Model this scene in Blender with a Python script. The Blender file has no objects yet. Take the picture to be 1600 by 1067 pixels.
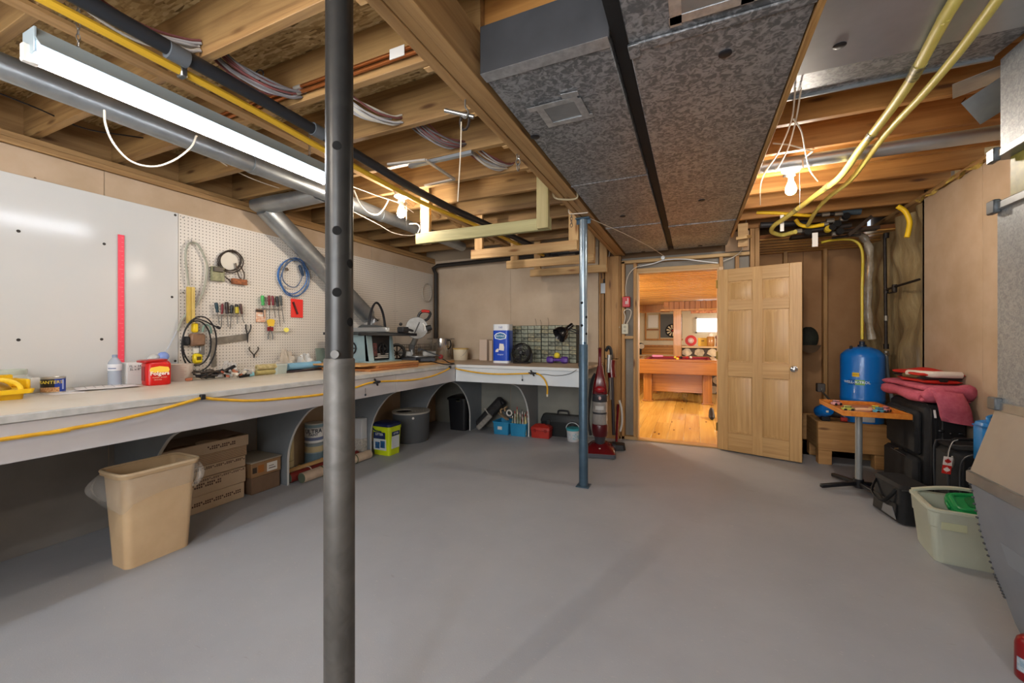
import bpy, bmesh, math, random
from mathutils import Vector, Matrix, Euler
R = math.radians
random.seed(7)
SC = bpy.context.scene
COL = SC.collection

# ------------------------------------------------------------------ camera, world, exposure
YAW, F, HC, HZ = R(24.0), 636.0, 1.26, 527.0
cam = bpy.data.cameras.new('camera')
cam.sensor_width = 36.0
cam.lens = F / 1600.0 * 36.0
cam.shift_y = (HZ - 533.5) / 1600.0
cam.clip_start = 0.02
cam_ob = bpy.data.objects.new('camera', cam)
COL.objects.link(cam_ob)
cam_ob.location = (0, 0, HC)
cam_ob.rotation_euler = (R(90), 0, YAW)
SC.camera = cam_ob

world = bpy.data.worlds.new('world')
SC.world = world
world.use_nodes = True
world.node_tree.nodes['Background'].inputs[0].default_value = (0.75, 0.85, 1.0, 1)
world.node_tree.nodes['Background'].inputs[1].default_value = 0.6

SC.view_settings.view_transform = 'Standard'
SC.view_settings.look = 'None'
SC.view_settings.gamma = 1.0
SC.view_settings.use_curve_mapping = False
SC.view_settings.exposure = 0.85

# strengths of the seen lamps and of the added rear fill (built further down)
TUBE_W, BULB_W, REAR_FILL_TUBE_W, REAR_FILL_BULB_W, POT_W = 24.0, 330.0, 44.0, 660.0, 60.0

# soft area lights added as fill behind the camera, no fixtures of the room
for nm, loc, rot, size, sy, watts, col in (('rear_fill_bounce', (-.6, -2.0, 1.25), (R(140), 0, R(4)), 2.2, 1.2, 58.0, (.95, .97, 1.0)),
                                           ('rear_fill_front', (-.4, -3.2, 1.95), (R(82), 0, R(5)), 3.0, 1.0, 26.0, (.92, .96, 1.0))):
    la = bpy.data.lights.new(nm, 'AREA')
    la.shape = 'RECTANGLE'; la.size = size; la.size_y = sy; la.energy = watts; la.color = col
    la.spread = R(125)
    lo_ = bpy.data.objects.new(nm, la); COL.objects.link(lo_)
    lo_.location = loc; lo_.rotation_euler = rot

# unseen point lights added to brighten the game room, either side of its doorway
for nm, loc, watts in (('game_room_fill', (2.2, 7.4, 1.7), 135.0), ('game_room_fill_2', (-2.2, 7.2, 1.7), 120.0), ('game_room_fill_3', (2.6, 11.6, 1.6), 60.0)):
    la = bpy.data.lights.new(nm, 'POINT')
    la.energy = watts; la.color = (1.0, .90, .74); la.shadow_soft_size = .25
    lo_ = bpy.data.objects.new(nm, la); COL.objects.link(lo_)
    lo_.location = loc

CS, SN = math.cos(YAW), math.sin(YAW)


def ray(u, v):
    c = (u - 800.0) / F
    return Vector((CS * c - SN, SN * c + CS, -(v - HZ) / F))


def PX(u, v, x):
    r = ray(u, v); t = x / r.x
    return Vector((x, r.y * t, HC + r.z * t))


def PY(u, v, y):
    r = ray(u, v); t = y / r.y
    return Vector((r.x * t, y, HC + r.z * t))


def PZ(u, v, z):
    r = ray(u, v); t = (z - HC) / r.z
    return Vector((r.x * t, r.y * t, z))


# ------------------------------------------------------------------ mesh builder
class M:
    def __init__(s):
        s.v, s.f, s.mi, s.cur = [], [], [], 0

    def add(s, vs, fs):
        b = len(s.v)
        s.v += [tuple(p) for p in vs]
        s.f += [tuple(b + i for i in f) for f in fs]
        s.mi += [s.cur] * len(fs)
        return s

    def xf(s, mtx, start=0):
        for i in range(start, len(s.v)):
            s.v[i] = tuple(mtx @ Vector(s.v[i]))
        return s

    def box(s, x0, x1, y0, y1, z0, z1, b=0.0):
        x0, x1 = min(x0, x1), max(x0, x1); y0, y1 = min(y0, y1), max(y0, y1); z0, z1 = min(z0, z1), max(z0, z1)
        if b <= 0:
            vs = [(x, y, z) for x in (x0, x1) for y in (y0, y1) for z in (z0, z1)]
            return s.add(vs, [(0, 1, 3, 2), (4, 6, 7, 5), (0, 4, 5, 1), (2, 3, 7, 6), (0, 2, 6, 4), (1, 5, 7, 3)])
        b = min(b, (x1 - x0) * .49, (y1 - y0) * .49, (z1 - z0) * .49)
        lo, hi = (x0, y0, z0), (x1, y1, z1)
        vs, idx = [], {}
        for sx in (0, 1):
            for sy in (0, 1):
                for sz in (0, 1):
                    sg = (sx, sy, sz)
                    for a in range(3):
                        p = []
                        for k in range(3):
                            base = hi[k] if sg[k] else lo[k]
                            if k != a:
                                base += -b if sg[k] else b
                            p.append(base)
                        idx[(sg, a)] = len(vs); vs.append(tuple(p))
        fs = []
        for a in range(3):
            o1, o2 = [(1, 2), (2, 0), (0, 1)][a]
            for sd in (0, 1):
                q = []
                for (p, r) in ((0, 0), (1, 0), (1, 1), (0, 1)):
                    g = [0, 0, 0]; g[a] = sd; g[o1] = p; g[o2] = r
                    q.append(idx[(tuple(g), a)])
                fs.append(q if sd else q[::-1])
            # edges along axis a
            for p in (0, 1):
                for r in (0, 1):
                    g0 = [0, 0, 0]; g0[o1] = p; g0[o2] = r; g1 = list(g0); g1[a] = 1
                    g0, g1 = tuple(g0), tuple(g1)
                    q = [idx[(g0, o1)], idx[(g1, o1)], idx[(g1, o2)], idx[(g0, o2)]]
                    fs.append(q if p != r else q[::-1])
        for g in [(x, y, z) for x in (0, 1) for y in (0, 1) for z in (0, 1)]:
            t = [idx[(g, 0)], idx[(g, 1)], idx[(g, 2)]]
            fs.append(t if sum(g) % 2 else t[::-1])
        return s.add(vs, fs)

    def obox(s, c, size, rot=(0, 0, 0), b=0.0):
        n = len(s.v)
        s.box(-size[0] / 2, size[0] / 2, -size[1] / 2, size[1] / 2, -size[2] / 2, size[2] / 2, b)
        return s.xf(Matrix.Translation(Vector(c)) @ Euler(rot).to_matrix().to_4x4(), n)

    def bar(s, p0, p1, w, h, up=(0, 0, 1), b=0.0):
        p0, p1 = Vector(p0), Vector(p1)
        d = p1 - p0; L = d.length; d.normalize()
        sd = d.cross(Vector(up))
        if sd.length < 1e-5:
            sd = d.cross(Vector((0, 1, 0)))
        sd.normalize(); u = sd.cross(d)
        m = Matrix((sd, d, u)).transposed().to_4x4(); m.translation = (p0 + p1) / 2
        n = len(s.v)
        s.box(-w / 2, w / 2, -L / 2, L / 2, -h / 2, h / 2, b)
        return s.xf(m, n)

    def ring_loft(s, rings, closed=True, cap0=True, cap1=True):
        n = len(rings[0]); b = len(s.v)
        vs = [p for r in rings for p in r]
        fs = []
        k = n if closed else n - 1
        for i in range(len(rings) - 1):
            for j in range(k):
                a, c = i * n + j, i * n + (j + 1) % n
                fs.append((a, c, c + n, a + n))
        if cap0: fs.append(tuple(range(n - 1, -1, -1)))
        if cap1: fs.append(tuple(range((len(rings) - 1) * n, len(rings) * n)))
        return s.add(vs, fs)

    def tube(s, pts, r, seg=8, sm=0, closed=False, cap=True, flat=1.0):
        pts = [Vector(p) for p in pts]
        if sm:
            pts = crom(pts, sm, closed)
        n = len(pts)
        rr = r if callable(r) else (lambda t: r)
        tang = []
        for i in range(n):
            a = pts[i - 1] if (i > 0 or closed) else pts[0]
            c = pts[(i + 1) % n] if (i < n - 1 or closed) else pts[-1]
            t = c - a
            tang.append(t.normalized() if t.length > 1e-9 else Vector((0, 0, 1)))
        ref = Vector((0, 0, 1)) if abs(tang[0].z) < .9 else Vector((1, 0, 0))
        nrm = (ref - tang[0] * ref.dot(tang[0])).normalized()
        rings = []
        for i in range(n):
            nrm = nrm - tang[i] * nrm.dot(tang[i])
            if nrm.length < 1e-6:
                nrm = tang[i].orthogonal()
            nrm.normalize()
            bn = tang[i].cross(nrm)
            q = rr(i / max(1, n - 1))
            rings.append([pts[i] + nrm * (math.cos(2 * math.pi * j / seg) * q) + bn * (math.sin(2 * math.pi * j / seg) * q * flat) for j in range(seg)])
        if closed:
            rings.append(rings[0]); cap = False
        return s.ring_loft(rings, True, cap, cap)

    def cyl(s, p0, p1, r, r2=None, seg=20, cap=True):
        p0, p1 = Vector(p0), Vector(p1)
        r2 = r if r2 is None else r2
        d = (p1 - p0).normalized(); n = d.orthogonal().normalized(); bn = d.cross(n)
        rg = lambda c, q: [c + n * (math.cos(2 * math.pi * j / seg) * q) + bn * (math.sin(2 * math.pi * j / seg) * q) for j in range(seg)]
        return s.ring_loft([rg(p0, r), rg(p1, r2)], True, cap, cap)

    def lathe(s, prof, c=(0, 0, 0), seg=28, sx=1.0, sy=1.0, cap=True):
        c = Vector(c)
        rings = [[c + Vector((math.cos(2 * math.pi * j / seg) * r * sx, math.sin(2 * math.pi * j / seg) * r * sy, z)) for j in range(seg)] for r, z in prof]
        return s.ring_loft(rings, True, cap, cap)

    def prism(s, poly, axis, a, b):
        def pt(p, w):
            return {'x': (w, p[0], p[1]), 'y': (p[0], w, p[1]), 'z': (p[0], p[1], w)}[axis]
        n = len(poly)
        vs = [pt(p, a) for p in poly] + [pt(p, b) for p in poly]
        fs = [tuple(range(n - 1, -1, -1)), tuple(range(n, 2 * n))] + [(i, (i + 1) % n, n + (i + 1) % n, n + i) for i in range(n)]
        return s.add(vs, fs)

    def sph(s, c, r, seg=16, ring=10):
        rx, ry, rz = (r, r, r) if not hasattr(r, '__len__') else r
        prof = [(math.sin(math.pi * i / ring), -math.cos(math.pi * i / ring)) for i in range(1, ring)]
        c = Vector(c)
        rings = [[c + Vector((math.cos(2 * math.pi * j / seg) * a * rx, math.sin(2 * math.pi * j / seg) * a * ry, z * rz)) for j in range(seg)] for a, z in prof]
        return s.ring_loft(rings)

    def rbox(s, x0, x1, y0, y1, z0, z1, r, seg=4, taper=0.0):
        """box with rounded vertical edges; the top grows outward by taper"""
        rings = []
        for z, e in ((z0, 0.0), (z1, taper)):
            rings.append(rrect(x0 - e, x1 + e, y0 - e, y1 + e, r, seg, z))
        return s.ring_loft(rings)

    def grid(s, fn, nu, nv):
        vs = [fn(i / nu, j / nv) for i in range(nu + 1) for j in range(nv + 1)]
        fs = [(i * (nv + 1) + j, (i + 1) * (nv + 1) + j, (i + 1) * (nv + 1) + j + 1, i * (nv + 1) + j + 1) for i in range(nu) for j in range(nv)]
        return s.add(vs, fs)


def rrect(x0, x1, y0, y1, r, seg, z):
    out = []
    for cx, cy, a0 in ((x1 - r, y1 - r, 0), (x0 + r, y1 - r, 90), (x0 + r, y0 + r, 180), (x1 - r, y0 + r, 270)):
        for k in range(seg + 1):
            a = R(a0 + 90 * k / seg)
            out.append(Vector((cx + r * math.cos(a), cy + r * math.sin(a), z)))
    return out


def crom(pts, n, closed=False):
    out = []
    L = len(pts)
    for i in range(L if closed else L - 1):
        p1, p2 = pts[i], pts[(i + 1) % L]
        p0 = pts[i - 1] if (i > 0 or closed) else p1 * 2 - p2
        p3 = pts[(i + 2) % L] if (i + 2 < L or closed) else p2 * 2 - p1
        for k in range(n):
            t = k / n
            out.append(0.5 * ((2 * p1) + (p2 - p0) * t + (2 * p0 - 5 * p1 + 4 * p2 - p3) * t * t + (3 * p1 - p0 - 3 * p2 + p3) * t ** 3))
    if not closed:
        out.append(pts[-1])
    return out


TM = {}


def mesh_of(m, mats, smooth=40):
    me = bpy.data.meshes.new('mesh')
    me.from_pydata(m.v, [], m.f)
    if not isinstance(mats, (list, tuple)) or len(mats) == 1:
        bm = bmesh.new(); bm.from_mesh(me)
        bmesh.ops.recalc_face_normals(bm, faces=bm.faces)
        bm.to_mesh(me); bm.free()
    if not isinstance(mats, (list, tuple)):
        mats = [mats]
    for k in mats:
        me.materials.append(k)
    if len(mats) > 1:
        me.polygons.foreach_set('material_index', m.mi)
    if smooth:
        me.polygons.foreach_set('use_smooth', [True] * len(me.polygons))
        me.set_sharp_from_angle(angle=R(smooth))
    me.update()
    return me


def obj(name, m, mats, parent=None, w=False, smooth=40, loc=None, **props):
    """one mesh object. parent: local coordinates unless w (world). no parent: recentred on its base."""
    if parent is not None and w:
        m.xf(TM[parent.name].inverted())
    at = None
    if parent is None and m.v:
        xs, ys, zs = zip(*m.v)
        at = Vector(((min(xs) + max(xs)) / 2, (min(ys) + max(ys)) / 2, min(zs)))
        m.xf(Matrix.Translation(-at))
    o = bpy.data.objects.new(name, mesh_of(m, mats, smooth))
    COL.objects.link(o)
    if at is not None:
        o.location = at
        TM[o.name] = Matrix.Translation(at)
    if parent is not None:
        o.parent = parent
        mm = TM[parent.name]
        if loc is not None:
            o.location = loc
            mm = mm @ Matrix.Translation(Vector(loc))
        TM[o.name] = mm
    for k, v in props.items():
        o[k] = v
    return o


def thing(name, label, cat, loc=(0, 0, 0), rz=0.0, group=None, rot=None):
    o = bpy.data.objects.new(name, None)
    COL.objects.link(o)
    o.empty_display_size = .1
    o.location = loc
    o.rotation_euler = rot if rot else (0, 0, rz)
    TM[o.name] = Matrix.Translation(Vector(loc)) @ Euler(o.rotation_euler).to_matrix().to_4x4()
    o['label'] = label; o['category'] = cat
    if group: o['group'] = group
    return o


def single(name, m, mats, label, cat, group=None, smooth=40):
    o = obj(name, m, mats, smooth=smooth)
    o['label'] = label; o['category'] = cat
    if group: o['group'] = group
    return o


def struct(name, m, mats, parent=None, smooth=40):
    o = bpy.data.objects.new(name, mesh_of(m, mats, smooth) if m is not None else None)
    COL.objects.link(o)
    TM[o.name] = Matrix.Identity(4)
    if parent is not None:
        o.parent = parent
    else:
        o['kind'] = 'structure'
    return o


def kids(o):
    return [c for c in bpy.data.objects if c.parent == o]


def dup(root, loc, rz=None, label=None, group=None):
    def cp(o, p):
        c = o.copy(); COL.objects.link(c)
        if p is not None: c.parent = p
        for ch in kids(o): cp(ch, c)
        return c
    r = cp(root, None)
    r.location = loc
    if rz is not None: r.rotation_euler = (0, 0, rz)
    if label: r['label'] = label
    if group: r['group'] = group
    TM[r.name] = Matrix.Translation(Vector(loc)) @ Euler(r.rotation_euler).to_matrix().to_4x4()
    return r


def text(name, body, size, m, parent, loc, rot, wrap=0.0, ext=0.0004, sx=1.0, bold=0.0):
    """lettering as a mesh part of parent; wrap: radius of the cylinder it is printed on"""
    cu = bpy.data.curves.new('t', 'FONT')
    cu.body = body; cu.size = size; cu.align_x = 'CENTER'; cu.align_y = 'CENTER'
    cu.extrude = ext; cu.resolution_u = 2; cu.offset = bold
    t = bpy.data.objects.new('t', cu)
    me = bpy.data.meshes.new_from_object(t)
    bpy.data.objects.remove(t)
    for v in me.vertices:
        x, y, z = v.co
        x *= sx
        if wrap:
            a = x / wrap
            v.co = (math.sin(a) * (wrap + z), y, math.cos(a) * (wrap + z) - wrap)
        else:
            v.co = (x, y, z)
    me.materials.clear(); me.materials.append(m)
    o = bpy.data.objects.new(name, me)
    COL.objects.link(o)
    o.parent = parent
    o.location = loc
    o.rotation_euler = rot
    return o


# ------------------------------------------------------------------ materials
def H(h):
    c = [int(h[i:i + 2], 16) / 255 for i in (0, 2, 4)]
    return tuple(x / 12.92 if x <= .04045 else ((x + .055) / 1.055) ** 2.4 for x in c) + (1.0,)


def newmat(n):
    m = bpy.data.materials.new(n)
    m.use_nodes = True
    nt = m.node_tree
    return m, nt, nt.nodes['Principled BSDF']


def nd(nt, typ, **kw):
    n = nt.nodes.new(typ)
    for k, v in kw.items():
        if k.startswith('_'):
            setattr(n, k[1:], v)
        else:
            n.inputs[k.replace('__', ' ')].default_value = v
    return n


def ramp(nt, fac, stops, mode='LINEAR'):
    r = nt.nodes.new('ShaderNodeValToRGB')
    r.color_ramp.interpolation = mode
    el = r.color_ramp.elements
    while len(el) < len(stops): el.new(.5)
    for e, (p, c) in zip(el, stops):
        e.position = p; e.color = H(c) if isinstance(c, str) else c
    nt.links.new(fac, r.inputs[0])
    return r


def bumpn(nt, fac, b, strength, dist=.002):
    k = nd(nt, 'ShaderNodeBump', Strength=strength, Distance=dist)
    nt.links.new(fac, k.inputs['Height'])
    nt.links.new(k.outputs[0], b.inputs['Normal'])


def mapped(nt, scale=(1, 1, 1), rot=(0, 0, 0), rnd=False):
    tc = nt.nodes.new('ShaderNodeTexCoord')
    mp = nd(nt, 'ShaderNodeMapping', Scale=scale, Rotation=rot)
    out = tc.outputs['Object']
    if rnd:
        oi = nt.nodes.new('ShaderNodeObjectInfo')
        mu = nd(nt, 'ShaderNodeMath', _operation='MULTIPLY'); mu.inputs[1].default_value = 53.0
        nt.links.new(oi.outputs['Random'], mu.inputs[0])
        va = nd(nt, 'ShaderNodeVectorMath', _operation='ADD')
        nt.links.new(out, va.inputs[0]); nt.links.new(mu.outputs[0], va.inputs[1])
        out = va.outputs[0]
    nt.links.new(out, mp.inputs[0])
    return mp.outputs[0]


_cache = {}


def mat(h, rough=.5, metal=0.0, h2=None, vs=6.0, bump=0.0, bs=60.0, coat=0.0, alpha=1.0, trans=0.0, emit=0.0, lo=.35, hi=.65, sub=0.0, ior=1.45, det=4.0):
    key = (h, rough, metal, h2, vs, bump, bs, coat, alpha, trans, emit, lo, hi, sub, ior, det)
    if key in _cache: return _cache[key]
    m, nt, b = newmat('paint_' + h)
    b.inputs['Base Color'].default_value = H(h)
    b.inputs['Roughness'].default_value = rough
    b.inputs['Metallic'].default_value = metal
    b.inputs['Coat Weight'].default_value = coat
    b.inputs['Alpha'].default_value = alpha
    b.inputs['Transmission Weight'].default_value = trans
    b.inputs['IOR'].default_value = ior
    if emit:
        b.inputs['Emission Color'].default_value = H(h); b.inputs['Emission Strength'].default_value = emit
    if h2 or bump:
        co = mapped(nt)
    if h2:
        n = nd(nt, 'ShaderNodeTexNoise', Scale=vs, Detail=det, Roughness=.6)
        nt.links.new(co, n.inputs['Vector'])
        r = ramp(nt, n.outputs['Fac'], [(lo, h), (hi, h2)])
        nt.links.new(r.outputs[0], b.inputs['Base Color'])
    if bump:
        n = nd(nt, 'ShaderNodeTexNoise', Scale=bs, Detail=3.0)
        nt.links.new(co, n.inputs['Vector'])
        bumpn(nt, n.outputs['Fac'], b, bump)
    _cache[key] = m
    return m


def wood(n, h1, h2, axis='X', rough=.6, sc=1.0, knot=None, var=.25, coat=0.0):
    m, nt, b = newmat(n)
    s = {'X': (1.0, 22, 22), 'Y': (22, 1.0, 22), 'Z': (22, 22, 1.0)}[axis]
    co = mapped(nt, tuple(k * sc for k in s), rnd=True)
    no = nd(nt, 'ShaderNodeTexNoise', Scale=1.0, Detail=5.0, Roughness=.62, Distortion=.9)
    nt.links.new(co, no.inputs['Vector'])
    r = ramp(nt, no.outputs['Fac'], [(.32, h1), (.68, h2)])
    out = r.outputs[0]
    if knot:
        s2 = {'X': (2.2, 9, 9), 'Y': (9, 2.2, 9), 'Z': (9, 9, 2.2)}[axis]
        c2 = mapped(nt, s2, rnd=True)
        vo = nd(nt, 'ShaderNodeTexVoronoi', Scale=1.0)
        nt.links.new(c2, vo.inputs['Vector'])
        r2 = ramp(nt, vo.outputs['Distance'], [(.06, (1, 1, 1, 1)), (.16, (0, 0, 0, 1))])
        mx = nd(nt, 'ShaderNodeMix', _data_type='RGBA')
        nt.links.new(r2.outputs[0], mx.inputs[0]); nt.links.new(out, mx.inputs[6]); mx.inputs[7].default_value = H(knot)
        out = mx.outputs[2]
    oi = nt.nodes.new('ShaderNodeObjectInfo')
    mr = nd(nt, 'ShaderNodeMapRange'); mr.inputs[3].default_value = 1 - var; mr.inputs[4].default_value = 1 + var * .6
    nt.links.new(oi.outputs['Random'], mr.inputs[0])
    hs = nt.nodes.new('ShaderNodeHueSaturation')
    nt.links.new(mr.outputs[0], hs.inputs['Value']); nt.links.new(out, hs.inputs['Color'])
    nt.links.new(hs.outputs[0], b.inputs['Base Color'])
    b.inputs['Roughness'].default_value = rough
    b.inputs['Coat Weight'].default_value = coat
    bumpn(nt, no.outputs['Fac'], b, .25, .001)
    return m


def osb_mat():
    m, nt, b = newmat('strand_board')
    cols = []
    for rot, sc in ((0, (16, 95, 40)), (1.05, (15, 90, 40)), (2.2, (14, 95, 40))):
        co = mapped(nt, sc, (0, 0, rot))
        vo = nd(nt, 'ShaderNodeTexVoronoi', Scale=1.0)
        nt.links.new(co, vo.inputs['Vector'])
        sp = nt.nodes.new('ShaderNodeSeparateColor')
        nt.links.new(vo.outputs['Color'], sp.inputs[0])
        cols.append(sp.outputs[0])
    co = mapped(nt, (1, 1, 1))
    n1 = nd(nt, 'ShaderNodeTexNoise', Scale=14.0, Detail=2.0); nt.links.new(co, n1.inputs['Vector'])
    r1 = ramp(nt, n1.outputs['Fac'], [(.47, (0, 0, 0, 1)), (.53, (1, 1, 1, 1))])
    mx = nd(nt, 'ShaderNodeMix', _data_type='FLOAT')
    nt.links.new(r1.outputs[0], mx.inputs[0]); nt.links.new(cols[0], mx.inputs[2]); nt.links.new(cols[1], mx.inputs[3])
    n2 = nd(nt, 'ShaderNodeTexNoise', Scale=10.0, Detail=2.0); nt.links.new(mapped(nt, (1, 1, 1), (.3, .1, 2)), n2.inputs['Vector'])
    r2 = ramp(nt, n2.outputs['Fac'], [(.52, (0, 0, 0, 1)), (.58, (1, 1, 1, 1))])
    my = nd(nt, 'ShaderNodeMix', _data_type='FLOAT')
    nt.links.new(r2.outputs[0], my.inputs[0]); nt.links.new(mx.outputs[0], my.inputs[2]); nt.links.new(cols[2], my.inputs[3])
    r = ramp(nt, my.outputs[0], [(0, '6e5732'), (.13, '9a7f50'), (.5, 'b89d6c'), (.8, 'c8b080'), (1, 'd6c193')])
    nt.links.new(r.outputs[0], b.inputs['Base Color'])
    b.inputs['Roughness'].default_value = .75
    bumpn(nt, my.outputs[0], b, .3, .002)
    return m


def spangle(n, dark, light, scale=55.0, metal=.75, rough=.42, lo=.45, hi=.56):
    """galvanised sheet: crystalline blotches"""
    m, nt, b = newmat(n)
    co = mapped(nt)
    n1 = nd(nt, 'ShaderNodeTexNoise', Scale=scale, Detail=2.0, Roughness=.5, Distortion=1.2); nt.links.new(co, n1.inputs['Vector'])
    n2 = nd(nt, 'ShaderNodeTexNoise', Scale=3.0, Detail=2.0); nt.links.new(co, n2.inputs['Vector'])
    ad = nd(nt, 'ShaderNodeMath', _operation='MULTIPLY_ADD'); ad.inputs[1].default_value = .3
    nt.links.new(n2.outputs['Fac'], ad.inputs[0])
    sb = nd(nt, 'ShaderNodeMath', _operation='SUBTRACT'); sb.inputs[1].default_value = .15
    nt.links.new(n1.outputs['Fac'], sb.inputs[0]); nt.links.new(sb.outputs[0], ad.inputs[2])
    r = ramp(nt, ad.outputs[0], [(lo, dark), (hi, light)])
    nt.links.new(r.outputs[0], b.inputs['Base Color'])
    b.inputs['Metallic'].default_value = metal
    rr = nd(nt, 'ShaderNodeMapRange'); rr.inputs[3].default_value = rough + .1; rr.inputs[4].default_value = rough - .05
    nt.links.new(ad.outputs[0], rr.inputs[0]); nt.links.new(rr.outputs[0], b.inputs['Roughness'])
    return m


def floor_mat():
    m, nt, b = newmat('grey_floor_paint')
    co = mapped(nt)
    n1 = nd(nt, 'ShaderNodeTexNoise', Scale=1.3, Detail=5.0, Roughness=.65); nt.links.new(co, n1.inputs['Vector'])
    r = ramp(nt, n1.outputs['Fac'], [(.3, '989ba1'), (.7, 'a4a7ac')])
    n3 = nd(nt, 'ShaderNodeTexNoise', Scale=38.0, Detail=3.0, Distortion=.6); nt.links.new(mapped(nt, (1, 2.6, 1), (0, 0, .4)), n3.inputs['Vector'])
    r3 = ramp(nt, n3.outputs['Fac'], [(.66, (0, 0, 0, 1)), (.76, (.55, .55, .55, 1))])
    mx = nd(nt, 'ShaderNodeMix', _data_type='RGBA')
    nt.links.new(r3.outputs[0], mx.inputs[0]); nt.links.new(r.outputs[0], mx.inputs[6]); mx.inputs[7].default_value = H('bdb9b4')
    n4 = nd(nt, 'ShaderNodeTexNoise', Scale=7.0, Detail=4.0, Distortion=1.0); nt.links.new(mapped(nt, (1, 4, 1), (0, 0, -.35)), n4.inputs['Vector'])
    r4 = ramp(nt, n4.outputs['Fac'], [(.7, (0, 0, 0, 1)), (.78, (.45, .45, .45, 1))])
    m2 = nd(nt, 'ShaderNodeMix', _data_type='RGBA')
    nt.links.new(r4.outputs[0], m2.inputs[0]); nt.links.new(mx.outputs[2], m2.inputs[6]); m2.inputs[7].default_value = H('8a8783')
    nt.links.new(m2.outputs[2], b.inputs['Base Color'])
    b.inputs['Roughness'].default_value = .5
    n2 = nd(nt, 'ShaderNodeTexNoise', Scale=160.0, Detail=2.0); nt.links.new(co, n2.inputs['Vector'])
    bumpn(nt, n2.outputs['Fac'], b, .25, .002)
    return m


def peg_mat():
    """white hardboard drilled with small holes on a one inch grid (y along the board, z up)"""
    m, nt, b = newmat('pegboard')
    tc = nt.nodes.new('ShaderNodeTexCoord')
    vm = nd(nt, 'ShaderNodeVectorMath', _operation='SCALE'); vm.inputs['Scale'].default_value = 1 / .0254
    nt.links.new(tc.outputs['Object'], vm.inputs[0])
    fr = nd(nt, 'ShaderNodeVectorMath', _operation='FRACTION'); nt.links.new(vm.outputs[0], fr.inputs[0])
    sb = nd(nt, 'ShaderNodeVectorMath', _operation='SUBTRACT'); sb.inputs[1].default_value = (.5, .5, .5)
    nt.links.new(fr.outputs[0], sb.inputs[0])
    ml = nd(nt, 'ShaderNodeVectorMath', _operation='MULTIPLY'); ml.inputs[1].default_value = (0, 1, 1)
    nt.links.new(sb.outputs[0], ml.inputs[0])
    ln = nd(nt, 'ShaderNodeVectorMath', _operation='LENGTH'); nt.links.new(ml.outputs[0], ln.inputs[0])
    r = ramp(nt, ln.outputs['Value'], [(.125, '1d1712'), (.16, 'd0c9bf')])
    nt.links.new(r.outputs[0], b.inputs['Base Color'])
    b.inputs['Roughness'].default_value = .4
    bumpn(nt, r.outputs[0], b, .4, .003)
    return m


def poly_mat():
    m, nt, b = newmat('fibre_batts_under_plastic_film')
    n1 = nd(nt, 'ShaderNodeTexNoise', Scale=3.0, Detail=6.0, Roughness=.62); nt.links.new(mapped(nt, (1, 2.2, .45)), n1.inputs['Vector'])
    r = ramp(nt, n1.outputs['Fac'], [(.3, '7a6447'), (.5, '9c865f'), (.68, 'b9a67e')])
    nt.links.new(r.outputs[0], b.inputs['Base Color'])
    b.inputs['Roughness'].default_value = .35
    b.inputs['Coat Weight'].default_value = .5; b.inputs['Coat Roughness'].default_value = .18
    n2 = nd(nt, 'ShaderNodeTexNoise', Scale=8.0, Detail=4.0); nt.links.new(mapped(nt, (1, 1.8, .6)), n2.inputs['Vector'])
    bumpn(nt, n2.outputs['Fac'], b, .6, .03)
    return m


def emis(h, s):
    m, nt, b = newmat('glow_' + h)
    b.inputs['Base Color'].default_value = H(h)
    b.inputs['Emission Color'].default_value = H(h)
    b.inputs['Emission Strength'].default_value = s
    return m


# common materials
LUMX = wood('joist_lumber', '7d5c37', 'a78453', 'X', knot='5a3b1e', var=.24)
LUMX_WARM = wood('bulb_tinted_joist_lumber', '946029', 'b98445', 'X', knot='613a18', var=.14)  # same joist lumber, with the bulb's warm light put into its colour
LUMY = wood('beam_lumber', '8d693f', 'b48f5e', 'Y', knot='6b4522', var=.15)
LUMZ = wood('stud_lumber', '9a6f3f', 'c0935a', 'Z', knot='6a4320', var=.2)
LUMXW = wood('rack_lumber', 'ab8350', 'ccaa77', 'X', knot='8a5c30', var=.12)
LUMZW = wood('hanger_lumber', 'a87f4d', 'c9a673', 'Z', knot='8a5c30', var=.12)
OSB = osb_mat()
GALV_D = spangle('spangled_duct', '646668', '98999b', 40, .5, .42, .40, .60)
GALV = mat('a6aaad', .36, .7, 'b3b7b9', 4)
GALV_S = mat('8e9396', .38, .8, 'a5aaad', 5)
DUCT_END = mat('3f4042', .5, .4, '4a4b4e', 4)
TAPE = mat('b9bbbd', .32, .85, 'd8dadb', 30, bump=.5, bs=40)
DRY = mat('ab9479', .85, 0, 'b6a088', 3.5)
DRYG = mat('b5a28c', .85, 0, 'bfae99', 3)
GREYBRD = mat('8a8378', .8, 0, '968f84', 3)
BROWNB = mat('9a714a', .8, 0, 'a87f56', 2.5)
BLACK = mat('15151a', .5)
BLACKG = mat('101014', .25)
BLACKM = mat('1c1c1e', .75, 0, '2a2a2c', 30)
DARKIRON = mat('2b2624', .55, .5, '3b332e', 20)
WHITE = mat('dedbd4', .5)
WHITEP = mat('e8e4dc', .8)
CHROME = mat('c8c8c8', .18, 1.0)
STEEL = mat('9a9a98', .32, .9)
BRASS = mat('a98a4a', .35, .9)
YHOSE = mat('d9a92e', .42, 0, 'c89722', 12)
YPIPE = mat('d8c96a', .5, 0, 'cdbb58', 10)
YBRIGHT = mat('f0c420', .45)
BENCHG = mat('8f939c', .55, 0, '989ba3', 2.2)
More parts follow.
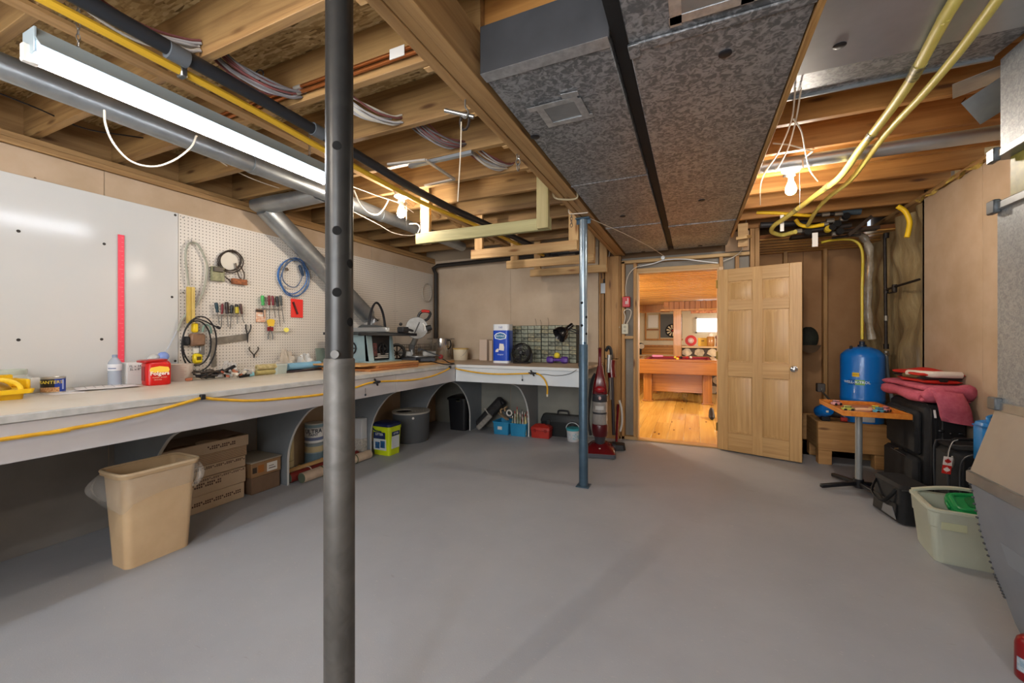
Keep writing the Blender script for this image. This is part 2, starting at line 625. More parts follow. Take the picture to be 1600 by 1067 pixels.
# ------------------------------------------------------------------ the room shell
XL, YB, XR, YD = -3.55, 5.12, 1.76, 5.17      # left wall, wall behind the bench, right wall, stud wall with the door
ZJ, ZS, ZBM = 2.46, 2.70, 2.27               # joist underside, subfloor underside, beam underside
YR = -3.6                                     # wall behind the camera
struct('floor', M().box(-3.75, 2.7, YR, 5.28, -.12, 0).box(.66, 2.7, 5.28, 6.1, -.12, 0), floor_mat(), smooth=0)

# left wall: drywall sheets over the foundation, timber sills on top
wl = struct('wall_left', M().box(-3.75, XL - .013, YR, 5.3, 0, 2.36), mat('9b8a74', .9))
for i in range(-3, 5):
    y0 = .14 + 1.22 * i
    struct('drywall_sheet', M().box(XL - .013, XL, max(y0, YR) + .001, min(y0 + 1.22, YB + .05) - .001, .005, 2.355, .002), DRY, wl)
for i in range(6):
    struct('fastener_dimple', M().cyl((XL - .001, .3 + .75 * i, 2.25 - .05 * (i % 3)), (XL + .0008, .3 + .75 * i, 2.25 - .05 * (i % 3)), .006, seg=8), mat('6a5844', .9), wl)
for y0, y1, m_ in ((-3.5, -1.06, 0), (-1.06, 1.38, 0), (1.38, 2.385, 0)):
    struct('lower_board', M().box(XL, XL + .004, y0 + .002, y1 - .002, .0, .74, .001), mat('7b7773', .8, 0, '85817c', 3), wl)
struct('sill_plate', M().box(-3.75, XL + .012, YR, 5.3, 2.36, 2.398, .003), LUMY, wl)
struct('sill_plate', M().box(-3.75, XL - .006, YR, 5.3, 2.40, 2.437, .003), LUMY, wl)
struct('rim_joist', M().box(-3.75, -3.71, YR, 5.3, 2.44, 2.70), LUMY, wl)

# wall behind the bench
wb = struct('wall_back', M().box(-3.75, -1.09, YB + .013, YB + .12, 0, ZS), mat('9b8a74', .9))
for x0, x1 in ((XL, -2.30), (-2.30, -1.09)):
    struct('drywall_sheet', M().box(x0 + .001, x1 - .001, YB, YB + .013, .005, 2.40, .002), DRYG, wb)
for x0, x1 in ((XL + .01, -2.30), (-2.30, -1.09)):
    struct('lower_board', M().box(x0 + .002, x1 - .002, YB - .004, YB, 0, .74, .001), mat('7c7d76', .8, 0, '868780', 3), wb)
# stud wall with the door opening
back = M().box(-1.09, -.64, YD + .09, YD + .11, 0, 2.25).box(.27, .66, YD + .09, YD + .11, 0, 2.25).box(-.64, .27, YD + .09, YD + .11, 2.06, 2.25)
struct('sheathing', back, GREYBRD, wb)
struct('sheathing', M().box(-1.09, .66, YD + .09, YD + .11, 2.25, ZS), mat('6c5238', .85), wb)
for xa, xb, z0, z1 in ((-1.125, -1.07, 0, 2.46), (-1.065, -1.027, 0, 2.46), (-.955, -.917, 0, 2.27), (-.913, -.875, 0, 2.27), (-.870, -.822, 0, 2.27), (-.815, -.775, 0, 2.20),
                       (-.672, -.632, .04, 2.17), (.27, .308, .04, 2.17), (.43, .468, 1.9, 2.17), (.573, .617, 0, 2.46), (.620, .664, 0, 2.46)):
    struct('stud', M().box(xa, xb, YD, YD + .088, z0, z1, .003), LUMZ, wb)
struct('stud', M().box(-1.01, -.84, YD - .036, YD - .002, 1.0, 2.268, .003), LUMZ, wb)      # board nailed over the beam studs
struct('stud', M().box(-1.01, -.84, YD - .036, YD - .002, .0, .985, .003), LUMZ, wb)
struct('bottom_plate', M().box(-1.02, -.632, YD, YD + .088, 0, .038, .003), LUMXW, wb)
struct('top_plate', M().box(-.815, .57, YD, YD + .088, 2.172, 2.21, .003), LUMXW, wb)
struct('header', M().box(-.632, .27, YD, YD + .088, 2.055, 2.10, .003), LUMXW, wb)
struct('blocking', M().box(-.775, -.672, YD, YD + .088, 1.24, 1.278, .003), LUMXW, wb)
struct('drywall_offcut', M().box(.33, .565, YD - .004, YD + .004, 2.22, 2.44, .002), mat('b89878', .85), wb)

# alcove past the open door
YA = 5.95
wa = struct('wall_alcove', M().box(.664, XR + .1, YA + .09, YA + .12, 0, ZS).box(.60, .664, YD + .088, YA + .09, 0, ZS), BROWNB)
for xa in (.70, 1.02, 1.42):
    struct('stud', M().box(xa, xa + .04, YA, YA + .088, .0, 2.46, .003), LUMZ, wa)
struct('sheet_joint', M().box(1.235, 1.239, YA + .087, YA + .0905, 0, 2.4), mat('4c3622', .9), wa)

# right wall: drywall near, bare insulated bay at the far end
wr = struct('wall_right', M().box(XR + .013, XR + .12, YR, 4.53, 0, 2.44).box(XR + .15, XR + .2, 4.53, 6.1, 0, 2.7).box(XR + .0, XR + .2, 4.50, 4.53, 0, 2.42), mat('94836d', .9))
for i, y0 in enumerate((-3.57, -2.35, -1.13, .09, 1.31, 2.53, 3.75)):
    y1 = min(y0 + 1.22, 4.53)
    struct('drywall_sheet', M().box(XR, XR + .013, y0 + .001, y1 - .001, .005, 2.415, .002), DRY, wr)
struct('top_plate', M().box(XR - .01, XR + .12, YR, 6.0, 2.42, 2.458, .003), LUMY, wr)


def batt(u, v):
    y = 4.52 + u * 1.56; z = .01 + v * 2.44
    x = XR + .088 + .028 * math.cos(u * 2 * math.pi * 3.9) + .02 * math.sin(7.1 * u + 9 * v) + .014 * math.sin(23 * u + 4 * math.sin(11 * v)) + .01 * math.sin(31 * v + 8 * u) - .05 * max(0, v - .82)
    return (x, y, z)


film = struct('insulation_batt', M().grid(batt, 70, 70), poly_mat(), wr, smooth=80)
struct('insulation_tuft', M().grid(lambda u, v: (XR - .02 + .05 * v + .02 * math.sin(40 * u + 6 * v), 2.9 + 1.7 * u, 2.41 + .06 * v + .012 * math.sin(57 * u)), 60, 5), mat('c4a652', .95, 0, '8f7a3c', 25, bump=1, bs=80), wr)

# wall behind the camera
struct('wall_rear', M().box(-3.75, 2.7, YR - .1, YR, 0, ZS), DRY)

# ceiling: strand board subfloor on joists
ce = struct('ceiling', M().box(-3.75, 2.7, YR, 6.1, ZS, ZS + .03), OSB, smooth=0)
ys = [1.05 + .407 * i for i in range(-11, 11)]
for i, y in enumerate(ys):
    if y < 5.1:
        struct('joist', M().box(-3.71, -.79, y, y + .038, ZJ, ZS, .002), LUMX, ce)
    struct('joist', M().box(-.87, 1.86, y + .04, y + .078, ZJ, ZS, .002), LUMX_WARM, ce)
for y in (5.53 + .04,):
    pass
struct('strapping', M().box(-2.225, -2.162, -3.0, 5.0, ZJ - .019, ZJ, .002), LUMY, ce)
for i, y in enumerate(ys):
    if .3 < y < 4.8:
        # solid bridging against the beam, and the ledger block each joist rests on
        struct('ledger_block', M().box(-1.10, -.905, y + .04, y + .075, ZJ - .002, ZJ + .045, .002), LUMXW, ce)
for i, y in enumerate(ys):
    if 2.4 < y < 5:
        m = M().bar((-2.5, y + .05, ZS - .03), (-2.36, y + .395, ZJ + .02), .035, .03).bar((-2.36, y + .05, ZJ + .02), (-2.5, y + .395, ZS - .03), .035, .03)
        struct('bridging', m, LUMY, ce)

m_ = bpy.data.materials.get('x') or mat('3a2412', .8)
q_ = PY(1515, 160, 3.122)
text('lettering', 'LSR', .045, m_, ce, (q_.x, 3.1245, q_.z), (R(90), R(35), 0))
# built-up beam
be = struct('beam', None, None)
be['kind'] = 'structure'
for k, dz in enumerate((0, .004, -.002)):
    x0 = -.90 + .0455 * k
    struct('ply', M().box(x0, x0 + .0425, YR, 5.17, ZBM + dz, ZJ - .001, .002), LUMY, be)

# ------------------------------------------------------------------ the open six-panel door, its frame
PINE = wood('door_pine', 'b58b54', 'cda56e', 'Z', rough=.4, sc=1.3, var=.06)
PINEX = wood('door_pine_rail', 'b58b54', 'cda56e', 'X', rough=.4, sc=1.3, var=.06)
tr = struct('trim_1', None, None)
tr['kind'] = 'structure'
struct('jamb', M().box(-.632, -.612, YD - .01, YD + .12, 0, 2.055, .002), PINE, tr)
struct('jamb', M().box(.25, .27, YD - .01, YD + .12, 0, 2.055, .002), PINE, tr)
struct('head_jamb', M().box(-.612, .25, YD - .01, YD + .12, 2.035, 2.055, .002), PINEX, tr)
struct('casing', M().box(.262, .312, YD - .024, YD - .002, 0, 2.06, .004), PINE, tr)
struct('threshold', M().box(-.612, .25, YD - .012, YD + .13, 0, .016, .004), PINEX, tr)

dr = bpy.data.objects.new('door_1', None); COL.objects.link(dr)
dh = Vector((.262, YD - .03, .012))
ang = math.atan2(4.905 - dh.y, .985 - dh.x)
dr.location = dh; dr.rotation_euler = (0, 0, ang)
TM[dr.name] = Matrix.Translation(dh) @ Matrix.Rotation(ang, 4, 'Z')
dr['kind'] = 'structure'
DW, DH, DT = .775, 2.0, .035
st = .105
cuts = [(0, .20), (.82, .98), (1.545, 1.65), (1.86, DH)]
pp = lambda n, m, mt, par=dr: obj(n, m, mt, par)
for x0, x1 in ((0, st), (DW / 2 - .05, DW / 2 + .05), (DW - st, DW)):
    pp('stile', M().box(x0, x1, -DT, 0, 0, DH, .003), PINE)
for z0, z1 in cuts:
    pp('rail', M().box(st, DW - st, -DT + .0006, -.0006, z0, z1, .002), PINEX)
for a, b in ((.20, .82), (.98, 1.545), (1.65, 1.86)):
    for x0, x1 in ((st, DW / 2 - .05), (DW / 2 + .05, DW - st)):
        p = pp('panel', M().box(x0, x1, -DT + .013, -.013, a, b), PINE)
        f = M()
        for sy, yy in ((-1, -DT + .013), (1, -.013)):
            o, i = [(x0 + .012, a + .012), (x1 - .012, a + .012), (x1 - .012, b - .012), (x0 + .012, b - .012)], [(x0 + .04, a + .04), (x1 - .04, a + .04), (x1 - .04, b - .04), (x0 + .04, b - .04)]
            y2 = yy + sy * .0105
            f.ring_loft([[Vector((x, yy, z)) for x, z in o], [Vector((x, y2, z)) for x, z in i]], True, True, True)
        pp('raised_field', f, PINE, p)
kb = pp('knob', M().lathe([(.0, 0), (.031, .001), (.031, .006), (.012, .012), (.011, .028), (.022, .036), (.029, .05), (.026, .064), (.012, .07), (0, .0705)], seg=20), CHROME)
kb.location = (DW - .065, -DT, .93); kb.rotation_euler = (R(90), 0, 0)
k2 = kb.copy(); COL.objects.link(k2); k2.location = (DW - .065, 0, .93); k2.rotation_euler = (R(-90), 0, 0)
for z in (.2, 1.0, 1.8):
    pp('hinge', M().cyl((-.006, -.012, z), (-.006, -.012, z + .09), .007, seg=10).box(-.02, .0, -.03, -.004, z, z + .09), BRASS)
# ------------------------------------------------------------------ steel posts
POSTM = spangle('worn_post_steel', '232323', '2f2f2e', 9, .35, .36, .3, .7)
POSTL = spangle('worn_sleeve_steel', '4b4946', '5b5956', 14, .25, .48, .3, .7)
POSTB = mat('7f8f9c', .3, .6, '93a2ad', 7)
POSTBL = mat('3f5566', .4, .4, '4a6173', 9)


def post(x, y, up, low, label, zs, holes):
    t = thing('support_post', label, 'post', (x, y, 0))
    obj('upper_tube', M().cyl((0, 0, zs - .02), (0, 0, 2.255), .0345, seg=32), up, t)
    obj('sleeve', M().lathe([(.0375, .008), (.0385, .02), (.0385, zs - .004), (.0365, zs)], seg=32), low, t)
    obj('base_plate', M().box(-.055, .055, -.055, .055, 0, .008, .002), low, t)
    obj('top_plate', M().box(-.06, .06, -.045, .045, 2.255, 2.268, .002).box(-.06, .06, -.003, .003, 2.22, 2.256), low, t)
    for a, z, r in holes:
        a = R(a); d = Vector((math.cos(a), math.sin(a), 0))
        m = M()
        rg_ = []
        for q_ in (.0001, .003, .006, .009, .0118):
            rg_.append([Vector((math.cos(a + math.cos(k * .3491) * q_ / .0345) * .03475, math.sin(a + math.cos(k * .3491) * q_ / .0345) * .03475, z + math.sin(k * .3491) * q_)) for k in range(18)])
        obj('adjusting_hole', m.ring_loft(rg_, True, True, False), mat('050505', 1.0), t, smooth=0)
    a = R(-58 if y < 2 else -60); d = Vector((math.cos(a), math.sin(a), 0))
    obj('pin', M().cyl(d * -.043 + Vector((0, 0, zs + .012)), d * .043 + Vector((0, 0, zs + .012)), .0105, seg=14), low, t)
    return t


post(-.852, .795, POSTM, POSTL, 'dark scuffed steel post rising close in front, cut off by the frame bottom', 1.205,
     [(-53, 1.533, 1), (-53, 1.375, 1), (8, 1.452, 1), (8, 1.30, 1), (-53, 1.75, 1)])
post(-.85, 3.40, POSTB, POSTBL, 'bluish steel post standing before the red vacuum cleaner', 1.20,
     [(-30, 1.43, 1), (-100, 1.36, 1), (-30, 1.29, 1), (-100, 1.55, 1)])

# ------------------------------------------------------------------ sheet metal ducts
def strip(pts, w, z, m, par, t=.0015):
    a, b = Vector((pts[0][0], pts[0][1], z)), Vector((pts[1][0], pts[1][1], z))
    return obj('tape', M().bar(a, b, w, t), m, par, w=True)


d1 = thing('supply_duct', 'mottled galvanised duct with a dark square end beside the timber beam', 'duct', (-.5, 1.4, ZBM))
ends = [1.385, 2.66, 3.83, 5.05]
for i in range(3):
    obj('duct_section', M().box(-.745, -.262, ends[i] + .002, ends[i + 1] - .002, ZBM + .002 * (i % 2), ZJ - .008, .003), GALV_D, d1, w=True)
    if i:
        obj('joint_strip', M().box(-.748, -.259, ends[i] - .012, ends[i] + .012, ZBM - .003, ZJ - .006, .002), GALV_D, d1, w=True)
obj('end_cap', M().box(-.749, -.258, 1.378, 1.40, ZBM - .003, ZJ - .006, .003), DUCT_END, d1, w=True)
strip([(-.745, 1.40), (-.262, 1.40)], .055, ZBM - .0045, TAPE, d1)
c = [PZ(u, v, ZBM) for u, v in ((832, 157), (909, 137), (927, 190), (851, 204))]
cx = sum((p.x for p in c)) / 4; cy = sum((p.y for p in c)) / 4
obj('access_panel', M().box(cx - .085, cx + .085, cy - .075, cy + .075, ZBM - .005, ZBM, .001), GALV_S, d1, w=True)
for a, b in (((cx - .135, cy - .078), (cx + .09, cy - .082)), ((cx - .10, cy + .08), (cx + .12, cy + .074)), ((cx - .085, cy - .09), (cx - .082, cy + .09)), ((cx + .085, cy - .08), (cx + .09, cy + .085)), ((cx + .03, cy - .12), (cx + .10, cy - .115))):
    strip([a, b], .033, ZBM - .0062 - .0004 * abs(a[0]), TAPE, d1)
for u, v in ((836, 214), (973, 338), (1005, 393), (1010, 62)):
    if u == 1010: continue
    p = PZ(u, v, ZBM)
    obj('hole_plug', M().lathe([(.02, -.004), (.024, -.002), (.024, .002)], (p.x, p.y, ZBM), 16), BLACK, d1, w=True)

d2 = thing('return_duct', 'widest mottled duct overhead, between the black gap and the plywood strip', 'duct', (.07, 1.4, ZBM))
ends = [-2.5, 1.47, 3.98, 5.05]
for i in range(3):
    obj('duct_section', M().box(-.205, .338, ends[i] + .003, ends[i + 1] - .003, ZBM + (.006 if i == 0 else .002 * i), ZJ - .008, .003), GALV_D, d2, w=True)
for y, w in ((1.47, .02), (3.98, .014)):
    obj('joint_strip', M().box(-.208, .341, y - w, y + w, ZBM - .004, ZBM + .004, .002).box(-.208, -.17, y - w, y + .05, ZBM - .006, ZBM + .003, .002), GALV_D, d2, w=True)
p = PZ(1112, -14, ZBM)
obj('access_panel', M().box(p.x - .10, p.x + .10, p.y - .09, p.y + .07, ZBM - .002, ZBM + .004, .001), GALV_S, d2, w=True)
for a, b in (((p.x - .12, p.y + .072), (p.x + .14, p.y + .07)), ((p.x - .10, p.y - .1), (p.x - .10, p.y + .1)), ((p.x + .1, p.y - .1), (p.x + .1, p.y + .09))):
    strip([a, b], .035, ZBM - .0025, TAPE, d2)
for u, v in ((1133, 84), (1096, 313), (1094, 384)):
    p = PZ(u, v, ZBM)
    obj('hole_plug', M().lathe([(.018, -.004), (.022, -.002), (.022, .002)], (p.x, p.y, ZBM), 16), BLACK, d2, w=True)
single('gap_shade_strip', M().box(-.258, -.209, 1.2, 5.03, ZBM + .03, ZBM + .12), mat('0c0c0d', .7), 'black strip standing for the shade in the gap between the two mottled ducts', 'strip')  # dark strip added for the deep shade between the duct sides

single('plywood_strip', M().box(.343, .362, -2.5, 4.62, ZBM - .012, ZJ - .002, .001), wood('ply_edge', '8a6335', 'b58a52', 'Y', sc=2.5), 'long plywood strip on edge along the side of the mottled duct', 'board')
single('short_post_board', M().bar((.44, 4.66, ZBM - .01), (.50, 4.80, ZBM + .02), .10, .03, b=.002).bar((.47, 4.84, 2.2), (.47, 4.84, 2.44), .09, .038, (0, 1, 0)), LUMXW, 'short lumber block fixed at the far end of the plywood strip', 'board')

d3 = thing('joist_duct', 'smooth bright galvanised pan closing the joist bays above the yellow pipes', 'duct', (.9, 1.2, 2.40))
obj('duct_section', M().box(.392, 1.14, -2.4, 2.13, 2.40, 2.452, .003), GALV, d3, w=True)
obj('end_flange', M().prism([(2.13, 2.402), (2.36, 2.425), (2.36, 2.452), (2.13, 2.452)], 'x', .395, 1.14), GALV_D, d3, w=True)
obj('edge_fold', M().box(.392, 1.14, 2.352, 2.366, 2.412, 2.452, .002), GALV_S, d3, w=True)
obj('side_fold', M().box(.386, .394, -2.4, 2.14, 2.388, 2.452, .002), GALV_S, d3, w=True)
p = PZ(1312, 71, 2.40)
obj('hole_plug', M().lathe([(.018, -.004), (.022, -.002), (.022, .002)], (p.x, p.y, 2.40), 18), BLACK, d3, w=True)
single('sheet_offcut', M().bar((1.10, 2.56, 2.40), (1.42, 2.42, 2.445), .16, .002).bar((1.18, 2.60, 2.30), (1.42, 2.44, 2.44), .14, .002, (1, 0, 1)), GALV_S, 'bent galvanised offcut hanging by the furnace plenum under the joists', 'sheet metal')

# round pipe across the bays on the far side of the second bulb
single('round_duct', M().cyl((.42, 3.29, 2.442), (1.74, 3.29, 2.442), .042, seg=20), GALV, 'thin round grey duct running along a joist behind the bulb near the yellow pipes', 'duct')

# duct along the wall side and the stack leaning on the pegboard
sd = thing('round_branch_duct', 'grey round duct running under the joists beside the long bench wall', 'duct', (-2.64, 2, 2.39))
for i, (a, b) in enumerate(((-1.5, .55), (.55, 1.75), (1.75, 2.95), (2.95, 4.4))):
    obj('duct_section', M().cyl((-2.64, a, 2.392), (-2.64, b, 2.392), .056 - .001 * (i % 2), seg=20), GALV_S, sd, w=True)
    if i: obj('collar', M().cyl((-2.64, a - .02, 2.392), (-2.64, a + .02, 2.392), .060, seg=20), GALV_S, sd, w=True)
sk = thing('slanting_duct', 'flattened galvanised stack slanting down the pegboard behind the table saw', 'duct', (-3.4, 3, 1.5))
a, b = Vector((-3.40, 2.36, 2.385)), Vector((-3.43, 3.62, 1.50))


def oval(c, dirv, wv, tv, w, t):
    return [c + wv * (math.cos(2 * math.pi * j / 20) * w) + tv * (math.copysign(abs(math.sin(2 * math.pi * j / 20)) ** .6, math.sin(2 * math.pi * j / 20)) * t) for j in range(20)]


dv = (b - a).normalized(); tv = Vector((1, 0, 0)); wv = dv.cross(tv).normalized()
obj('stack', M().ring_loft([oval(a, dv, wv, tv, .085, .075), oval(b, dv, wv, tv, .085, .075)]), GALV_S, sk, w=True)
obj('elbow', M().ring_loft([oval(b + dv * -.02, dv, wv, tv, .089, .079), oval(b + dv * .06 + Vector((0, .015, -.02)), dv, Vector((0, .9, .35)).normalized(), tv, .092, .08), oval(b + Vector((0, .10, -.17)), dv, Vector((0, 1, 0)), tv, .089, .079)]), TAPE, sk, w=True)
obj('stack', M().ring_loft([oval(b + Vector((0, .10, -.15)), dv, Vector((0, 1, 0)), tv, .085, .075), oval(b + Vector((0, .10, -.40)), dv, Vector((0, 1, 0)), tv, .085, .075)]), GALV_S, sk, w=True)
obj('boot', M().ring_loft([oval(Vector((-2.70, 2.33, 2.39)), dv, Vector((0, 1, 0)), Vector((0, 0, 1)), .08, .05), oval(Vector((-3.30, 2.34, 2.395)), dv, Vector((0, 1, 0)), Vector((0, 0, 1)), .095, .058), oval(Vector((-3.45, 2.35, 2.395)), dv, Vector((0, 1, 0)), Vector((0, 0, 1)), .10, .058)]), GALV_S, sk, w=True)

# ------------------------------------------------------------------ black drain and yellow line
dp = thing('drain_pipe', 'black plastic drain running under the joists beside the yellow air line', 'pipe', (-1.9, 2, 2.40))
obj('pipe_run', M().tube([(-1.90, -2.5, 2.42), (-1.90, 1.26, 2.405), (-1.895, 2.6, 2.36), (-1.81, 3.53, 2.345), (-1.74, 4.2, 2.335), (-1.68, 4.86, 2.325)], .029, 16, sm=4), mat('23262b', .4), dp, w=True)
for y in (.95, 1.62):
    obj('coupling', M().cyl((-1.90, y - .035, 2.40), (-1.90, y + .035, 2.40), .034, seg=18), mat('5a6066', .4), dp, w=True)
for y in (1.72, .3):
    obj('strap', M().tube([(-1.90 + .032 * math.cos(a), y, 2.40 + .032 * math.sin(a)) for a in [R(k * 30) for k in range(12)]], .004, 6, closed=True), STEEL, dp, w=True)
obj('corner_run', M().tube([(-1.68, 4.85, 2.325), (-1.69, 4.92, 2.325), (-1.76, 4.96, 2.322), (-3.40, 4.97, 2.30), (-3.475, 4.98, 2.27), (-3.475, 5.04, 2.2), (-3.475, 5.04, .948)], .03, 14), mat('2a2725', .45), dp, w=True)
obj('cross_run', M().tube([(-1.72, 4.955, 2.325), (-1.12, 4.955, 2.335)], .03, 14), mat('23262b', .4), dp, w=True)
for x in (-1.6, -1.30):
    obj('coupling', M().cyl((x - .04, 4.955, 2.33), (x + .04, 4.955, 2.33), .038, seg=16), mat('16171a', .4), dp, w=True)
yl = thing('yellow_air_line', 'thick yellow hose strapped beside the black drain under the joists', 'hose', (-1.96, 2, 2.38))
obj('hose_run', M().tube([(-1.965, -2.5, 2.385), (-1.965, .6, 2.378), (-1.963, 1.3, 2.37), (-1.955, 1.75, 2.345), (-1.945, 2.6, 2.318), (-1.85, 3.2, 2.298), (-1.805, 3.53, 2.29), (-1.755, 4.2, 2.28), (-1.69, 4.75, 2.272)], .017, 8, sm=4), mat('c99f2c', .45), yl, w=True)
for y in (1.0,):
    obj('clip', M().box(-1.985, -1.945, y - .012, y + .012, 2.352, 2.40, .004), STEEL, yl, w=True)

# copper pair clipped to a joist
for k, (z, s) in enumerate(((2.515, 'upper'), (2.488, 'lower'))):
    t = thing('copper_pipe', s + ' of two copper pipes clipped along a joist behind the dark post', 'pipe', (-1.5, 1.44, z), group='copper pipes on the joist')
    obj('pipe_run', M().cyl((-2.45, 1.43, z), (-.91, 1.43, z), .0085, seg=10), mat('b8703f', .3, .85), t, w=True)
    obj('coupling', M().cyl((-1.84, 1.43, z), (-1.79, 1.43, z), .0105, seg=10), mat('b9b2a6', .4, .6), t, w=True)
single('pipe_tag', M().box(-1.22, -1.14, 1.416, 1.4195, 2.48, 2.525), WHITE, 'small white sticker wrapped on the copper pipes behind the dark post', 'tag')
p = PY(433, 37, .65)
single('lumber_tag', M().box(-2.0, -1.88, .655, .675, ZJ - .003, ZJ - .0005).xf(Matrix.Rotation(0, 4, 'Z')), mat('c9ccd6', .5), 'pale paper tag stapled under a joist near the top edge', 'tag')

# ------------------------------------------------------------------ cable bundles dipping through the joist bays
CABM = [mat('b9b4ab', .5), mat('9b989a', .5), mat('c6bfb0', .5), mat('7c4a48', .5), mat('a9a7a8', .5), mat('6d6a6c', .5)]


def bundle(pts, n, label, seed, spread=.05):
    rnd = random.Random(seed)
    t = thing('cable_bundle', label, 'cables', pts[len(pts) // 2], group='cable bundles in the joist bays')
    for k in range(n):
        off = Vector((rnd.uniform(-spread, spread), 0, rnd.uniform(-spread * .5, spread * .5)))
        ps = [Vector(p) + off * (.75 + .5 * rnd.random()) + Vector((0, 0, -.012 * rnd.random() if 0 < i < len(pts) - 1 else 0)) for i, p in enumerate(pts)]
        obj('cable', M().tube(ps, .0052, 6, sm=5), CABM[(k * 2 + seed) % 6 if rnd.random() < .8 else 3], t, w=True)
    return t


bx = {0: -2.02, 1: -1.88, 2: -1.62, 3: -1.43, 4: -1.28}
names = ['cable bundle bay nearest the camera beside the drain', 'grey tied cable bundle between the light and the dark post', 'cable bundle sagging just past the dark post at joist height',
         'cable bundle in the bay above the thin metal frame', 'cable bundle fanned out close to the beam above the first hanging rack']
for i in range(5):
    y0 = .643 + .407 * i
    x = bx[i]
    bundle([(x - .09, y0 + .045, 2.585), (x - .05, y0 + .12, 2.51), (x, y0 + .24, 2.475), (x + .04, y0 + .35, 2.485), (x + .06, y0 + .402, 2.50)], 14, names[i], i)
single('cable_tie', M().tube([(-1.89 + .034 * math.cos(R(k * 30)), 1.28, 2.506 + .026 * math.sin(R(k * 30))) for k in range(12)], .003, 6, closed=True), BLACK, 'black tie around the cable bundle beside the shop light', 'cable tie')


def cable(name, pts, r, m, label, cat='cable', group=None, sm=6):
    return single(name, M().tube(pts, r, 6, sm=sm), m, label, cat, group)


CW = mat('d8cdbb', .5)
cable('flex_loop', [PX(u, v, -2.45) for u, v in ((163, 172), (165, 195), (178, 225), (205, 252), (240, 260), (272, 250), (298, 230), (307, 212))], .0045, CW, 'white flex hanging in a loop below the lit shop light', 'cord')
cable('wall_cable', [PX(u, v, -3.1) for u, v in ((0, 119), (60, 140), (150, 172), (230, 203), (300, 224), (370, 268), (430, 292), (520, 318))], .004, CW, 'white cable strung under the joists beside the long wall', 'cable')
cable('dark_cable', [PX(u, v, -3.3) for u, v in ((0, 146), (60, 170), (130, 200), (200, 212), (275, 222))], .004, BLACK, 'dark cable strung above the wall sill beside the shop light', 'cable')
cable('pipe_side_cable', [PX(u, v, -2.75) for u, v in ((0, 100), (45, 117), (100, 137), (150, 150), (180, 152))], .004, CW, 'white cable lying on the grey round duct near the frame edge', 'cable')
cable('lamp_cable', [PZ(u, v, 2.44) for u, v in ((552, 292), (590, 306), (625, 318), (646, 332))], .0035, CW, 'white cable feeding the porcelain lamp by the hanging racks', 'cable')
cable('drooping_cord', [PX(u, v, -2.3) for u, v in ((553, 297), (562, 318), (575, 332), (590, 335), (600, 325), (607, 312))], .006, CW, 'thick white cord drooping beside the bulb near the dark post', 'cord')
cable('low_cable', [PX(u, v, -2.62) for u, v in ((553, 331), (590, 350), (615, 364), (640, 368), (655, 366), (668, 372))], .004, CW, 'thin white cable draped toward the first hanging rack', 'cable')
cable('rack_string', [PY(u, v, 2.75) for u, v in ((653, 364), (656, 356), (652, 350), (640, 350))], .004, CW, 'knotted white string at the end of the first hanging rack', 'string', sm=4)

# thin metal frame hung over the racks
tf = thing('metal_angle_frame', 'thin white metal angle frame hung flat above the first rack', 'frame', PZ(665, 262, 2.42))
q = [PZ(u, v, 2.42) for u, v in ((606, 257), (665, 250), (710, 280), (664, 290))]
for a, b in ((0, 1), (1, 2), (2, 3)):
    obj('rail', M().bar(q[a], q[b], .02, .012), mat('bdbab4', .4, .4), tf, w=True)
single('unlit_fixture_bar', M().bar(PZ(640, 260, 2.44), PZ(738, 238, 2.44), .03, .02), mat('9aa0a6', .4, .5), 'grey metal conduit bar below a joist behind the thin white frame', 'conduit')

# ------------------------------------------------------------------ hanging lumber racks
RG = 'hanging lumber racks along the beam'
PT = wood('treated_lumber', '817a50', '9f976a', 'X', var=.03)
PTZ = wood('treated_lumber_upright', '8a7f52', 'a5966a', 'Z', var=.03)
for i, (y, x0, x1, hx0, hx1, lab) in enumerate(((2.79, -2.10, -.93, -2.06, -.985, 'greenish hanging rack nearest the camera, lowest bar in front'), (3.53, -2.0, -.93, -1.96, -.985, 'second hanging rack from the camera, pale bar with pencil marks'),
                                                (4.19, -1.92, -.93, -1.865, -.985, 'third hanging rack from the camera, bar with bark figure'), (4.84, -1.89, -.93, -1.83, -.985, 'last hanging rack, closest to the wall with the drywall seam'))):
    t = thing('lumber_rack', lab, 'rack', ((x0 + x1) / 2, y, 2.03), group=RG)
    m1, m2 = (PT, PTZ) if i == 0 else (LUMXW, LUMZW)
    obj('crossbar', M().box(x0, x1, y - .038, y - .001, 2.03, 2.118, .003), m1, t, w=True)
    obj('hanger', M().box(hx0 - .02, hx0 + .068, y + .001, y + .038, 2.035, 2.60, .003), LUMZW, t, w=True)
    obj('hanger', M().box(hx1 - .034, hx1 + .054, y + .001, y + .038, 2.032, 2.455, .003) if i else M().box(hx1 - .034, hx1 + .054, y - .076, y - .039, 2.032, 2.455, .003), m2, t, w=True)

# hooks, wires and strings on the beam
def link(name, c, label, r=.018, rot=0):
    return single(name, M().tube([Vector(c) + Vector((math.cos(rot) * r * .55 * math.cos(R(k * 36)), math.sin(rot) * r * .55 * math.cos(R(k * 36)), r * math.sin(R(k * 36)))) for k in range(10)], .0035, 6, closed=True), STEEL, label, 'link')


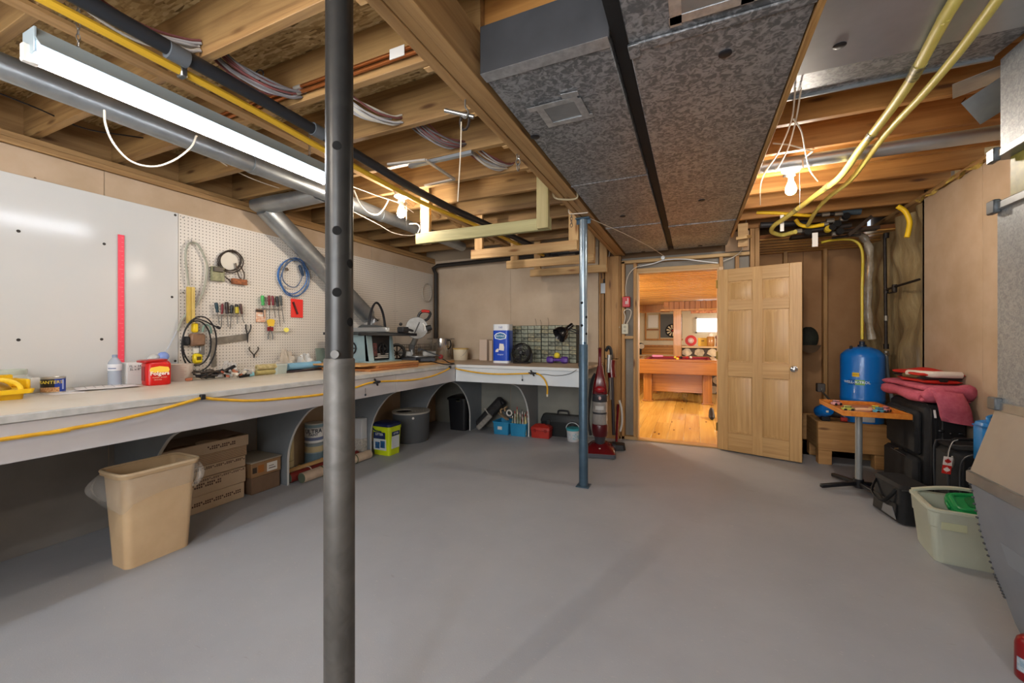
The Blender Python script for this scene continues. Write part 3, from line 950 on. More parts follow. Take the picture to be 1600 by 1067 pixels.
hp = Vector((-.905, 1.50, ZBM))
t = thing('screw_hook', 'steel screw hook with a wire thimble under the beam, string hanging from it', 'hook', hp)
obj('hook', M().tube([hp + Vector(v) for v in ((.02, 0, .01), (.02, 0, -.03), (.035, 0, -.055), (.02, 0, -.078), (0, 0, -.06))], .004, 6, sm=5), STEEL, t, w=True)
obj('thimble', M().tube([hp + Vector((.01 + .022 * math.cos(R(k * 36)), .012, -.085 + .036 * math.sin(R(k * 36)))) for k in range(10)], .006, 6, closed=True), DARKIRON, t, w=True)
obj('bolt', M().cyl(hp + Vector((-.07, -.02, -.035)), hp + Vector((.05, .02, -.07)), .009, seg=10), STEEL, t, w=True)
cable('hanging_string', [hp + Vector((-.0, .0, -.09)), hp + Vector((-.01, .01, -.22)), hp + Vector((-.03, .02, -.42))], .0025, mat('cfc4ae', .8), 'fine string hanging straight down from the beam hook', 'string')
t = thing('chain_link', 'steel S link hanging from the beam at the taped duct panel', 'link', (-.89, 2.05, ZBM - .07))
for k in range(3):
    c = Vector((-.885, 2.07, ZBM - .01 - .03 * k))
    obj('link', M().tube([c + Vector(((.011 if k % 2 else .002) * math.cos(R(j * 36)), (.002 if k % 2 else .011) * math.cos(R(j * 36)), .02 * math.sin(R(j * 36)))) for j in range(10)], .0035, 6, closed=True), STEEL, t, w=True)
cable('beam_rope', [(-.91, 2.83, 2.40), (-.93, 2.84, 2.29), (-.85, 2.85, 2.258), (-.77, 2.87, 2.262), (-.76, 2.86, 2.30)], .007, mat('a39678', .9), 'short grey rope tied round the beam above the first rack', 'rope')
cable('beam_twine', [(-.91, 3.2, 2.36), (-.92, 3.2, 2.27), (-.86, 3.2, 2.255), (-.77, 3.22, 2.258)], .004, CW, 'white twine loop round the beam next to the bluish post', 'string')
t = thing('beam_chain', 'small bright chain dangling from the beam beside the bluish post', 'chain', (-.9, 3.22, 2.2))
for k in range(4):
    c = Vector((-.905, 3.22, 2.25 - .026 * k))
    obj('link', M().tube([c + Vector(((.009 if k % 2 else .002) * math.cos(R(j * 45)), (.002 if k % 2 else .009) * math.cos(R(j * 45)), .017 * math.sin(R(j * 45)))) for j in range(8)], .003, 6, closed=True), CHROME, t, w=True)
cable('pull_string', [(-.80, 3.38, 2.262), (-.6, 3.9, 2.235), (-.42, 4.5, 2.215), (-.30, 5.1, 2.205)], .0028, mat('cfc4ae', .8), 'thin string stretched under the ducts from the bluish post to the door wall', 'string', sm=3)

# ------------------------------------------------------------------ lamps
def shop_light(x, y0, y1, z, label, watts):
    t = thing('shop_light', label, 'light', (x, (y0 + y1) / 2, z))
    hood = mat('9dacb4', .4, .2)
    obj('hood', M().ring_loft([[Vector((x + dx, y, z + dz)) for dx, dz in ((-.085, .012), (-.045, .05), (-.03, .088), (.03, .088), (.045, .05), (.085, .012), (.083, .010), (.042, .045), (-.042, .045), (-.083, .010))] for y in (y0, y1)]), hood, t, w=True)
    for y in (y0, y1):
        obj('end_plate', M().box(x - .045, x + .045, y - .004, y + .004, z + .0, z + .085, .002), hood, t, w=True)
        obj('socket', M().box(x - .012, x + .012, y - .02, y + .02, z - .03, z + .03, .003), WHITE, t, w=True)
    obj('tube', M().cyl((x, y0 + .02, z - .008), (x, y1 - .02, z - .008), .0185, seg=16), emis('f4f8ff', watts), t, w=True)
    for y in (y0 + .12, y1 - .12):
        n = 9
        top = ZJ + .05
        for k in range(n):
            c = Vector((x, y, z + .085 + (top - z - .085) * (k + .5) / n)); h = (top - z - .085) / n * .62
            obj('chain_link', M().tube([c + Vector(((.006 if k % 2 else 0) * math.cos(R(j * 60)), (0 if k % 2 else .006) * math.cos(R(j * 60)), h * math.sin(R(j * 60)))) for j in range(6)], .0016, 5, closed=True), STEEL, t, w=True)
    return t


shop_light(-2.07, .60, 1.83, 2.225, 'lit fluorescent shop light hanging on chains above the long bench', TUBE_W)
shop_light(-2.07, -2.7, -1.47, 2.225, 'unseen fluorescent shop light added as fill behind the camera above the bench', REAR_FILL_TUBE_W)  # this fixture and the next are added out of view as fill light
shop_light(-.45, -1.6, -.37, 2.15, 'unseen fluorescent shop light added as fill behind the camera under the wide duct', REAR_FILL_TUBE_W)


def bulb_lamp(x, y, label, watts, z=ZJ):
    t = thing('porcelain_lamp', label, 'light', (x, y, z))
    obj('base', M().lathe([(.0, 0), (.058, -.001), (.058, -.012), (.045, -.022), (.028, -.03), (.026, -.05), (.0, -.05)], (x, y, z), 24), mat('e9e6de', .25), t, w=True)
    obj('mounting_bar', M().box(x - .02, x + .02, y - .04, y + .165, z, z + .018, .003) if x > 0 else M().box(x - .04, x + .04, y - .04, y + .04, z, ZJ, .004), STEEL, t, w=True)
    obj('collar', M().cyl((x, y, z - .05), (x, y, z - .095), .017, .02, seg=16), mat('d9d4c8', .4), t, w=True)
    b = obj('bulb', M().lathe([(.0, -.092), (.018, -.095), (.022, -.105), (.03, -.125), (.034, -.145), (.030, -.165), (.018, -.178), (0, -.182)], (x, y, z), 20), emis('fff2e2', watts), t, w=True)
    obj('pull_chain', M().tube([(x + .05, y, z - .02), (x + .052, y, z - .15), (x + .052, y, z - .28)], .0016, 5), STEEL, t, w=True)
    return t


bulb_lamp(-2.17, 2.66, 'lit bare bulb in a porcelain holder near the hanging racks', BULB_W, ZJ - .045)
bulb_lamp(.625, 3.40, 'lit bare bulb in a porcelain holder next to the yellow pipes', BULB_W, ZJ - .02)
bulb_lamp(-1.45, -.9, 'unseen bare bulb in a porcelain holder added as fill behind the camera', REAR_FILL_BULB_W)  # both rear bulbs are unseen, added to brighten the room
bulb_lamp(.75, -2.6, 'unseen bare bulb in a porcelain holder added as fill behind the camera by the pan duct', REAR_FILL_BULB_W, 2.40)
# ------------------------------------------------------------------ the workbench along two walls
ZT, BX, BY = .945, -2.52, 4.05
TOPM = mat('d3c9b9', .4, 0, 'c3b59d', 3.2, lo=.5, hi=.75)
EDGEM = mat('bdbdbb', .5, 0, 'a9a9a6', 14)
APR = mat('b4b2b5', .45, 0, 'bbb9bb', 3)
APRB = mat('bfc6cb', .45, 0, 'c6ccd0', 3)
BRK = mat('7d858c', .55, 0, '868e95', 3)
wbn = thing('workbench', 'long grey L-shaped workbench built along two walls', 'workbench', (BX, 2, 0))
Wb = lambda n, m, mt, par=wbn: obj(n, m, mt, par, w=True)
for y0, y1 in ((-2.6, -.2), (-.2, 2.24), (2.24, 4.05)):
    Wb('worktop_board', M().box(XL + .002, BX - .022, y0 + .001, y1 - .001, ZT - .03, ZT, .002), TOPM)
Wb('worktop_board', M().box(XL + .002, -1.03, BY + .022, YB - .002, ZT - .03, ZT, .002), mat('c2b09a', .5, 0, 'b39f86', 4))
Wb('worktop_edge', M().box(BX - .021, BX + .006, -2.6, BY + .02, ZT - .032, ZT + .001, .003), EDGEM)
Wb('worktop_edge', M().box(BX + .007, -1.03, BY - .006, BY + .021, ZT - .032, ZT + .001, .003), mat('c9cdce', .45))
for y0, y1 in ((-2.6, -.3), (-.3, 3.02), (3.02, BY)):
    Wb('apron_board', M().box(BX - .022, BX - .004, y0 + .001, y1 - .001, .75, ZT - .033, .003), APR)
Wb('apron_board', M().box(BX - .004, -1.035, BY + .004, BY + .022, .75, ZT - .033, .003), APRB)
prof = [(-3.155, 0), (-3.155, .22), (-3.135, .33), (-3.07, .47), (-2.98, .58), (-2.887, .66), (-2.75, .715), (-2.60, .748)]
pc = [Vector((a, b, 0)) for a, b in prof]
pc = [(p.x, p.y) for p in crom(pc[1:], 4)]
pc = [(-3.155, 0)] + pc
for y in (-1.51, -.53, .44, 1.416, 2.393, 3.37, 4.33):
    b = Wb('bracket', M().prism([(XL + .006, 0)] + pc + [(XL + .006, .748)], 'y', y - .008, y + .008), BRK)
    e = M()
    e.ring_loft([[Vector((px + dx, yy, pz + dz)) for dx, dz, yy in ((-.002, .001, y - .0085), (.003, -.002, y - .0085), (.003, -.002, y + .0085), (-.002, .001, y + .0085))] for px, pz in pc])
    obj('edge_band', e, mat('c6c8c8', .5), b, w=True)
for x in (-2.76, -1.905):
    pq = [(4.80 - (a + 3.155) * 1.22, z) for a, z in pc]
    b = Wb('bracket', M().prism([(YB - .006, 0)] + pq + [(YB - .006, .748)], 'x', x - .008, x + .008), BRK)
    e = M()
    e.ring_loft([[Vector((xx, py + dy, pz + dz)) for dy, dz, xx in ((.002, .001, x - .0085), (-.003, -.002, x - .0085), (-.003, -.002, x + .0085), (.002, .001, x + .0085))] for py, pz in pq])
    obj('edge_band', e, mat('c6c8c8', .5), b, w=True)

# yellow air hose along the apron
hs = thing('air_hose', 'yellow air hose hooked along the front of the workbench', 'hose', (BX + .02, 2, .85))
hx = BX + .016
pts = [PX(u, v, hx) for u, v in ((0, 687), (60, 679), (120, 668), (180, 657), (240, 643), (290, 629), (316, 622), (340, 624), (395, 626), (450, 622), (505, 616), (550, 607), (585, 597), (640, 594), (670, 589), (692, 581), (704, 574.5))]
pts = [Vector((hx, y, pts[0].z + .0)) for y in (-1.8,)] + pts
obj('hose_run', M().tube(pts, .0085, 8, sm=4), YHOSE, hs, w=True)
hy = BY - .018
pts2 = [Vector((hx, BY - .03, .905))] + [PY(u, v, hy) for u, v in ((717, 577), (745, 582), (780, 584.5), (825, 583.5), (840, 584), (850, 592), (855, 604), (855, 616))]
obj('hose_run', M().tube(pts2, .0085, 8, sm=4), YHOSE, hs, w=True)
e = pts2[-1]
obj('nozzle', M().cyl(e, e + Vector((0, 0, -.025)), .010, .008, seg=10), mat('cfc8b4', .5), hs, w=True)
for q, nm in ((PX(316, 621, hx), 1), (PX(703, 574, hx), 1)):
    obj('hook', M().box(q.x - .009, q.x + .014, q.y - .012, q.y + .012, q.z - .012, q.z + .018, .003), BLACK, hs, w=True)
for q, ax in ((PX(588, 597, hx), 'y'), (PY(832, 583, hy), 'x')):
    m = M().box(q.x - (.009 if ax == 'y' else .02), q.x + .02, q.y - .02, q.y + (.02 if ax == 'y' else .010), q.z - .012, q.z + .012, .003)
    dd = Vector((0, .045, 0)) if ax == 'y' else Vector((.045, 0, 0))
    m.cyl(q - dd, q + dd, .0095, seg=8).bar(q + dd * .4 + Vector((0, 0, -.03)), q - dd * .5 + Vector((0, 0, .03)), .012, .012)
    obj('valve', m, BLACKM, hs, w=True)
for q in (PX(571, 612, hx), PY(816, 590, hy)):
    obj('hanging_key', M().tube([q + Vector((0, 0, .03)), q, q + Vector((0, 0, -.02))], .002, 5).sph(q + Vector((0, 0, -.025)), (.008, .008, .012), 8, 6), BLACK, hs, w=True)

# ------------------------------------------------------------------ boards on the long wall
WBM = mat('c6c7c5', .15, 0, 'cac9c6', 2)
YP = 1.78
wbo = thing('hardboard_sheet', 'glossy white hardboard panel on the wall next to the pegboard', 'panel', (XL, .55, ZT))
obj('sheet', M().box(XL + .001, XL + .007, YP - 2.44, YP - .003, ZT + .001, 2.194, .001), WBM, wbo, w=True)
obj('sheet', M().box(XL + .001, XL + .007, YP - 4.88, YP - 2.443, ZT + .001, 2.194, .001), WBM, wbo, w=True)
for u, v in ((29, 361), (29, 531), (163, 381), (159, 530), (274, 336), (269, 464), (274, 564)):
    q = PX(u, v, XL + .008)
    obj('screw', M().lathe([(0, .0), (.009, 0), (.007, .003), (0, .004)], (0, 0, 0), 10).xf(Matrix.Translation((XL + .007, q.y, q.z)) @ Matrix.Rotation(R(90), 4, 'Y')), mat('2a2622', .5), wbo, w=True)
PEG = peg_mat()
for i, (a, b, lab) in enumerate(((YP, YP + 2.44, 'long white pegboard with tools hung on it'), (YP + 2.443, YB - .06, 'short white pegboard in the corner behind the mitre saw'))):
    t = thing('pegboard', lab, 'pegboard', (XL, (a + b) / 2, ZT), group='pegboards on the long wall')
    obj('perforated_sheet', M().box(XL + .001, XL + .007, a, b, ZT + .001, 2.194), PEG, t, w=True, smooth=0)
    for y in (a + .03, b - .03):
        for z in (2.17, 1.6):
            obj('screw', M().cyl((XL + .007, y, z), (XL + .0095, y, z), .006, seg=8), STEEL, t, w=True)

# ------------------------------------------------------------------ things hung on the pegboard
XP = XL + .012
P_ = lambda u, v, o=0.0: PX(u, v, XP + o)
pz = lambda x, y, o=0.0: P_(250 + x / 5.926, 330 + y / 5.926, o)      # from a close look at the upper pegboard
pw = lambda x, y, o=0.0: P_(300 + x / 7.273, 440 + y / 7.273, o)
pv = lambda x, y, o=0.0: P_(270 + x / 6.667, 440 + y / 6.667, o)

t = thing('clear_tube', 'greyish clear plastic tube looped from a peg beside the yellow stick', 'tube', pz(290, 290))
obj('tube_loop', M().tube([pz(x, y, .02) for x, y in ((265, 690), (250, 560), (235, 420), (250, 325), (290, 288), (350, 310), (400, 400), (435, 500), (430, 600), (400, 740), (340, 860), (240, 960), (200, 1010), (165, 1110))], .008, 8, sm=5), mat('a7a898', .3, alpha=.8), t, w=True)
obj('peg_hook', M().tube([pz(290, 262), pz(290, 262, .03), pz(290, 290, .035)], .003, 6), STEEL, t, w=True)

t = thing('phone_wire_bundle', 'dark cord looped over a peg with old terminal plates hanging from it', 'wires', pz(640, 370))
for k, (cx, cy, rx, ry) in enumerate(((640, 460, 105, 90), (655, 455, 100, 95), (660, 470, 112, 100))):
    obj('cord_loop', M().tube([pz(cx + rx * math.cos(R(a)), cy + ry * math.sin(R(a)), .012 + .008 * k) for a in range(0, 360, 24)], .0045, 6, closed=True, sm=2), mat('3a3028', .5), t, w=True)
def plate(par, nm, x0, x1, y0, y1, fn, th, m, b=.003, o=.0):
    a, c_ = fn(x0, y0, o), fn(x1, y1, o)
    return obj(nm, M().box(XP + o, XP + o + th, min(a.y, c_.y), max(a.y, c_.y), min(a.z, c_.z), max(a.z, c_.z), b), m, par, w=True)
pl = plate(t, 'terminal_plate', 463, 580, 508, 655, pz, .03, mat('77765a', .5, .2, '9a9a78', 30))
plate(pl, 'screw_block', 470, 560, 515, 570, pz, .045, mat('4a443c', .4, .3))
plate(t, 'coil_plate', 655, 790, 620, 688, pz, .03, mat('a4623c', .45, .4, '6e4630', 40))
obj('backing_disc', M().cyl(pz(640, 465), pz(640, 465) + Vector((.006, 0, 0)), .075, seg=20), mat('b3b0a8', .4, .3), t, w=True)
obj('cord_tail', M().tube([pz(x, y, .02) for x, y in ((700, 480), (715, 550), (735, 610), (770, 640), (780, 580), (740, 500))], .0055, 6, sm=4), mat('54463c', .5), t, w=True)
obj('cord_tail', M().tube([pz(x, y, .02) for x, y in ((530, 480), (560, 570), (620, 620), (660, 660))], .0045, 6, sm=4), mat('3a3028', .5), t, w=True)

t = thing('extension_cord', 'blue extension cord coiled on a peg below the galvanised stack', 'cord', pz(1240, 440))
bl = mat('2f68ad', .4)
for k, (cx, cy, rx, ry, m) in enumerate(((1240, 610, 140, 178, bl), (1225, 600, 130, 165, bl), (1250, 620, 125, 170, mat('44638a', .4)), (1230, 570, 95, 135, mat('4f5f78', .4)))):
    obj('cord_loop', M().tube([pz(cx + rx * math.cos(R(a)) + 8 * math.sin(3 * R(a) + k), cy + ry * math.sin(R(a)), .012 + .008 * k) for a in range(0, 360, 24)], .005, 6, closed=True, sm=2), m, t, w=True)
obj('plug', M().bar(pz(1290, 500, .03), pz(1325, 600, .03), .024, .024, (1, 0, 0), .005), mat('22364f', .4), t, w=True)
obj('plug', M().bar(pz(1165, 525, .03), pz(1185, 550, .03), .022, .022, (1, 0, 0), .004), mat('55483c', .4), t, w=True)


def driver(hx0, hy0, hx1, hy1, tx, ty, col, label, w=.013, col2=None):
    a, b, c_ = pw(hx0, hy0, .03), pw(hx1, hy1, .03), pw(tx, ty, .02)
    t = thing('screwdriver', label, 'screwdriver', b, group='screwdrivers on the pegboard')
    d = (b - a)
    n = 16
    rings = []
    rot = d.to_track_quat('Z', 'X').to_matrix().to_4x4()
    m = M().lathe([(0, 0), (w * .8, .001), (w, .012), (w, d.length * .55), (w * .75, d.length * .72), (w * .95, d.length * .95), (w * .7, d.length), (0, d.length)], seg=10)
    m.xf(Matrix.Translation(a) @ rot)
    h = obj('handle', m, mat(col, .35), t, w=True)
    if col2:
        m = M().cyl((0, 0, d.length * .3), (0, 0, d.length * .9), w * 1.06, seg=10).xf(Matrix.Translation(a) @ rot)
        obj('band', m, mat(col2, .4), h, w=True)
    obj('shaft', M().cyl(b, c_, .0035, seg=8), STEEL if col != '3a2a26' else DARKIRON, t, w=True)
    return t


driver(272, 236, 290, 350, 311, 490, '1f3a44', 'dark teal handled screwdriver, first of the lower row')
driver(345, 250, 340, 368, 332, 520, '6e1f26', 'slim dark red screwdriver beside the dark teal one', .009)
driver(392, 230, 402, 365, 412, 515, '2c211f', 'thick black-brown screwdriver in the middle of the lower row', .015, None)
driver(455, 265, 448, 360, 433, 542, '16171a', 'short black screwdriver beside the black and yellow one')
driver(505, 255, 512, 368, 515, 480, '1c1c1c', 'black screwdriver with a yellow band', .014, 'b9a728')
driver(548, 250, 566, 368, 590, 470, '4b322c', 'brown screwdriver, last of the lower row next to the pliers', .011)
driver(800, 156, 806, 270, 815, 400, '3fa050', 'translucent green handled screwdriver at the start of the upper row', .015)
driver(873, 156, 878, 268, 878, 445, '6b1220', 'dark red screwdriver beside the green handled one', .012)
driver(912, 160, 922, 268, 948, 405, '7a2632', 'second dark red screwdriver, slightly lower, beside the black one', .011)
driver(962, 165, 978, 282, 1002, 505, '26282a', 'black screwdriver with long shaft in the upper row', .014)
driver(1003, 155, 1016, 272, 1048, 468, '4a4e4c', 'grey screwdriver at the end of the upper row', .012)
for y, x0, x1 in ((372, 255, 590), (300, 760, 1050)):
    single('tool_rail', M().bar(pw(x0, y, .022), pw(x1, y, .022), .03, .004), mat('a7a59f', .4, .5), 'thin metal rail holding the %s row of screwdrivers' % ('lower' if y > 350 else 'upper'), 'rail', 'screwdriver rails')

t = thing('red_packet', 'red packet with a dark blade inside hung below the blue cord', 'packet', pw(1190, 300))
plate(t, 'card', 1122, 1258, 192, 412, pw, .006, mat('e0281e', .35), .002)
obj('blade', M().bar(pw(1150, 230, .012), pw(1200, 370, .012), .018, .006, (1, 0, 0)), mat('431014', .4), t, w=True)
t = thing('orange_packet', 'orange and white parts packet beside the upper screwdrivers', 'packet', pw(770, 380))
plate(t, 'bag', 722, 828, 310, 462, pw, .012, mat('c98560', .35, 0, 'e2cdb8', 60), .003)
plate(t, 'header_card', 722, 805, 316, 350, pw, .015, mat('3a2a22', .5), .001)
plate(t, 'window', 735, 800, 372, 395, pw, .0145, mat('e3d9cc', .3), .001)


def pliers(fn, top, piv, tip, spread, col, label, colj='3a3634'):
    t = thing('pliers', label, 'pliers', fn(*piv))
    for s in (-1, 1):
        obj('handle', M().tube([fn(top[0] + s * spread, top[1], .02), fn(top[0] + s * spread * 1.05, top[1] * .6 + piv[1] * .4, .02), fn(piv[0] + s * 4, piv[1], .02)], .0055, 7, sm=4), mat(col, .4), t, w=True)
    obj('jaw', M().tube([fn(piv[0], piv[1] - 6, .02), fn((piv[0] + tip[0]) / 2, (piv[1] + tip[1]) / 2, .02), fn(*tip, .02)], lambda q: .011 * (1 - .6 * q), 8, flat=.6), mat(colj, .4, .6), t, w=True)
    return t


pliers(pw, (640, 485), (632, 600), (632, 692), 26, '2a2a2b', 'dark grey pliers hanging at the end of the steel square')
pliers(pw, (702, 740), (705, 830), (705, 868), 46, '4b4238', 'small open pliers hung low between the square and the bench')
t = pliers(pw, (890, 655), (890, 545), (890, 500), 24, '6c6f70', 'pliers with dark red grips under a yellow guard', '7a1518')
obj('guard', M().prism([(0, 0)] * 0 + [(0, 0), (.05, .0), (.062, .05), (.045, .065), (.012, .065), (-.012, .05)], 'x', 0, .01).xf(Matrix.Translation(pw(862, 505, .025))), mat('e2b93a', .5), t, w=True)
for s in (-1, 1):
    obj('grip', M().tube([pw(890 + s * 20, 515, .025), pw(890 + s * 20, 560, .025)], .012, 8), mat('7a1518', .4), t, w=True)
t = thing('tubing_cutter', 'thin tool with a pale yellow round end hung beside the red-grip pliers', 'tool', pw(1060, 550))
obj('bar', M().bar(pw(935, 568, .015), pw(1050, 565, .015), .008, .005), mat('8b8264', .5), t, w=True)
obj('yellow_end', M().cyl(pw(1072, 548, .005), pw(1072, 548, .025), .022, seg=14), mat('dfd25a', .4), t, w=True)

t = thing('framing_square', 'grey steel framing square hanging behind the black cable loop', 'square', pw(240, 680))
gs = mat('8b857b', .4, .4, '756f66', 20)
obj('blade', M().bar(pw(228, 682, .004), pw(625, 628, .004), .003, .058, b=.0005), gs, t, w=True)
obj('tongue', M().bar(pw(234, 672, .0045), pw(252, 965, .0045), .003, .04, (0, 1, 0), .0005), gs, t, w=True)

t = thing('wooden_straightedge', 'yellowish wooden stick hanging upright at the pegboard edge', 'stick', pv(160, 430))
a, b = pv(160, 58, .012), pv(160, 435, .012)
obj('stick', M().box(XP + .03, XP + .05, a.y - .024, a.y + .001, b.z, a.z, .002), mat('c4a74f', .5, 0, 'b79a48', 14), t, w=True)
obj('stick', M().box(XP + .03, XP + .058, a.y + .002, a.y + .024, b.z, a.z, .002), mat('cdb468', .5, 0, 'bfa257', 14), t, w=True)
t = thing('jigsaw', 'brown bodied hand saw with a yellow grip hung under the wooden stick', 'saw', pv(230, 600))
plate(t, 'grip', 186, 240, 432, 530, pv, .04, mat('e3c21c', .4), .008)
g = plate(t, 'body', 152, 308, 540, 668, pv, .05, mat('7b5f4c', .5, .2, '8a6a52', 20), .012)
plate(t, 'shoe', 262, 312, 662, 760, pv, .03, mat('7c7b78', .4, .5), .004)
plate(t, 'front_knob', 85, 150, 570, 665, pv, .05, BLACKM, .012)
t = thing('cable_coil', 'black power cable looped twice on the pegboard over the hand saw', 'cable', pv(220, 390))
for cx, cy, rx, ry, tl in ((250, 640, 148, 232, 0), (275, 660, 180, 285, .15)):
    obj('cable_loop', M().tube([pv(cx + rx * math.cos(R(a)) , cy + ry * math.sin(R(a)) - tl * (cx + rx * math.cos(R(a)) - 200), .055 + .01 * tl) for a in range(0, 360, 20)], .0055, 7, closed=True, sm=2), mat('17171a', .45), t, w=True)
obj('cable_tail', M().tube([pv(x, y, .06) for x, y in ((205, 410), (240, 388), (320, 405), (420, 455), (485, 482))], .0055, 7, sm=4), mat('17171a', .45), t, w=True)
obj('plug', M().bar(pv(455, 470, .06), pv(495, 488, .06), .02, .02, b=.004), BLACK, t, w=True)
t = thing('tape_measure', 'yellow tape measure hung low inside the black cable loop', 'tape measure', pv(245, 850))
plate(t, 'case', 195, 288, 752, 848, pv, .035, mat('e4cb21', .4), .01)
plate(t, 'label', 222, 268, 780, 815, pv, .0365, mat('5b4a14', .5), .001)
plate(t, 'belt_clip', 210, 275, 690, 745, pv, .012, mat('d9d6cc', .4), .002)
t = thing('teal_clamp', 'pale teal plastic clip half hidden behind the black cable', 'clip', pv(350, 500))
obj('clip_arm', M().tube([pv(310, 525, .02), pv(322, 470, .02), pv(360, 448, .02), pv(392, 480, .02), pv(400, 540, .02)], .008, 8, sm=4), mat('7f9c90', .4), t, w=True)
cable('wall_loop', [P_(667 + 7 * math.cos(R(a)) , 457 + 14 * math.sin(R(a)), .02) for a in range(-90, 271, 30)], .006, mat('b5aea2', .5), 'small pale cable loop on the corner pegboard', 'cable', sm=3)

# pink-red measuring stick
t = thing('red_ruler', 'tall translucent red ruler standing against the white panel', 'ruler', PX(189, 566, XP))
a, b = PX(184, 366, XP), PX(194, 566, XP)
obj('strip', M().box(XP, XP + .004, a.y, b.y, b.z, a.z - .0, .0005), mat('ef4a5e', .35), t, w=True)
for k in range(28):
    z = b.z + .02 + k * (a.z - b.z - .04) / 27
    obj('graduation', M().box(XP + .0041, XP + .0046, b.y - (.028 if k % 4 == 0 else .016), b.y - .006, z, z + .0015), mat('f7a8a4', .5), t, w=True)

# ------------------------------------------------------------------ things standing on the bench
B_ = lambda u, v: PZ(u, v, ZT)
# yellow tool caddy
t = thing('tool_caddy', 'bright yellow plastic caddy at the frame edge of the bench', 'caddy', (-3.2, .75, ZT))
yc = mat('e2b417', .4)
obj('base', M().rbox(-3.30, -3.135, .50, .89, ZT, ZT + .03, .02, 3, .004), yc, t, w=True)
obj('tray_lip', M().rbox(-3.315, -3.10, .46, .915, ZT + .03, ZT + .052, .02, 3, .006), mat('f0c420', .4), t, w=True)
obj('back_plate', M().box(-3.325, -3.305, .47, .90, ZT + .045, ZT + .118, .006), yc, t, w=True)
obj('end_plate', M().box(-3.31, -3.13, .895, .912, ZT + .05, ZT + .10, .006), yc, t, w=True)
obj('pocket_rim', M().tube([(-3.115, .795 + .078 * math.cos(R(a)), ZT + .05 + .056 * math.sin(R(a))) for a in range(0, 181, 15)], .010, 8), mat('f2cb3a', .4), t, w=True)
obj('pocket', M().sph((-3.19, .795, ZT + .05), (.07, .066, .045), 16, 10), mat('9c7a26', .5), t, w=True)
t = thing('green_tape_roll', 'green tape roll standing in the yellow caddy', 'tape', (-3.12, .69, ZT + .05))
obj('roll', M().tube([(-3.15, .665 + .052 * math.cos(R(a)), ZT + .128 + .052 * math.sin(R(a))) for a in range(0, 360, 20)], .02, 8, closed=True, flat=.6), mat('2fa04a', .35), t, w=True)
obj('core', M().tube([(-3.15, .665 + .033 * math.cos(R(a)), ZT + .128 + .033 * math.sin(R(a))) for a in range(0, 360, 20)], .008, 6, closed=True), mat('1c5c4a', .4), t, w=True)
# glass jar
GLASS = mat('dfe6dc', .05, alpha=.35)
t = thing('glass_jar', 'wide clear glass jar behind the yellow caddy', 'jar', (-3.44, .93, ZT))
obj('body', M().lathe([(.065, 0), (.075, .01), (.075, .085), (.055, .108), (.055, .112)], (-3.44, .93, ZT), 28, cap=False), GLASS, t, w=True)
obj('rim', M().lathe([(.056, .108), (.058, .112), (.058, .135), (.055, .138), (.052, .135), (.052, .11)], (-3.44, .93, ZT), 28, cap=False), mat('c8d0c2', .1, alpha=.55), t, w=True)
single('small_carton', M().box(-3.44, -3.39, .985, 1.03, ZT, ZT + .085, .002), WHITE, 'small plain white carton between the glass jar and the nut tin', 'carton')
# nut tin
c = Vector((-3.33, 1.055, ZT))
t = thing('nut_tin', 'low round nut tin with a black and blue label on the bench', 'tin', c)
obj('body', M().lathe([(.0, 0), (.05, 0), (.05, .004), (.0485, .006), (.0485, .082), (.05, .084), (.05, .09), (.046, .09), (.046, .086), (0, .086)], c, 32), mat('b9b6ae', .3, .7), t, w=True)
fa = math.atan2(-c.y, -c.x)      # faces the lens side of the bench
def wrapband(c, r, z0, z1, a0, a1, n=16):
    return M().grid(lambda u, v: (c.x + r * math.cos(a0 + (a1 - a0) * u), c.y + r * math.sin(a0 + (a1 - a0) * u), c.z + z0 + (z1 - z0) * v), n, 1)
obj('black_label', wrapband(c, .0490, .008, .080, fa - 2.0, fa + .1), mat('1d1a14', .4), t, w=True)
obj('blue_label', wrapband(c, .0490, .008, .080, fa + .1, fa + 1.9), mat('1f3f9c', .4), t, w=True)
obj('nut_picture', wrapband(c, .0493, .008, .034, fa - 1.4, fa + .5), mat('a8683a', .5, 0, 'd9b380', 130), t, w=True)
obj('pale_band', wrapband(c, .0494, .02, .075, fa + .75, fa + .95, 4), mat('aab6dd', .4), t, w=True)
text('lettering', 'PLANTERS', .024, mat('e8d044', .5), t, (math.cos(fa - .35) * .0495, math.sin(fa - .35) * .0495, .062), (R(90), 0, fa - .35 + R(90)), wrap=.0495)
# papers
for k, (u, v, rz, lab) in enumerate(((118, 611, .1, 'loose printed paper sheet lying on the bench by the nut tin'), (165, 606, -.25, 'pale folded paper sheet on the bench in front of the water bottle'))):
    q = B_(u, v)
    t = thing('paper_sheet', lab, 'paper', (q.x + .03, q.y, ZT + .0008 + .007 * k), rz)
    obj('sheet', M().grid(lambda a, b: ((a - .5) * .21, (b - .5) * .28, .001 + .004 * math.sin(3 * a + 4 * b) * b), 6, 8), mat('efebe8', .5), t)
    for j in range(5):
        obj('print_line', M().box(-.08, .06 - .02 * (j % 3), -.1 + .04 * j, -.096 + .04 * j, .0055, .0058), mat('a5a3a4', .7), t)
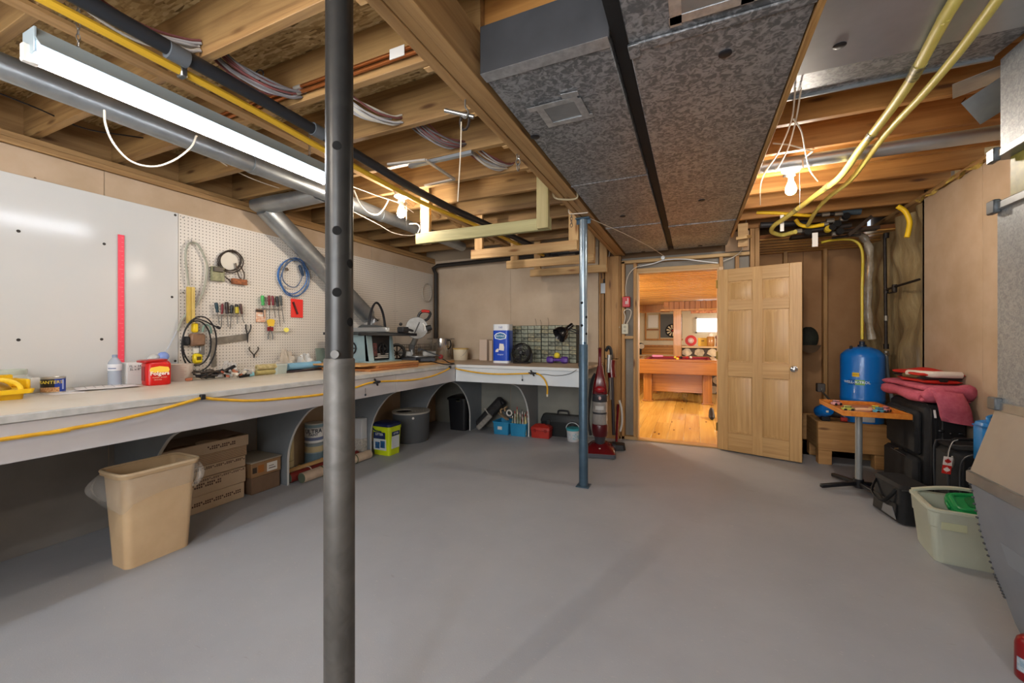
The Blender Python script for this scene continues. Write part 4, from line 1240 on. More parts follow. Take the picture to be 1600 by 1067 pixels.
# water bottle
c = Vector((-3.43, 1.365, ZT))
t = thing('water_bottle', 'clear ridged plastic water bottle in front of the white panel', 'bottle', c)
pr = [(0, 0), (.028, 0), (.034, .006)]
for k in range(6): pr += [(.0345, .012 + k * .014), (.0325, .019 + k * .014)]
pr += [(.034, .10), (.034, .14), (.031, .155), (.018, .178), (.0125, .184), (.0125, .19)]
obj('body', M().lathe(pr, c, 24, cap=False), mat('b6c2d2', .1, alpha=.6), t, w=True)
obj('cap', M().lathe([(.0135, .186), (.0135, .2), (.012, .202), (0, .202)], c, 20), mat('7f8ea6', .4), t, w=True)
obj('label', wrapband(c, .0348, .10, .142, fa - 1.6, fa + 1.6), mat('d5d8de', .4), t, w=True)
obj('label_stripe', wrapband(c, .0351, .112, .118, fa - 1.2, fa + .1), mat('5a6a90', .4), t, w=True)
# handwritten card box
t = thing('card_box', 'white card box with pencilled handwriting beside the water bottle', 'box', (-3.42, 1.47, ZT))
obj('carton', M().box(-3.49, -3.40, 1.415, 1.50, ZT, ZT + .148, .002), mat('d6d6d4', .6), t, w=True)
text('handwriting', 'FL x 34\nSL x 8"', .021, mat('3c3c44', .7), t, (.0215, -.012, .112), (R(90), 0, R(90)))
# red coffee tub
c = Vector((-3.27, 1.515, ZT))
t = thing('coffee_tub', 'glossy red plastic coffee tub with a yellow and white label', 'tub', c, rz=R(-10))
red = mat('c41712', .3)
m = M()
m.ring_loft([rrect(-.066 + e, .066 - e, -.066 + e, .066 - e, .03, 5, z) for z, e in ((0, .006), (.006, .001), (.14, .0), (.150, .006), (.155, .008))])
obj('body', m, red, t)
obj('lid', M().ring_loft([rrect(-.07, .07, -.07, .07, .034, 5, .155), rrect(-.07, .07, -.07, .07, .034, 5, .166), rrect(-.06, .06, -.06, .06, .03, 5, .169)]).xf(Matrix.Translation((-.004, -.012, .0)) @ Matrix.Rotation(R(3), 4, 'X')), mat('a81410', .35), t)
obj('grip_recess', M().box(-.035, .03, -.0685, -.0655, .03, .125, .0012), mat('8e0f0d', .4), t)
lb = obj('label', M().prism([(-.045, .085), (.045, .085), (.052, .1), (.045, .118), (.0, .126), (-.045, .118), (-.052, .1)], 'y', 0, .0015).xf(Matrix.Translation((.0675, 0, 0)) @ Matrix.Rotation(R(90), 4, 'Z')), mat('f0c64a', .45), t)
text('lettering', 'Folgers', .034, mat('f6f1e6', .5), t, (.0695, 0, .078), (R(90), 0, R(90)), bold=.0006)
text('lettering', 'CLASSIC ROAST', .0105, mat('f0c9a8', .5), t, (.0672, 0, .052), (R(90), 0, R(90)))
text('lettering', 'GROUND', .0095, mat('f0c9a8', .5), t, (.0672, -.01, .037), (R(90), 0, R(90)))
# float ball on a rod
q = PX(255, 557, -3.44)
t = thing('float_ball', 'blue plastic ball on a thin clear rod behind the red tub', 'ball', q)
obj('ball', M().sph(q, .034, 18, 12), mat('7d94cf', .2), t, w=True)
obj('rod', M().tube([q + Vector((0, .01, .03)), PX(262, 545, -3.5), PX(277, 516, -3.53)], .0035, 6), mat('b9c0cc', .3), t, w=True)
obj('clear_cap', M().sph(q + Vector((.0, -.055, -.005)), (.03, .035, .027), 14, 8), mat('d5d8d2', .2, alpha=.5), t, w=True)
obj('stand', M().cyl((q.x, q.y, ZT), (q.x, q.y, q.z - .03), .012, seg=10), mat('c9ccd2', .4), t, w=True)
# translucent measuring tub
c = Vector((-3.40, 1.725, ZT))
t = thing('measuring_tub', 'translucent pale plastic measuring tub next to the red tub', 'tub', c)
obj('body', M().lathe([(.0, .0), (.062, 0), (.066, .006), (.072, .115), (.075, .117), (.075, .122), (.069, .12), (.062, .01), (0, .008)], c, 28), mat('d3c4b6', .4, alpha=.9), t, w=True)
for k in range(6):
    obj('graduation', wrapband(c, .0705 + .0004 * k, .03 + .014 * k, .032 + .014 * k, -.55, -.05 if k % 2 else -.25, 6), mat('b08878', .5), t, w=True)
# heap of black cords
q = B_(333, 592)
rnd = random.Random(4)
t = thing('cord_heap', 'tangled heap of black cords and adapters on the bench under the pegboard', 'cords', (q.x, q.y, ZT))
for k in range(9):
    ps = []
    a0 = rnd.uniform(0, 6.28)
    for j in range(6):
        a = a0 + j * rnd.uniform(.7, 1.3)
        ps.append((math.cos(a) * rnd.uniform(.02, .05), math.sin(a) * rnd.uniform(.04, .15), .01 + rnd.uniform(0, .06)))
    obj('cord', M().tube(ps, .006, 6, sm=4), mat('1d1b1a', .5) if k % 3 else mat('3c332c', .5), t)
for a, b in (((.0, .08, .05), (.01, .155, .09)), ((-.01, -.06, .02), (.02, -.12, .035)), ((.02, .0, .04), (.03, .06, .06))):
    obj('adapter', M().bar(a, b, .024, .022, b=.004), BLACK, t)
obj('orange_plug', M().bar((.01, -.19, .012), (.02, -.15, .015), .022, .02, b=.004), mat('b06a4c', .5), t)


def crumple(name, c, r, m, label, cat, seed, seg=24):
    rnd = random.Random(seed)
    ph = [rnd.uniform(0, 6.28) for _ in range(6)]
    def f(u, v):
        th, fi = u * 2 * math.pi, v * math.pi * .5
        k = 1 + .16 * math.sin(3 * th + ph[0] + 4 * fi) + .1 * math.sin(7 * th + ph[1] - 5 * fi) + .07 * math.sin(11 * fi + ph[2] + 4 * th)
        return (c[0] + r[0] * k * math.cos(th) * math.sin(fi + .02), c[1] + r[1] * k * math.sin(th) * math.sin(fi + .02), c[2] + r[2] * k * math.cos(fi))
    return single(name, M().grid(f, seg, 12), m, label, cat, smooth=35)


q = B_(360, 588)
crumple('clear_bag', (-3.47, q.y + .02, ZT), (.05, .075, .10), mat('d9d6d2', .15, alpha=.35), 'clear plastic bag slumped behind the black cords', 'bag', 3)
q = B_(372, 591)
t = thing('hardware_bag', 'clear bag of copper and white fittings on the bench', 'bag', (q.x - .02, q.y, ZT))
rnd = random.Random(11)
for k in range(22):
    p0 = Vector((rnd.uniform(-.05, .05), rnd.uniform(-.1, .1), rnd.uniform(.02, .055)))
    d = Vector((rnd.uniform(-1, 1), rnd.uniform(-1, 1), rnd.uniform(-.4, .4))).normalized() * rnd.uniform(.012, .022)
    obj('fitting', M().cyl(p0 - d, p0 + d, rnd.uniform(.006, .012), seg=8), mat(rnd.choice(['b0694a', 'd8d2c8', 'c9bfae', 'a8563c', '8d8a86']), .4), t)
q = B_(386, 589)
t = thing('small_tube', 'small black and pale blue tube lying on the bench before the fittings', 'tube', (q.x + .02, q.y - .02, ZT + .016))
obj('barrel', M().cyl((0, -.05, 0), (0, .02, .004), .016, seg=12), BLACK, t)
obj('cap', M().cyl((0, .02, .004), (0, .055, .006), .018, seg=12), mat('8cc3cc', .4), t)
q = B_(397, 587)
single('small_white_box', M().obox((q.x - .02, q.y, ZT + .028), (.06, .06, .056), (0, 0, .2), .003), mat('d7d0c8', .6), 'small white box between the fittings and the twine spools', 'box')
for k, (u, v, dz, lab) in enumerate(((418, 586, 0, 'greenish twine spool lying on the bench, lower of the two'), (420, 586, .045, 'beige twine spool stacked on the lower spool'))):
    q = B_(u, v)
    t = thing('twine_spool', lab, 'spool', (q.x - .03, q.y, ZT + .024 + dz), group='twine spools')
    obj('winding', M().lathe([(.012, -.085), (.022, -.083), (.024, -.06), (.022, -.04), (.024, -.02), (.022, 0), (.024, .03), (.022, .06), (.023, .083), (.012, .085)], seg=16).xf(Matrix.Rotation(R(90), 4, 'X')), mat('b1a368' if k == 0 else 'c5b68d', .8, 0, 'a39560', 60), t)
    obj('core', M().cyl((0, -.088, 0), (0, .088, 0), .010, seg=10), mat('8a7a50', .7), t)
q = B_(441, 584)
t = thing('clear_lid_tub', 'small clear pale green tub beside the blue roll', 'tub', (q.x - .05, q.y, ZT))
obj('body', M().rbox(-.045, .045, -.055, .055, 0, .075, .02, 4, .006), mat('c3cfc6', .25, alpha=.6), t)
obj('lid', M().rbox(-.052, .052, -.062, .062, .075, .085, .022, 4), mat('cfd8d2', .25, alpha=.75), t)
# blue roll on a dark pad
a, b = B_(446, 583), B_(502, 577.5)
t = thing('sanding_pad', 'dark flat pad under the light blue roll on the bench', 'pad', (a.x, a.y, ZT))
obj('pad', M().bar(a + Vector((-.03, 0, .008)), b + Vector((-.03, 0, .008)), .09, .016, b=.004), mat('33282a', .7), t, w=True)
obj('pad_label', M().bar(a.lerp(b, .5) + Vector((-.03, 0, .0172)), a.lerp(b, .9) + Vector((-.03, 0, .0172)), .05, .001), mat('8d7f70', .7), t, w=True)
t = thing('blue_roll', 'light blue plastic roll lying on the bench beside the dark post', 'roll', (a.x, a.y, ZT + .02))
a2, b2 = a + Vector((-.05, .05, .05)), b + Vector((-.05, .02, .05))
obj('sleeve', M().cyl(a2, b2, .033, seg=24), mat('7fb2cf', .35), t, w=True)
obj('tube_end', M().cyl(b2, b2 + (b2 - a2).normalized() * .004, .015, seg=16), mat('2d3338', .6), t, w=True)
q = B_(455, 580)
crumple('plastic_bag', (-3.46, q.y - .02, ZT), (.055, .085, .17), mat('cfc3b2', .3, alpha=.6), 'beige crumpled plastic bag behind the blue roll', 'bag', 8)
q = B_(478, 578)
crumple('white_plastic_bag', (-3.475, q.y + .03, ZT), (.06, .10, .13), mat('dfe0de', .2, alpha=.55), 'white crumpled plastic bag behind the blue roll near the post', 'bag', 9)
q = PX(502, 552, -3.5)
single('glass_plate', M().obox((-3.505, q.y, ZT + .105), (.006, .11, .2), (0, R(-8), 0), .001), mat('8a9c90', .1, alpha=.6), 'small greenish glass plate leaning on the pegboard behind the post', 'glass')
# ------------------------------------------------------------------ table saw on boards
PLY1 = wood('loose_board', 'a97b45', 'cda068', 'Y', var=.12)
PLY2 = wood('loose_board_red', '8f562b', 'b57a45', 'Y', var=.12)
for x0, x1, y0, y1, z0, z1, mt, lab in ((-3.36, -2.68, 2.86, 3.56, .945, .968, PLY2, 'lowest board of the pile under the table saw'), (-3.38, -2.70, 2.98, 3.60, .9685, .992, PLY2, 'middle board of the pile under the table saw'),
                                        (-3.40, -2.72, 2.78, 3.62, .9925, 1.008, PLY1, 'top pale board directly under the table saw'), (-3.42, -2.74, 3.64, 4.38, .945, .972, PLY1, 'flat pale board under the mitre saw')):
    single('board', M().box(x0, x1, y0, y1, z0 + .0005, z1, .003), mt, lab, 'board', 'boards under the saws')
sb = mat('8aa3a8', .4, .2, '93abb0', 6)
t = thing('table_saw', 'pale blue-grey bench table saw with a dark table top', 'saw', (-3.15, 3.3, 1.008))
Wt = lambda n, m, mt: obj(n, m, mt, t, w=True)
Wt('base_flange', M().box(-3.40, -2.86, 3.06, 3.52, 1.008, 1.022, .004), sb)
Wt('side_panel', M().prism([(-3.37, 1.022), (-2.93, 1.022), (-2.97, 1.285), (-3.33, 1.285)], 'y', 3.10, 3.12), sb)
Wt('side_panel', M().prism([(-3.37, 1.022), (-2.93, 1.022), (-2.97, 1.285), (-3.33, 1.285)], 'y', 3.46, 3.48), sb)
for y0, y1 in ((3.10, 3.17), (3.44, 3.48)):
    Wt('front_pillar', M().prism([(-2.97, 1.022), (-2.925, 1.022), (-2.962, 1.285), (-2.99, 1.285)], 'y', y0, y1), sb)
Wt('front_panel', M().box(-2.985, -2.965, 3.17, 3.44, 1.03, 1.285), mat('151312', .6))
Wt('handwheel', M().tube([(-2.955, 3.33 + .055 * math.cos(R(a)), 1.14 + .055 * math.sin(R(a))) for a in range(0, 360, 24)], .008, 8, closed=True).bar((-2.955, 3.28, 1.14), (-2.955, 3.38, 1.14), .012, .01).bar((-2.955, 3.33, 1.09), (-2.955, 3.33, 1.19), .01, .012).cyl((-2.97, 3.33, 1.14), (-2.93, 3.33, 1.14), .016, seg=12), mat('1b1c1e', .4))
Wt('red_decal', M().box(-2.963, -2.961, 3.19, 3.25, 1.07, 1.20), mat('7d3a34', .5, 0, '2a1c1a', 60))
for k, z in enumerate((1.045, 1.062, 1.082)):
    Wt('label_line', M().box(-2.9635, -2.961, 3.26 - .04 * (k == 0), 3.42, z, z + .010), mat('d9d2c6', .6))
Wt('table_top', M().box(-3.42, -2.83, 2.98, 3.62, 1.285, 1.312, .005), mat('3b4043', .35, .6, '474c50', 9))
Wt('fence_rail', M().box(-2.835, -2.80, 2.86, 3.70, 1.275, 1.305, .004), mat('222427', .35, .4))
Wt('rip_fence', M().box(-3.42, -2.80, 3.20, 3.255, 1.313, 1.362, .006), mat('9fa3a5', .35, .7))
Wt('blade_guard', M().prism([(-3.33, 1.314), (-2.95, 1.314), (-2.96, 1.37), (-3.04, 1.392), (-3.25, 1.395), (-3.34, 1.35)], 'y', 3.33, 3.37), mat('4a4e50', .3, .4))
Wt('fence_lever', M().box(-2.87, -2.78, 3.44, 3.54, 1.312, 1.372, .01).bar((-2.82, 3.50, 1.36), (-2.80, 3.62, 1.33), .03, .02).sph((-2.84, 3.47, 1.40), .018, 10, 8), BLACKM)
Wt('side_handwheel', M().tube([(-3.15 + .06 * math.cos(R(a)), 3.09, 1.15 + .06 * math.sin(R(a))) for a in range(0, 360, 24)], .008, 8, closed=True).bar((-3.21, 3.09, 1.15), (-3.09, 3.09, 1.15), .012, .01).cyl((-3.15, 3.10, 1.15), (-3.15, 3.06, 1.15), .016, seg=12), mat('1b1c1e', .4))
Wt('power_cable', M().tube([PX(u, v, -3.22) for u, v in ((575, 512), (578, 492), (584, 476), (590, 474), (596, 484), (600, 500), (601, 520))], .010, 8, sm=5), BLACK)
Wt('power_cable', M().tube([PX(u, v, -3.16) for u, v in ((577, 514), (579, 492), (585, 475), (591, 474), (598, 487), (602, 508), (602, 522))], .010, 8, sm=5), BLACK)

# mitre saw: local x to the viewer's right-hand side, y away
t = thing('mitre_saw', 'silver mitre saw with a raised head and red grip on the bench', 'saw', (-3.07, 4.0, .972), R(38))
al = mat('8f908e', .35, .6, '767775', 10)
dk = mat('222324', .5)
Lm = lambda n, m, mt: obj(n, m, mt, t)
Lm('table', M().box(-.15, .24, -.15, .15, .012, .055, .012).prism([(.02, -.15), (.26, -.15), (.23, -.27), (.07, -.27)], 'z', .012, .045), mat('33363c', .4, .3))
Lm('turntable', M().cyl((.05, 0, .055), (.05, 0, .066), .14, seg=28), al)
Lm('fence', M().box(-.18, -.02, .02, .045, .056, .12, .004).box(.1, .26, .02, .045, .056, .12, .004), al)
Lm('end_wheel', M().tube([(-.20 + .085 * math.cos(R(a)), -.04, .112 + .088 * math.sin(R(a))) for a in range(0, 360, 20)], .018, 8, closed=True), dk)
for k in range(4):
    a = R(45 * k)
    Lm('wheel_spoke', M().bar((-.20 + .08 * math.cos(a), -.04, .10 + .09 * math.sin(a)), (-.20 - .08 * math.cos(a), -.04, .10 - .09 * math.sin(a)), .016, .012), dk)
Lm('arm', M().tube([(-.02, .05, .08), (-.03, .05, .17), (.0, .03, .23), (.05, .0, .36), (.08, 0, .43)], .035, 10, sm=4), al)
Lm('pivot', M().cyl((-.03, -.03, .17), (-.03, .10, .17), .03, seg=14).cyl((.06, -.04, .14), (.06, .05, .14), .022, seg=12), dk)
Lm('blade_guard', M().lathe([(.0, -.02), (.128, -.02), (.132, -.012), (.132, .012), (.128, .02), (0, .02)], seg=28).xf(Matrix.Translation((.03, -.03, .40)) @ Matrix.Rotation(R(90), 4, 'X')), al)
Lm('guard_slot', M().bar((.0, -.055, .33), (.06, -.055, .47), .02, .01, (1, 0, 0)), dk)
Lm('guard_slot', M().tube([(.10, -.054, .46), (.125, -.054, .42), (.125, -.054, .37)], .008, 6, sm=3), mat('dcdcd8', .3, .5))
Lm('motor', M().cyl((.10, -.02, .37), (.16, .16, .39), .06, .055, seg=18), al)
Lm('motor_cap', M().cyl((.14, -.06, .39), (.20, -.06, .41), .04, .032, seg=14), dk)
Lm('handle', M().tube([(.04, -.01, .51), (.06, -.01, .57), (.10, -.01, .60), (.17, -.01, .595), (.19, -.01, .57), (.16, -.01, .51), (.12, -.01, .49)], .016, 9, sm=4), dk)
Lm('red_grip', M().tube([(.085, -.01, .60), (.12, -.01, .605), (.18, -.01, .598)], .019, 9, sm=3), mat('b5261c', .4))
Lm('clamp_rod', M().tube([(.05, -.06, .16), (.2, -.10, .1), (.31, -.12, .06)], .007, 6), dk)
Lm('red_knob', M().sph((.31, -.10, .055), (.03, .025, .03), 10, 8), mat('7d1f22', .4))
Lm('power_cable', M().tube([(.1, -.12, .02), (.2, -.3, .009), (.34, -.42, -.018), (.45, -.30, -.018), (.40, -.2, -.012), (.33, -.13, .03)], .006, 6, sm=5), BLACK)
# wire basket in the corner
t = thing('wire_basket', 'thin wire mesh basket behind the mitre saw against the corner pegboard', 'basket', (-3.42, 4.6, ZT))
x0, x1, y0, y1, h = -3.52, -3.36, 4.30, 4.72, .22
for k in range(11):
    y = y0 + (y1 - y0) * k / 10
    obj('wire', M().tube([(x0, y, ZT + h), (x0, y, ZT + .01), (x1, y, ZT + .01), (x1, y, ZT + h)], .0022, 5), mat('6a625a', .5, .5), t, w=True)
for k in range(6):
    z = ZT + .02 + (h - .02) * k / 5
    obj('wire', M().tube([(x0, y0, z), (x1, y0, z), (x1, y1, z), (x0, y1, z)], .0025, 5, closed=True), mat('6a625a', .5, .5), t, w=True)
# stock pot
c = Vector((-3.25, 4.86, ZT))
t = thing('steel_pot', 'tall shiny stainless pot in the corner of the bench', 'pot', c)
obj('body', M().lathe([(0, .0), (.132, 0), (.136, .006), (.136, .285), (.142, .29), (.142, .297), (.13, .293), (.129, .012), (0, .01)], c, 36), mat('cfcbc4', .16, .9), t, w=True)
obj('handle', M().tube([c + Vector(v) for v in ((.128, -.04, .27), (.165, -.05, .275), (.18, -.05, .22), (.165, -.05, .17), (.12, -.04, .15))], .009, 7, sm=3), BLACKG, t, w=True)
obj('rim_bar', M().bar(c + Vector((-.18, -.10, .295)), c + Vector((.17, .06, .295)), .015, .008), DARKIRON, t, w=True)
c = Vector((-2.94, 4.86, ZT))
t = thing('cream_tub', 'cream plastic tub with a yellow rim beside the steel pot', 'tub', c)
obj('body', M().lathe([(0, 0), (.092, 0), (.097, .006), (.105, .15), (0, .15)], c, 28), mat('d9ceb6', .45), t, w=True)
obj('rim', M().lathe([(.10, .15), (.113, .15), (.113, .162), (.107, .166), (0, .164)], c, 28), mat('c9a85c', .4), t, w=True)
obj('dark_mark', wrapband(c, .0925, .05, .09, R(-100), R(-70), 4), mat('5a5248', .6), t, w=True)
obj('bail', M().tube([c + Vector((.105 * math.cos(R(a)), -.105 * abs(math.sin(R(a))) * .9, .155 - .12 * abs(math.sin(R(a))))) for a in range(0, 181, 20)], .003, 6), STEEL, t, w=True)
single('white_carton', M().box(-2.66, -2.545, 4.88, 5.02, ZT, ZT + .285, .003), mat('cbb8a8', .6), 'upright blank off-white carton beside the blue pack on the bench', 'carton')
single('thin_white_board', M().box(-2.50, -2.455, 4.86, 4.98, ZT, ZT + .275, .002), mat('c2ad98', .6), 'thin off-white board squeezed between the carton and the blue pack', 'board')
# blue wipes pack
t = thing('paper_towel_pack', 'tall blue and white pack of paper towels on the bench', 'pack', (-2.162, 4.58, ZT), R(5))
blu = mat('1646b8', .3)
Lp = lambda n, m, mt: obj(n, m, mt, t)
Lp('pack', M().rbox(-.105, .105, -.09, .09, 0, .475, .035, 5), mat('d8dde3', .35))
Lp('blue_wrap', M().rbox(-.1065, .1065, -.0915, .0915, .028, .40, .036, 5), blu)
Lp('badge', M().prism([(-.07, .30), (.0, .285), (.07, .30), (.078, .34), (.05, .365), (0, .378), (-.05, .365), (-.078, .34)], 'y', -.0935, -.0915), mat('e6eef4', .4))
Lp('badge_field', M().prism([(-.06, .306), (.0, .294), (.06, .306), (.067, .338), (.043, .357), (0, .368), (-.043, .357), (-.067, .338)], 'y', -.0942, -.0934), mat('2f6f9f', .4))
text('lettering', 'ROYALE', .03, mat('f2f5f8', .5), t, (0, -.0945, .33), (R(90), 0, 0))
text('lettering', 'Original', .024, mat('dfe6f2', .5), t, (0, -.0922, .105), (R(90), 0, 0))
text('lettering', '160', .036, mat('2b4c94', .5), t, (.0, -.0922, .437), (R(90), 0, 0))
Lp('towel_picture', M().prism([(-.02, .16), (.045, .15), (.05, .19), (.04, .235), (-.01, .24), (-.015, .20)], 'y', -.0935, -.0915).prism([(-.065, .135), (-.03, .135), (-.02, .165), (-.035, .18), (-.06, .16)], 'y', -.0935, -.0915), mat('dedbd4', .5))
# black fan
t = thing('desk_fan', 'black round desk fan before the drawer cabinet', 'fan', (-1.905, 4.57, ZT), R(4))
cz = .125
Lf = lambda n, m, mt: obj(n, m, mt, t)
rotx = Matrix.Translation((0, 0, cz)) @ Matrix.Rotation(R(80), 4, 'X')
Lf('shroud', M().lathe([(.117, -.035), (.122, -.03), (.122, .03), (.112, .045), (.108, .04), (.112, -.03)], seg=32, cap=False).xf(rotx), BLACKM)
for k, r in enumerate((.03, .055, .08, .1)):
    Lf('grille_ring', M().tube([(r * math.cos(R(a)), r * math.sin(R(a)), .045 - .1 * r) for a in range(0, 360, 20)], .003, 6, closed=True).xf(rotx), BLACK)
for k in range(9):
    a = R(40 * k)
    Lf('grille_spoke', M().bar((.02 * math.cos(a), .02 * math.sin(a), .043), (.112 * math.cos(a + .5), .112 * math.sin(a + .5), .036), .004, .004).xf(rotx), BLACK)
Lf('hub', M().lathe([(0, .055), (.018, .054), (.024, .045), (.024, -.05), (0, -.06)][::-1], seg=16).xf(rotx), mat('2b2d31', .3))
for k in range(3):
    a = R(120 * k)
    Lf('fan_blade', M().grid(lambda u, v: ((.02 + .085 * u) * math.cos(a + (v - .5) * 1.2 * (.5 + u * .5)), (.02 + .085 * u) * math.sin(a + (v - .5) * 1.2 * (.5 + u * .5)), .01 * (v - .5)), 4, 4).xf(rotx), mat('18181b', .35))
Lf('stand', M().box(-.10, .10, -.05, .07, 0, .014, .005).bar((-.12, 0, .01), (-.124, 0, cz), .010, .03).bar((.12, 0, .01), (.124, 0, cz), .014, .03), BLACKM)

# small parts drawer cabinets
DRW = mat('7d8274', .22, 0, '9aa08e', 28, alpha=1, coat=.4)
DRW2 = mat('5f6458', .25, 0, 'b0a988', 40, coat=.4)
DRW3 = mat('4b5046', .25, 0, '8b8f80', 30, coat=.4)
for ci, (x0, lab) in enumerate(((-2.20, 'parts drawer cabinet behind the black fan'), (-1.745, 'parts drawer cabinet behind the black desk lamp'))):
    W_, H_ = .45, .465
    t = thing('drawer_cabinet', lab, 'cabinet', (x0 + W_ / 2, 4.9, ZT), group='parts drawer cabinets')
    obj('housing', M().box(x0, x0 + W_, 4.84, 4.98, ZT, ZT + H_, .004), mat('2f332f', .5), t, w=True)
    nc, nr = 5, 9
    cw, rh = W_ / nc, H_ / nr
    base = {}
    rnd = random.Random(ci + 5)
    for i in range(nc):
        for j in range(nr):
            mt = rnd.choice([DRW, DRW, DRW2, DRW3])
            k = mt.name
            if k not in base:
                base[k] = obj('drawer', M().box(-cw / 2 + .004, cw / 2 - .004, -.012, .0, .004, rh - .004, .002).box(-cw / 2 + .012, cw / 2 - .012, -.022, -.012, .010, .016, .001).box(-cw / 2 + .01, cw / 2 - .01, -.014, -.012, rh * .5, rh - .01, .0005), mt, t)
                o = base[k]
                lib = o
            else:
                o = base[k].copy(); COL.objects.link(o)
                o.parent = t
            o.parent = t
            o.location = (x0 + cw * (i + .5) - (x0 + W_ / 2), 4.84 - 4.9, rh * j)
for x, z0, z1 in ((-1.85, 1.41, 1.50), (-1.78, 1.41, 1.485), (-1.68, 1.41, 1.51)):
    single('wire_offcut', M().tube([(x, 4.93, z0), (x - .004, 4.93, (z0 + z1) / 2), (x - .012, 4.92, z1)], .0025, 5), mat('5a5048', .5), {1.50: 'thin wire sticking up from the cabinet behind the fan', 1.485: 'shorter thin wire sticking up between two others', 1.51: 'thin wire sticking up nearest the desk lamp'}[z1], 'wire')
# desk lamp
t = thing('desk_lamp', 'glossy black desk lamp with its arm reaching behind the bluish post', 'lamp', (-1.10, 4.30, ZT))
hd = PY(877, 521, 4.30)
n = Vector((-.55, -.55, -.55)).normalized()
q = n.to_track_quat('Z', 'Y').to_matrix().to_4x4()
obj('shade', M().lathe([(.0, -.085), (.028, -.085), (.034, -.07), (.062, -.05), (.082, -.01), (.088, .035), (.086, .045), (.083, .04), (.075, -.01), (.0, -.05)], seg=28).xf(Matrix.Translation(hd) @ q), BLACKG, t, w=True)
obj('socket', M().cyl(hd - n * .17, hd - n * .08, .024, .028, seg=16), BLACKG, t, w=True)
e1 = Vector((-1.06, 4.32, HC + .02)); 
for o in (-.012, .012):
    obj('arm_rod', M().tube([hd - n * .09 + Vector((.02, 0, .0 + o)), e1 + Vector((0, 0, o))], .006, 6), BLACK, t, w=True)
for o in (-.012, .012):
    obj('arm_rod', M().tube([e1 + Vector((o, 0, 0)), (-1.10 + o, 4.31, ZT + .06)], .006, 6), BLACK, t, w=True)
obj('joint', M().cyl(e1 + Vector((0, -.02, 0)), e1 + Vector((0, .02, 0)), .018, seg=12), BLACK, t, w=True)
obj('clamp', M().box(-1.13, -1.07, 4.28, 4.34, ZT + .001, ZT + .065, .006), BLACK, t, w=True)
obj('lamp_cable', M().tube([(-1.08, BY - .016, .93), (-1.16, BY - .014, .885), (-1.30, BY - .014, .862), (-1.42, BY - .014, .872), (-1.52, BY - .014, .866)], .003, 5, sm=4), BLACK, t, w=True)
# purple hand weights and a yellow ball
t = thing('hand_weight', 'purple hand weight lying on the bench before the drawer cabinet', 'weight', (-1.50, 4.72, ZT))
pu = mat('54338f', .4)
for x in (-.09, .09):
    obj('head', M().lathe([(0, -.045), (.035, -.04), (.042, -.02), (.042, .02), (.035, .04), (0, .045)], seg=6).xf(Matrix.Translation((x, 0, .042)) @ Matrix.Rotation(R(90), 4, 'Y')), pu, t)
obj('grip', M().cyl((-.06, 0, .042), (.06, 0, .042), .018, seg=12), pu, t)
single('yellow_ball', M().sph((-1.50, 4.70, ZT + .098), .036, 18, 12), mat('ddc93a', .6), 'small yellow ball resting on the purple hand weight', 'ball')

# ------------------------------------------------------------------ under the bench
t = thing('waste_bin', 'beige rectangular waste bin lined with a clear bag under the bench', 'bin', (-2.88, 1.31, 0))
bm_ = mat('d3b994', .42, 0, 'c9ad87', 5)
rg = lambda x0, x1, y0, y1, r, z: rrect(x0, x1, y0, y1, r, 5, z)
m = M()
m.ring_loft([rg(-2.965, -2.79, 1.16, 1.465, .035, 0), rg(-3.0, -2.762, 1.135, 1.49, .04, .500), rg(-3.015, -2.748, 1.12, 1.505, .045, .503), rg(-3.015, -2.748, 1.12, 1.505, .045, .524), rg(-2.995, -2.768, 1.14, 1.485, .04, .524), rg(-2.96, -2.80, 1.17, 1.455, .03, .012)], True, True, True)
obj('body', m, bm_, t, w=True)
obj('rolled_rim', M().tube(rrect(-3.012, -2.751, 1.123, 1.502, .045, 5, .523), .0085, 8, closed=True), mat('e0c8a4', .35), t, w=True)
bag = mat('f3f0ea', .1, alpha=.15)
rnd = random.Random(2)
def skirt(u, v):
    L_ = rrect(-3.018, -2.745, 1.117, 1.508, .05, 5, 0)
    n_ = len(L_); f = u * n_; i = int(f) % n_; a = f - int(f)
    p = L_[i].lerp(L_[(i + 1) % n_], a)
    c0 = Vector((-2.89, 1.31, 0))
    d = (p - c0).normalized()
    lft = max(0.0, -d.y) ** 2
    k = .002 + .020 * math.sin(v * math.pi) * (1 + .6 * math.sin(u * 60)) + .036 * lft * math.sin(v * 3.0)
    drop = .13 + .05 * lft + .02 * math.sin(u * 17)
    return p + d * (k - .012 * v) - Vector((0, 0, -.502 + drop * v))
obj('liner_skirt', M().grid(skirt, 96, 8), bag, t, w=True, smooth=60)
def inner(u, v):
    L_ = rrect(-3.012, -2.771, 1.143, 1.482, .04, 5, 0)
    n_ = len(L_); f = u * n_; i = int(f) % n_; a = f - int(f)
    p = L_[i].lerp(L_[(i + 1) % n_], a)
    c0 = Vector((-2.89, 1.31, 0)); d = (p - c0)
    return c0 + d * (.985 - .16 * v + .02 * math.sin(u * 40) * v) + Vector((0, 0, .505 - .30 * v))
obj('liner', M().grid(inner, 80, 6), bag, t, w=True, smooth=60)

CARD = mat('a98f72', .75, 0, 'b59b7d', 6)
CARDP = mat('b9a287', .75, 0, 'c1ab90', 6)
CARDD = mat('6f5846', .8, 0, '7a624e', 6)
INK = mat('4a2f26', .7)
BG = 'long cardboard cartons under the bench'


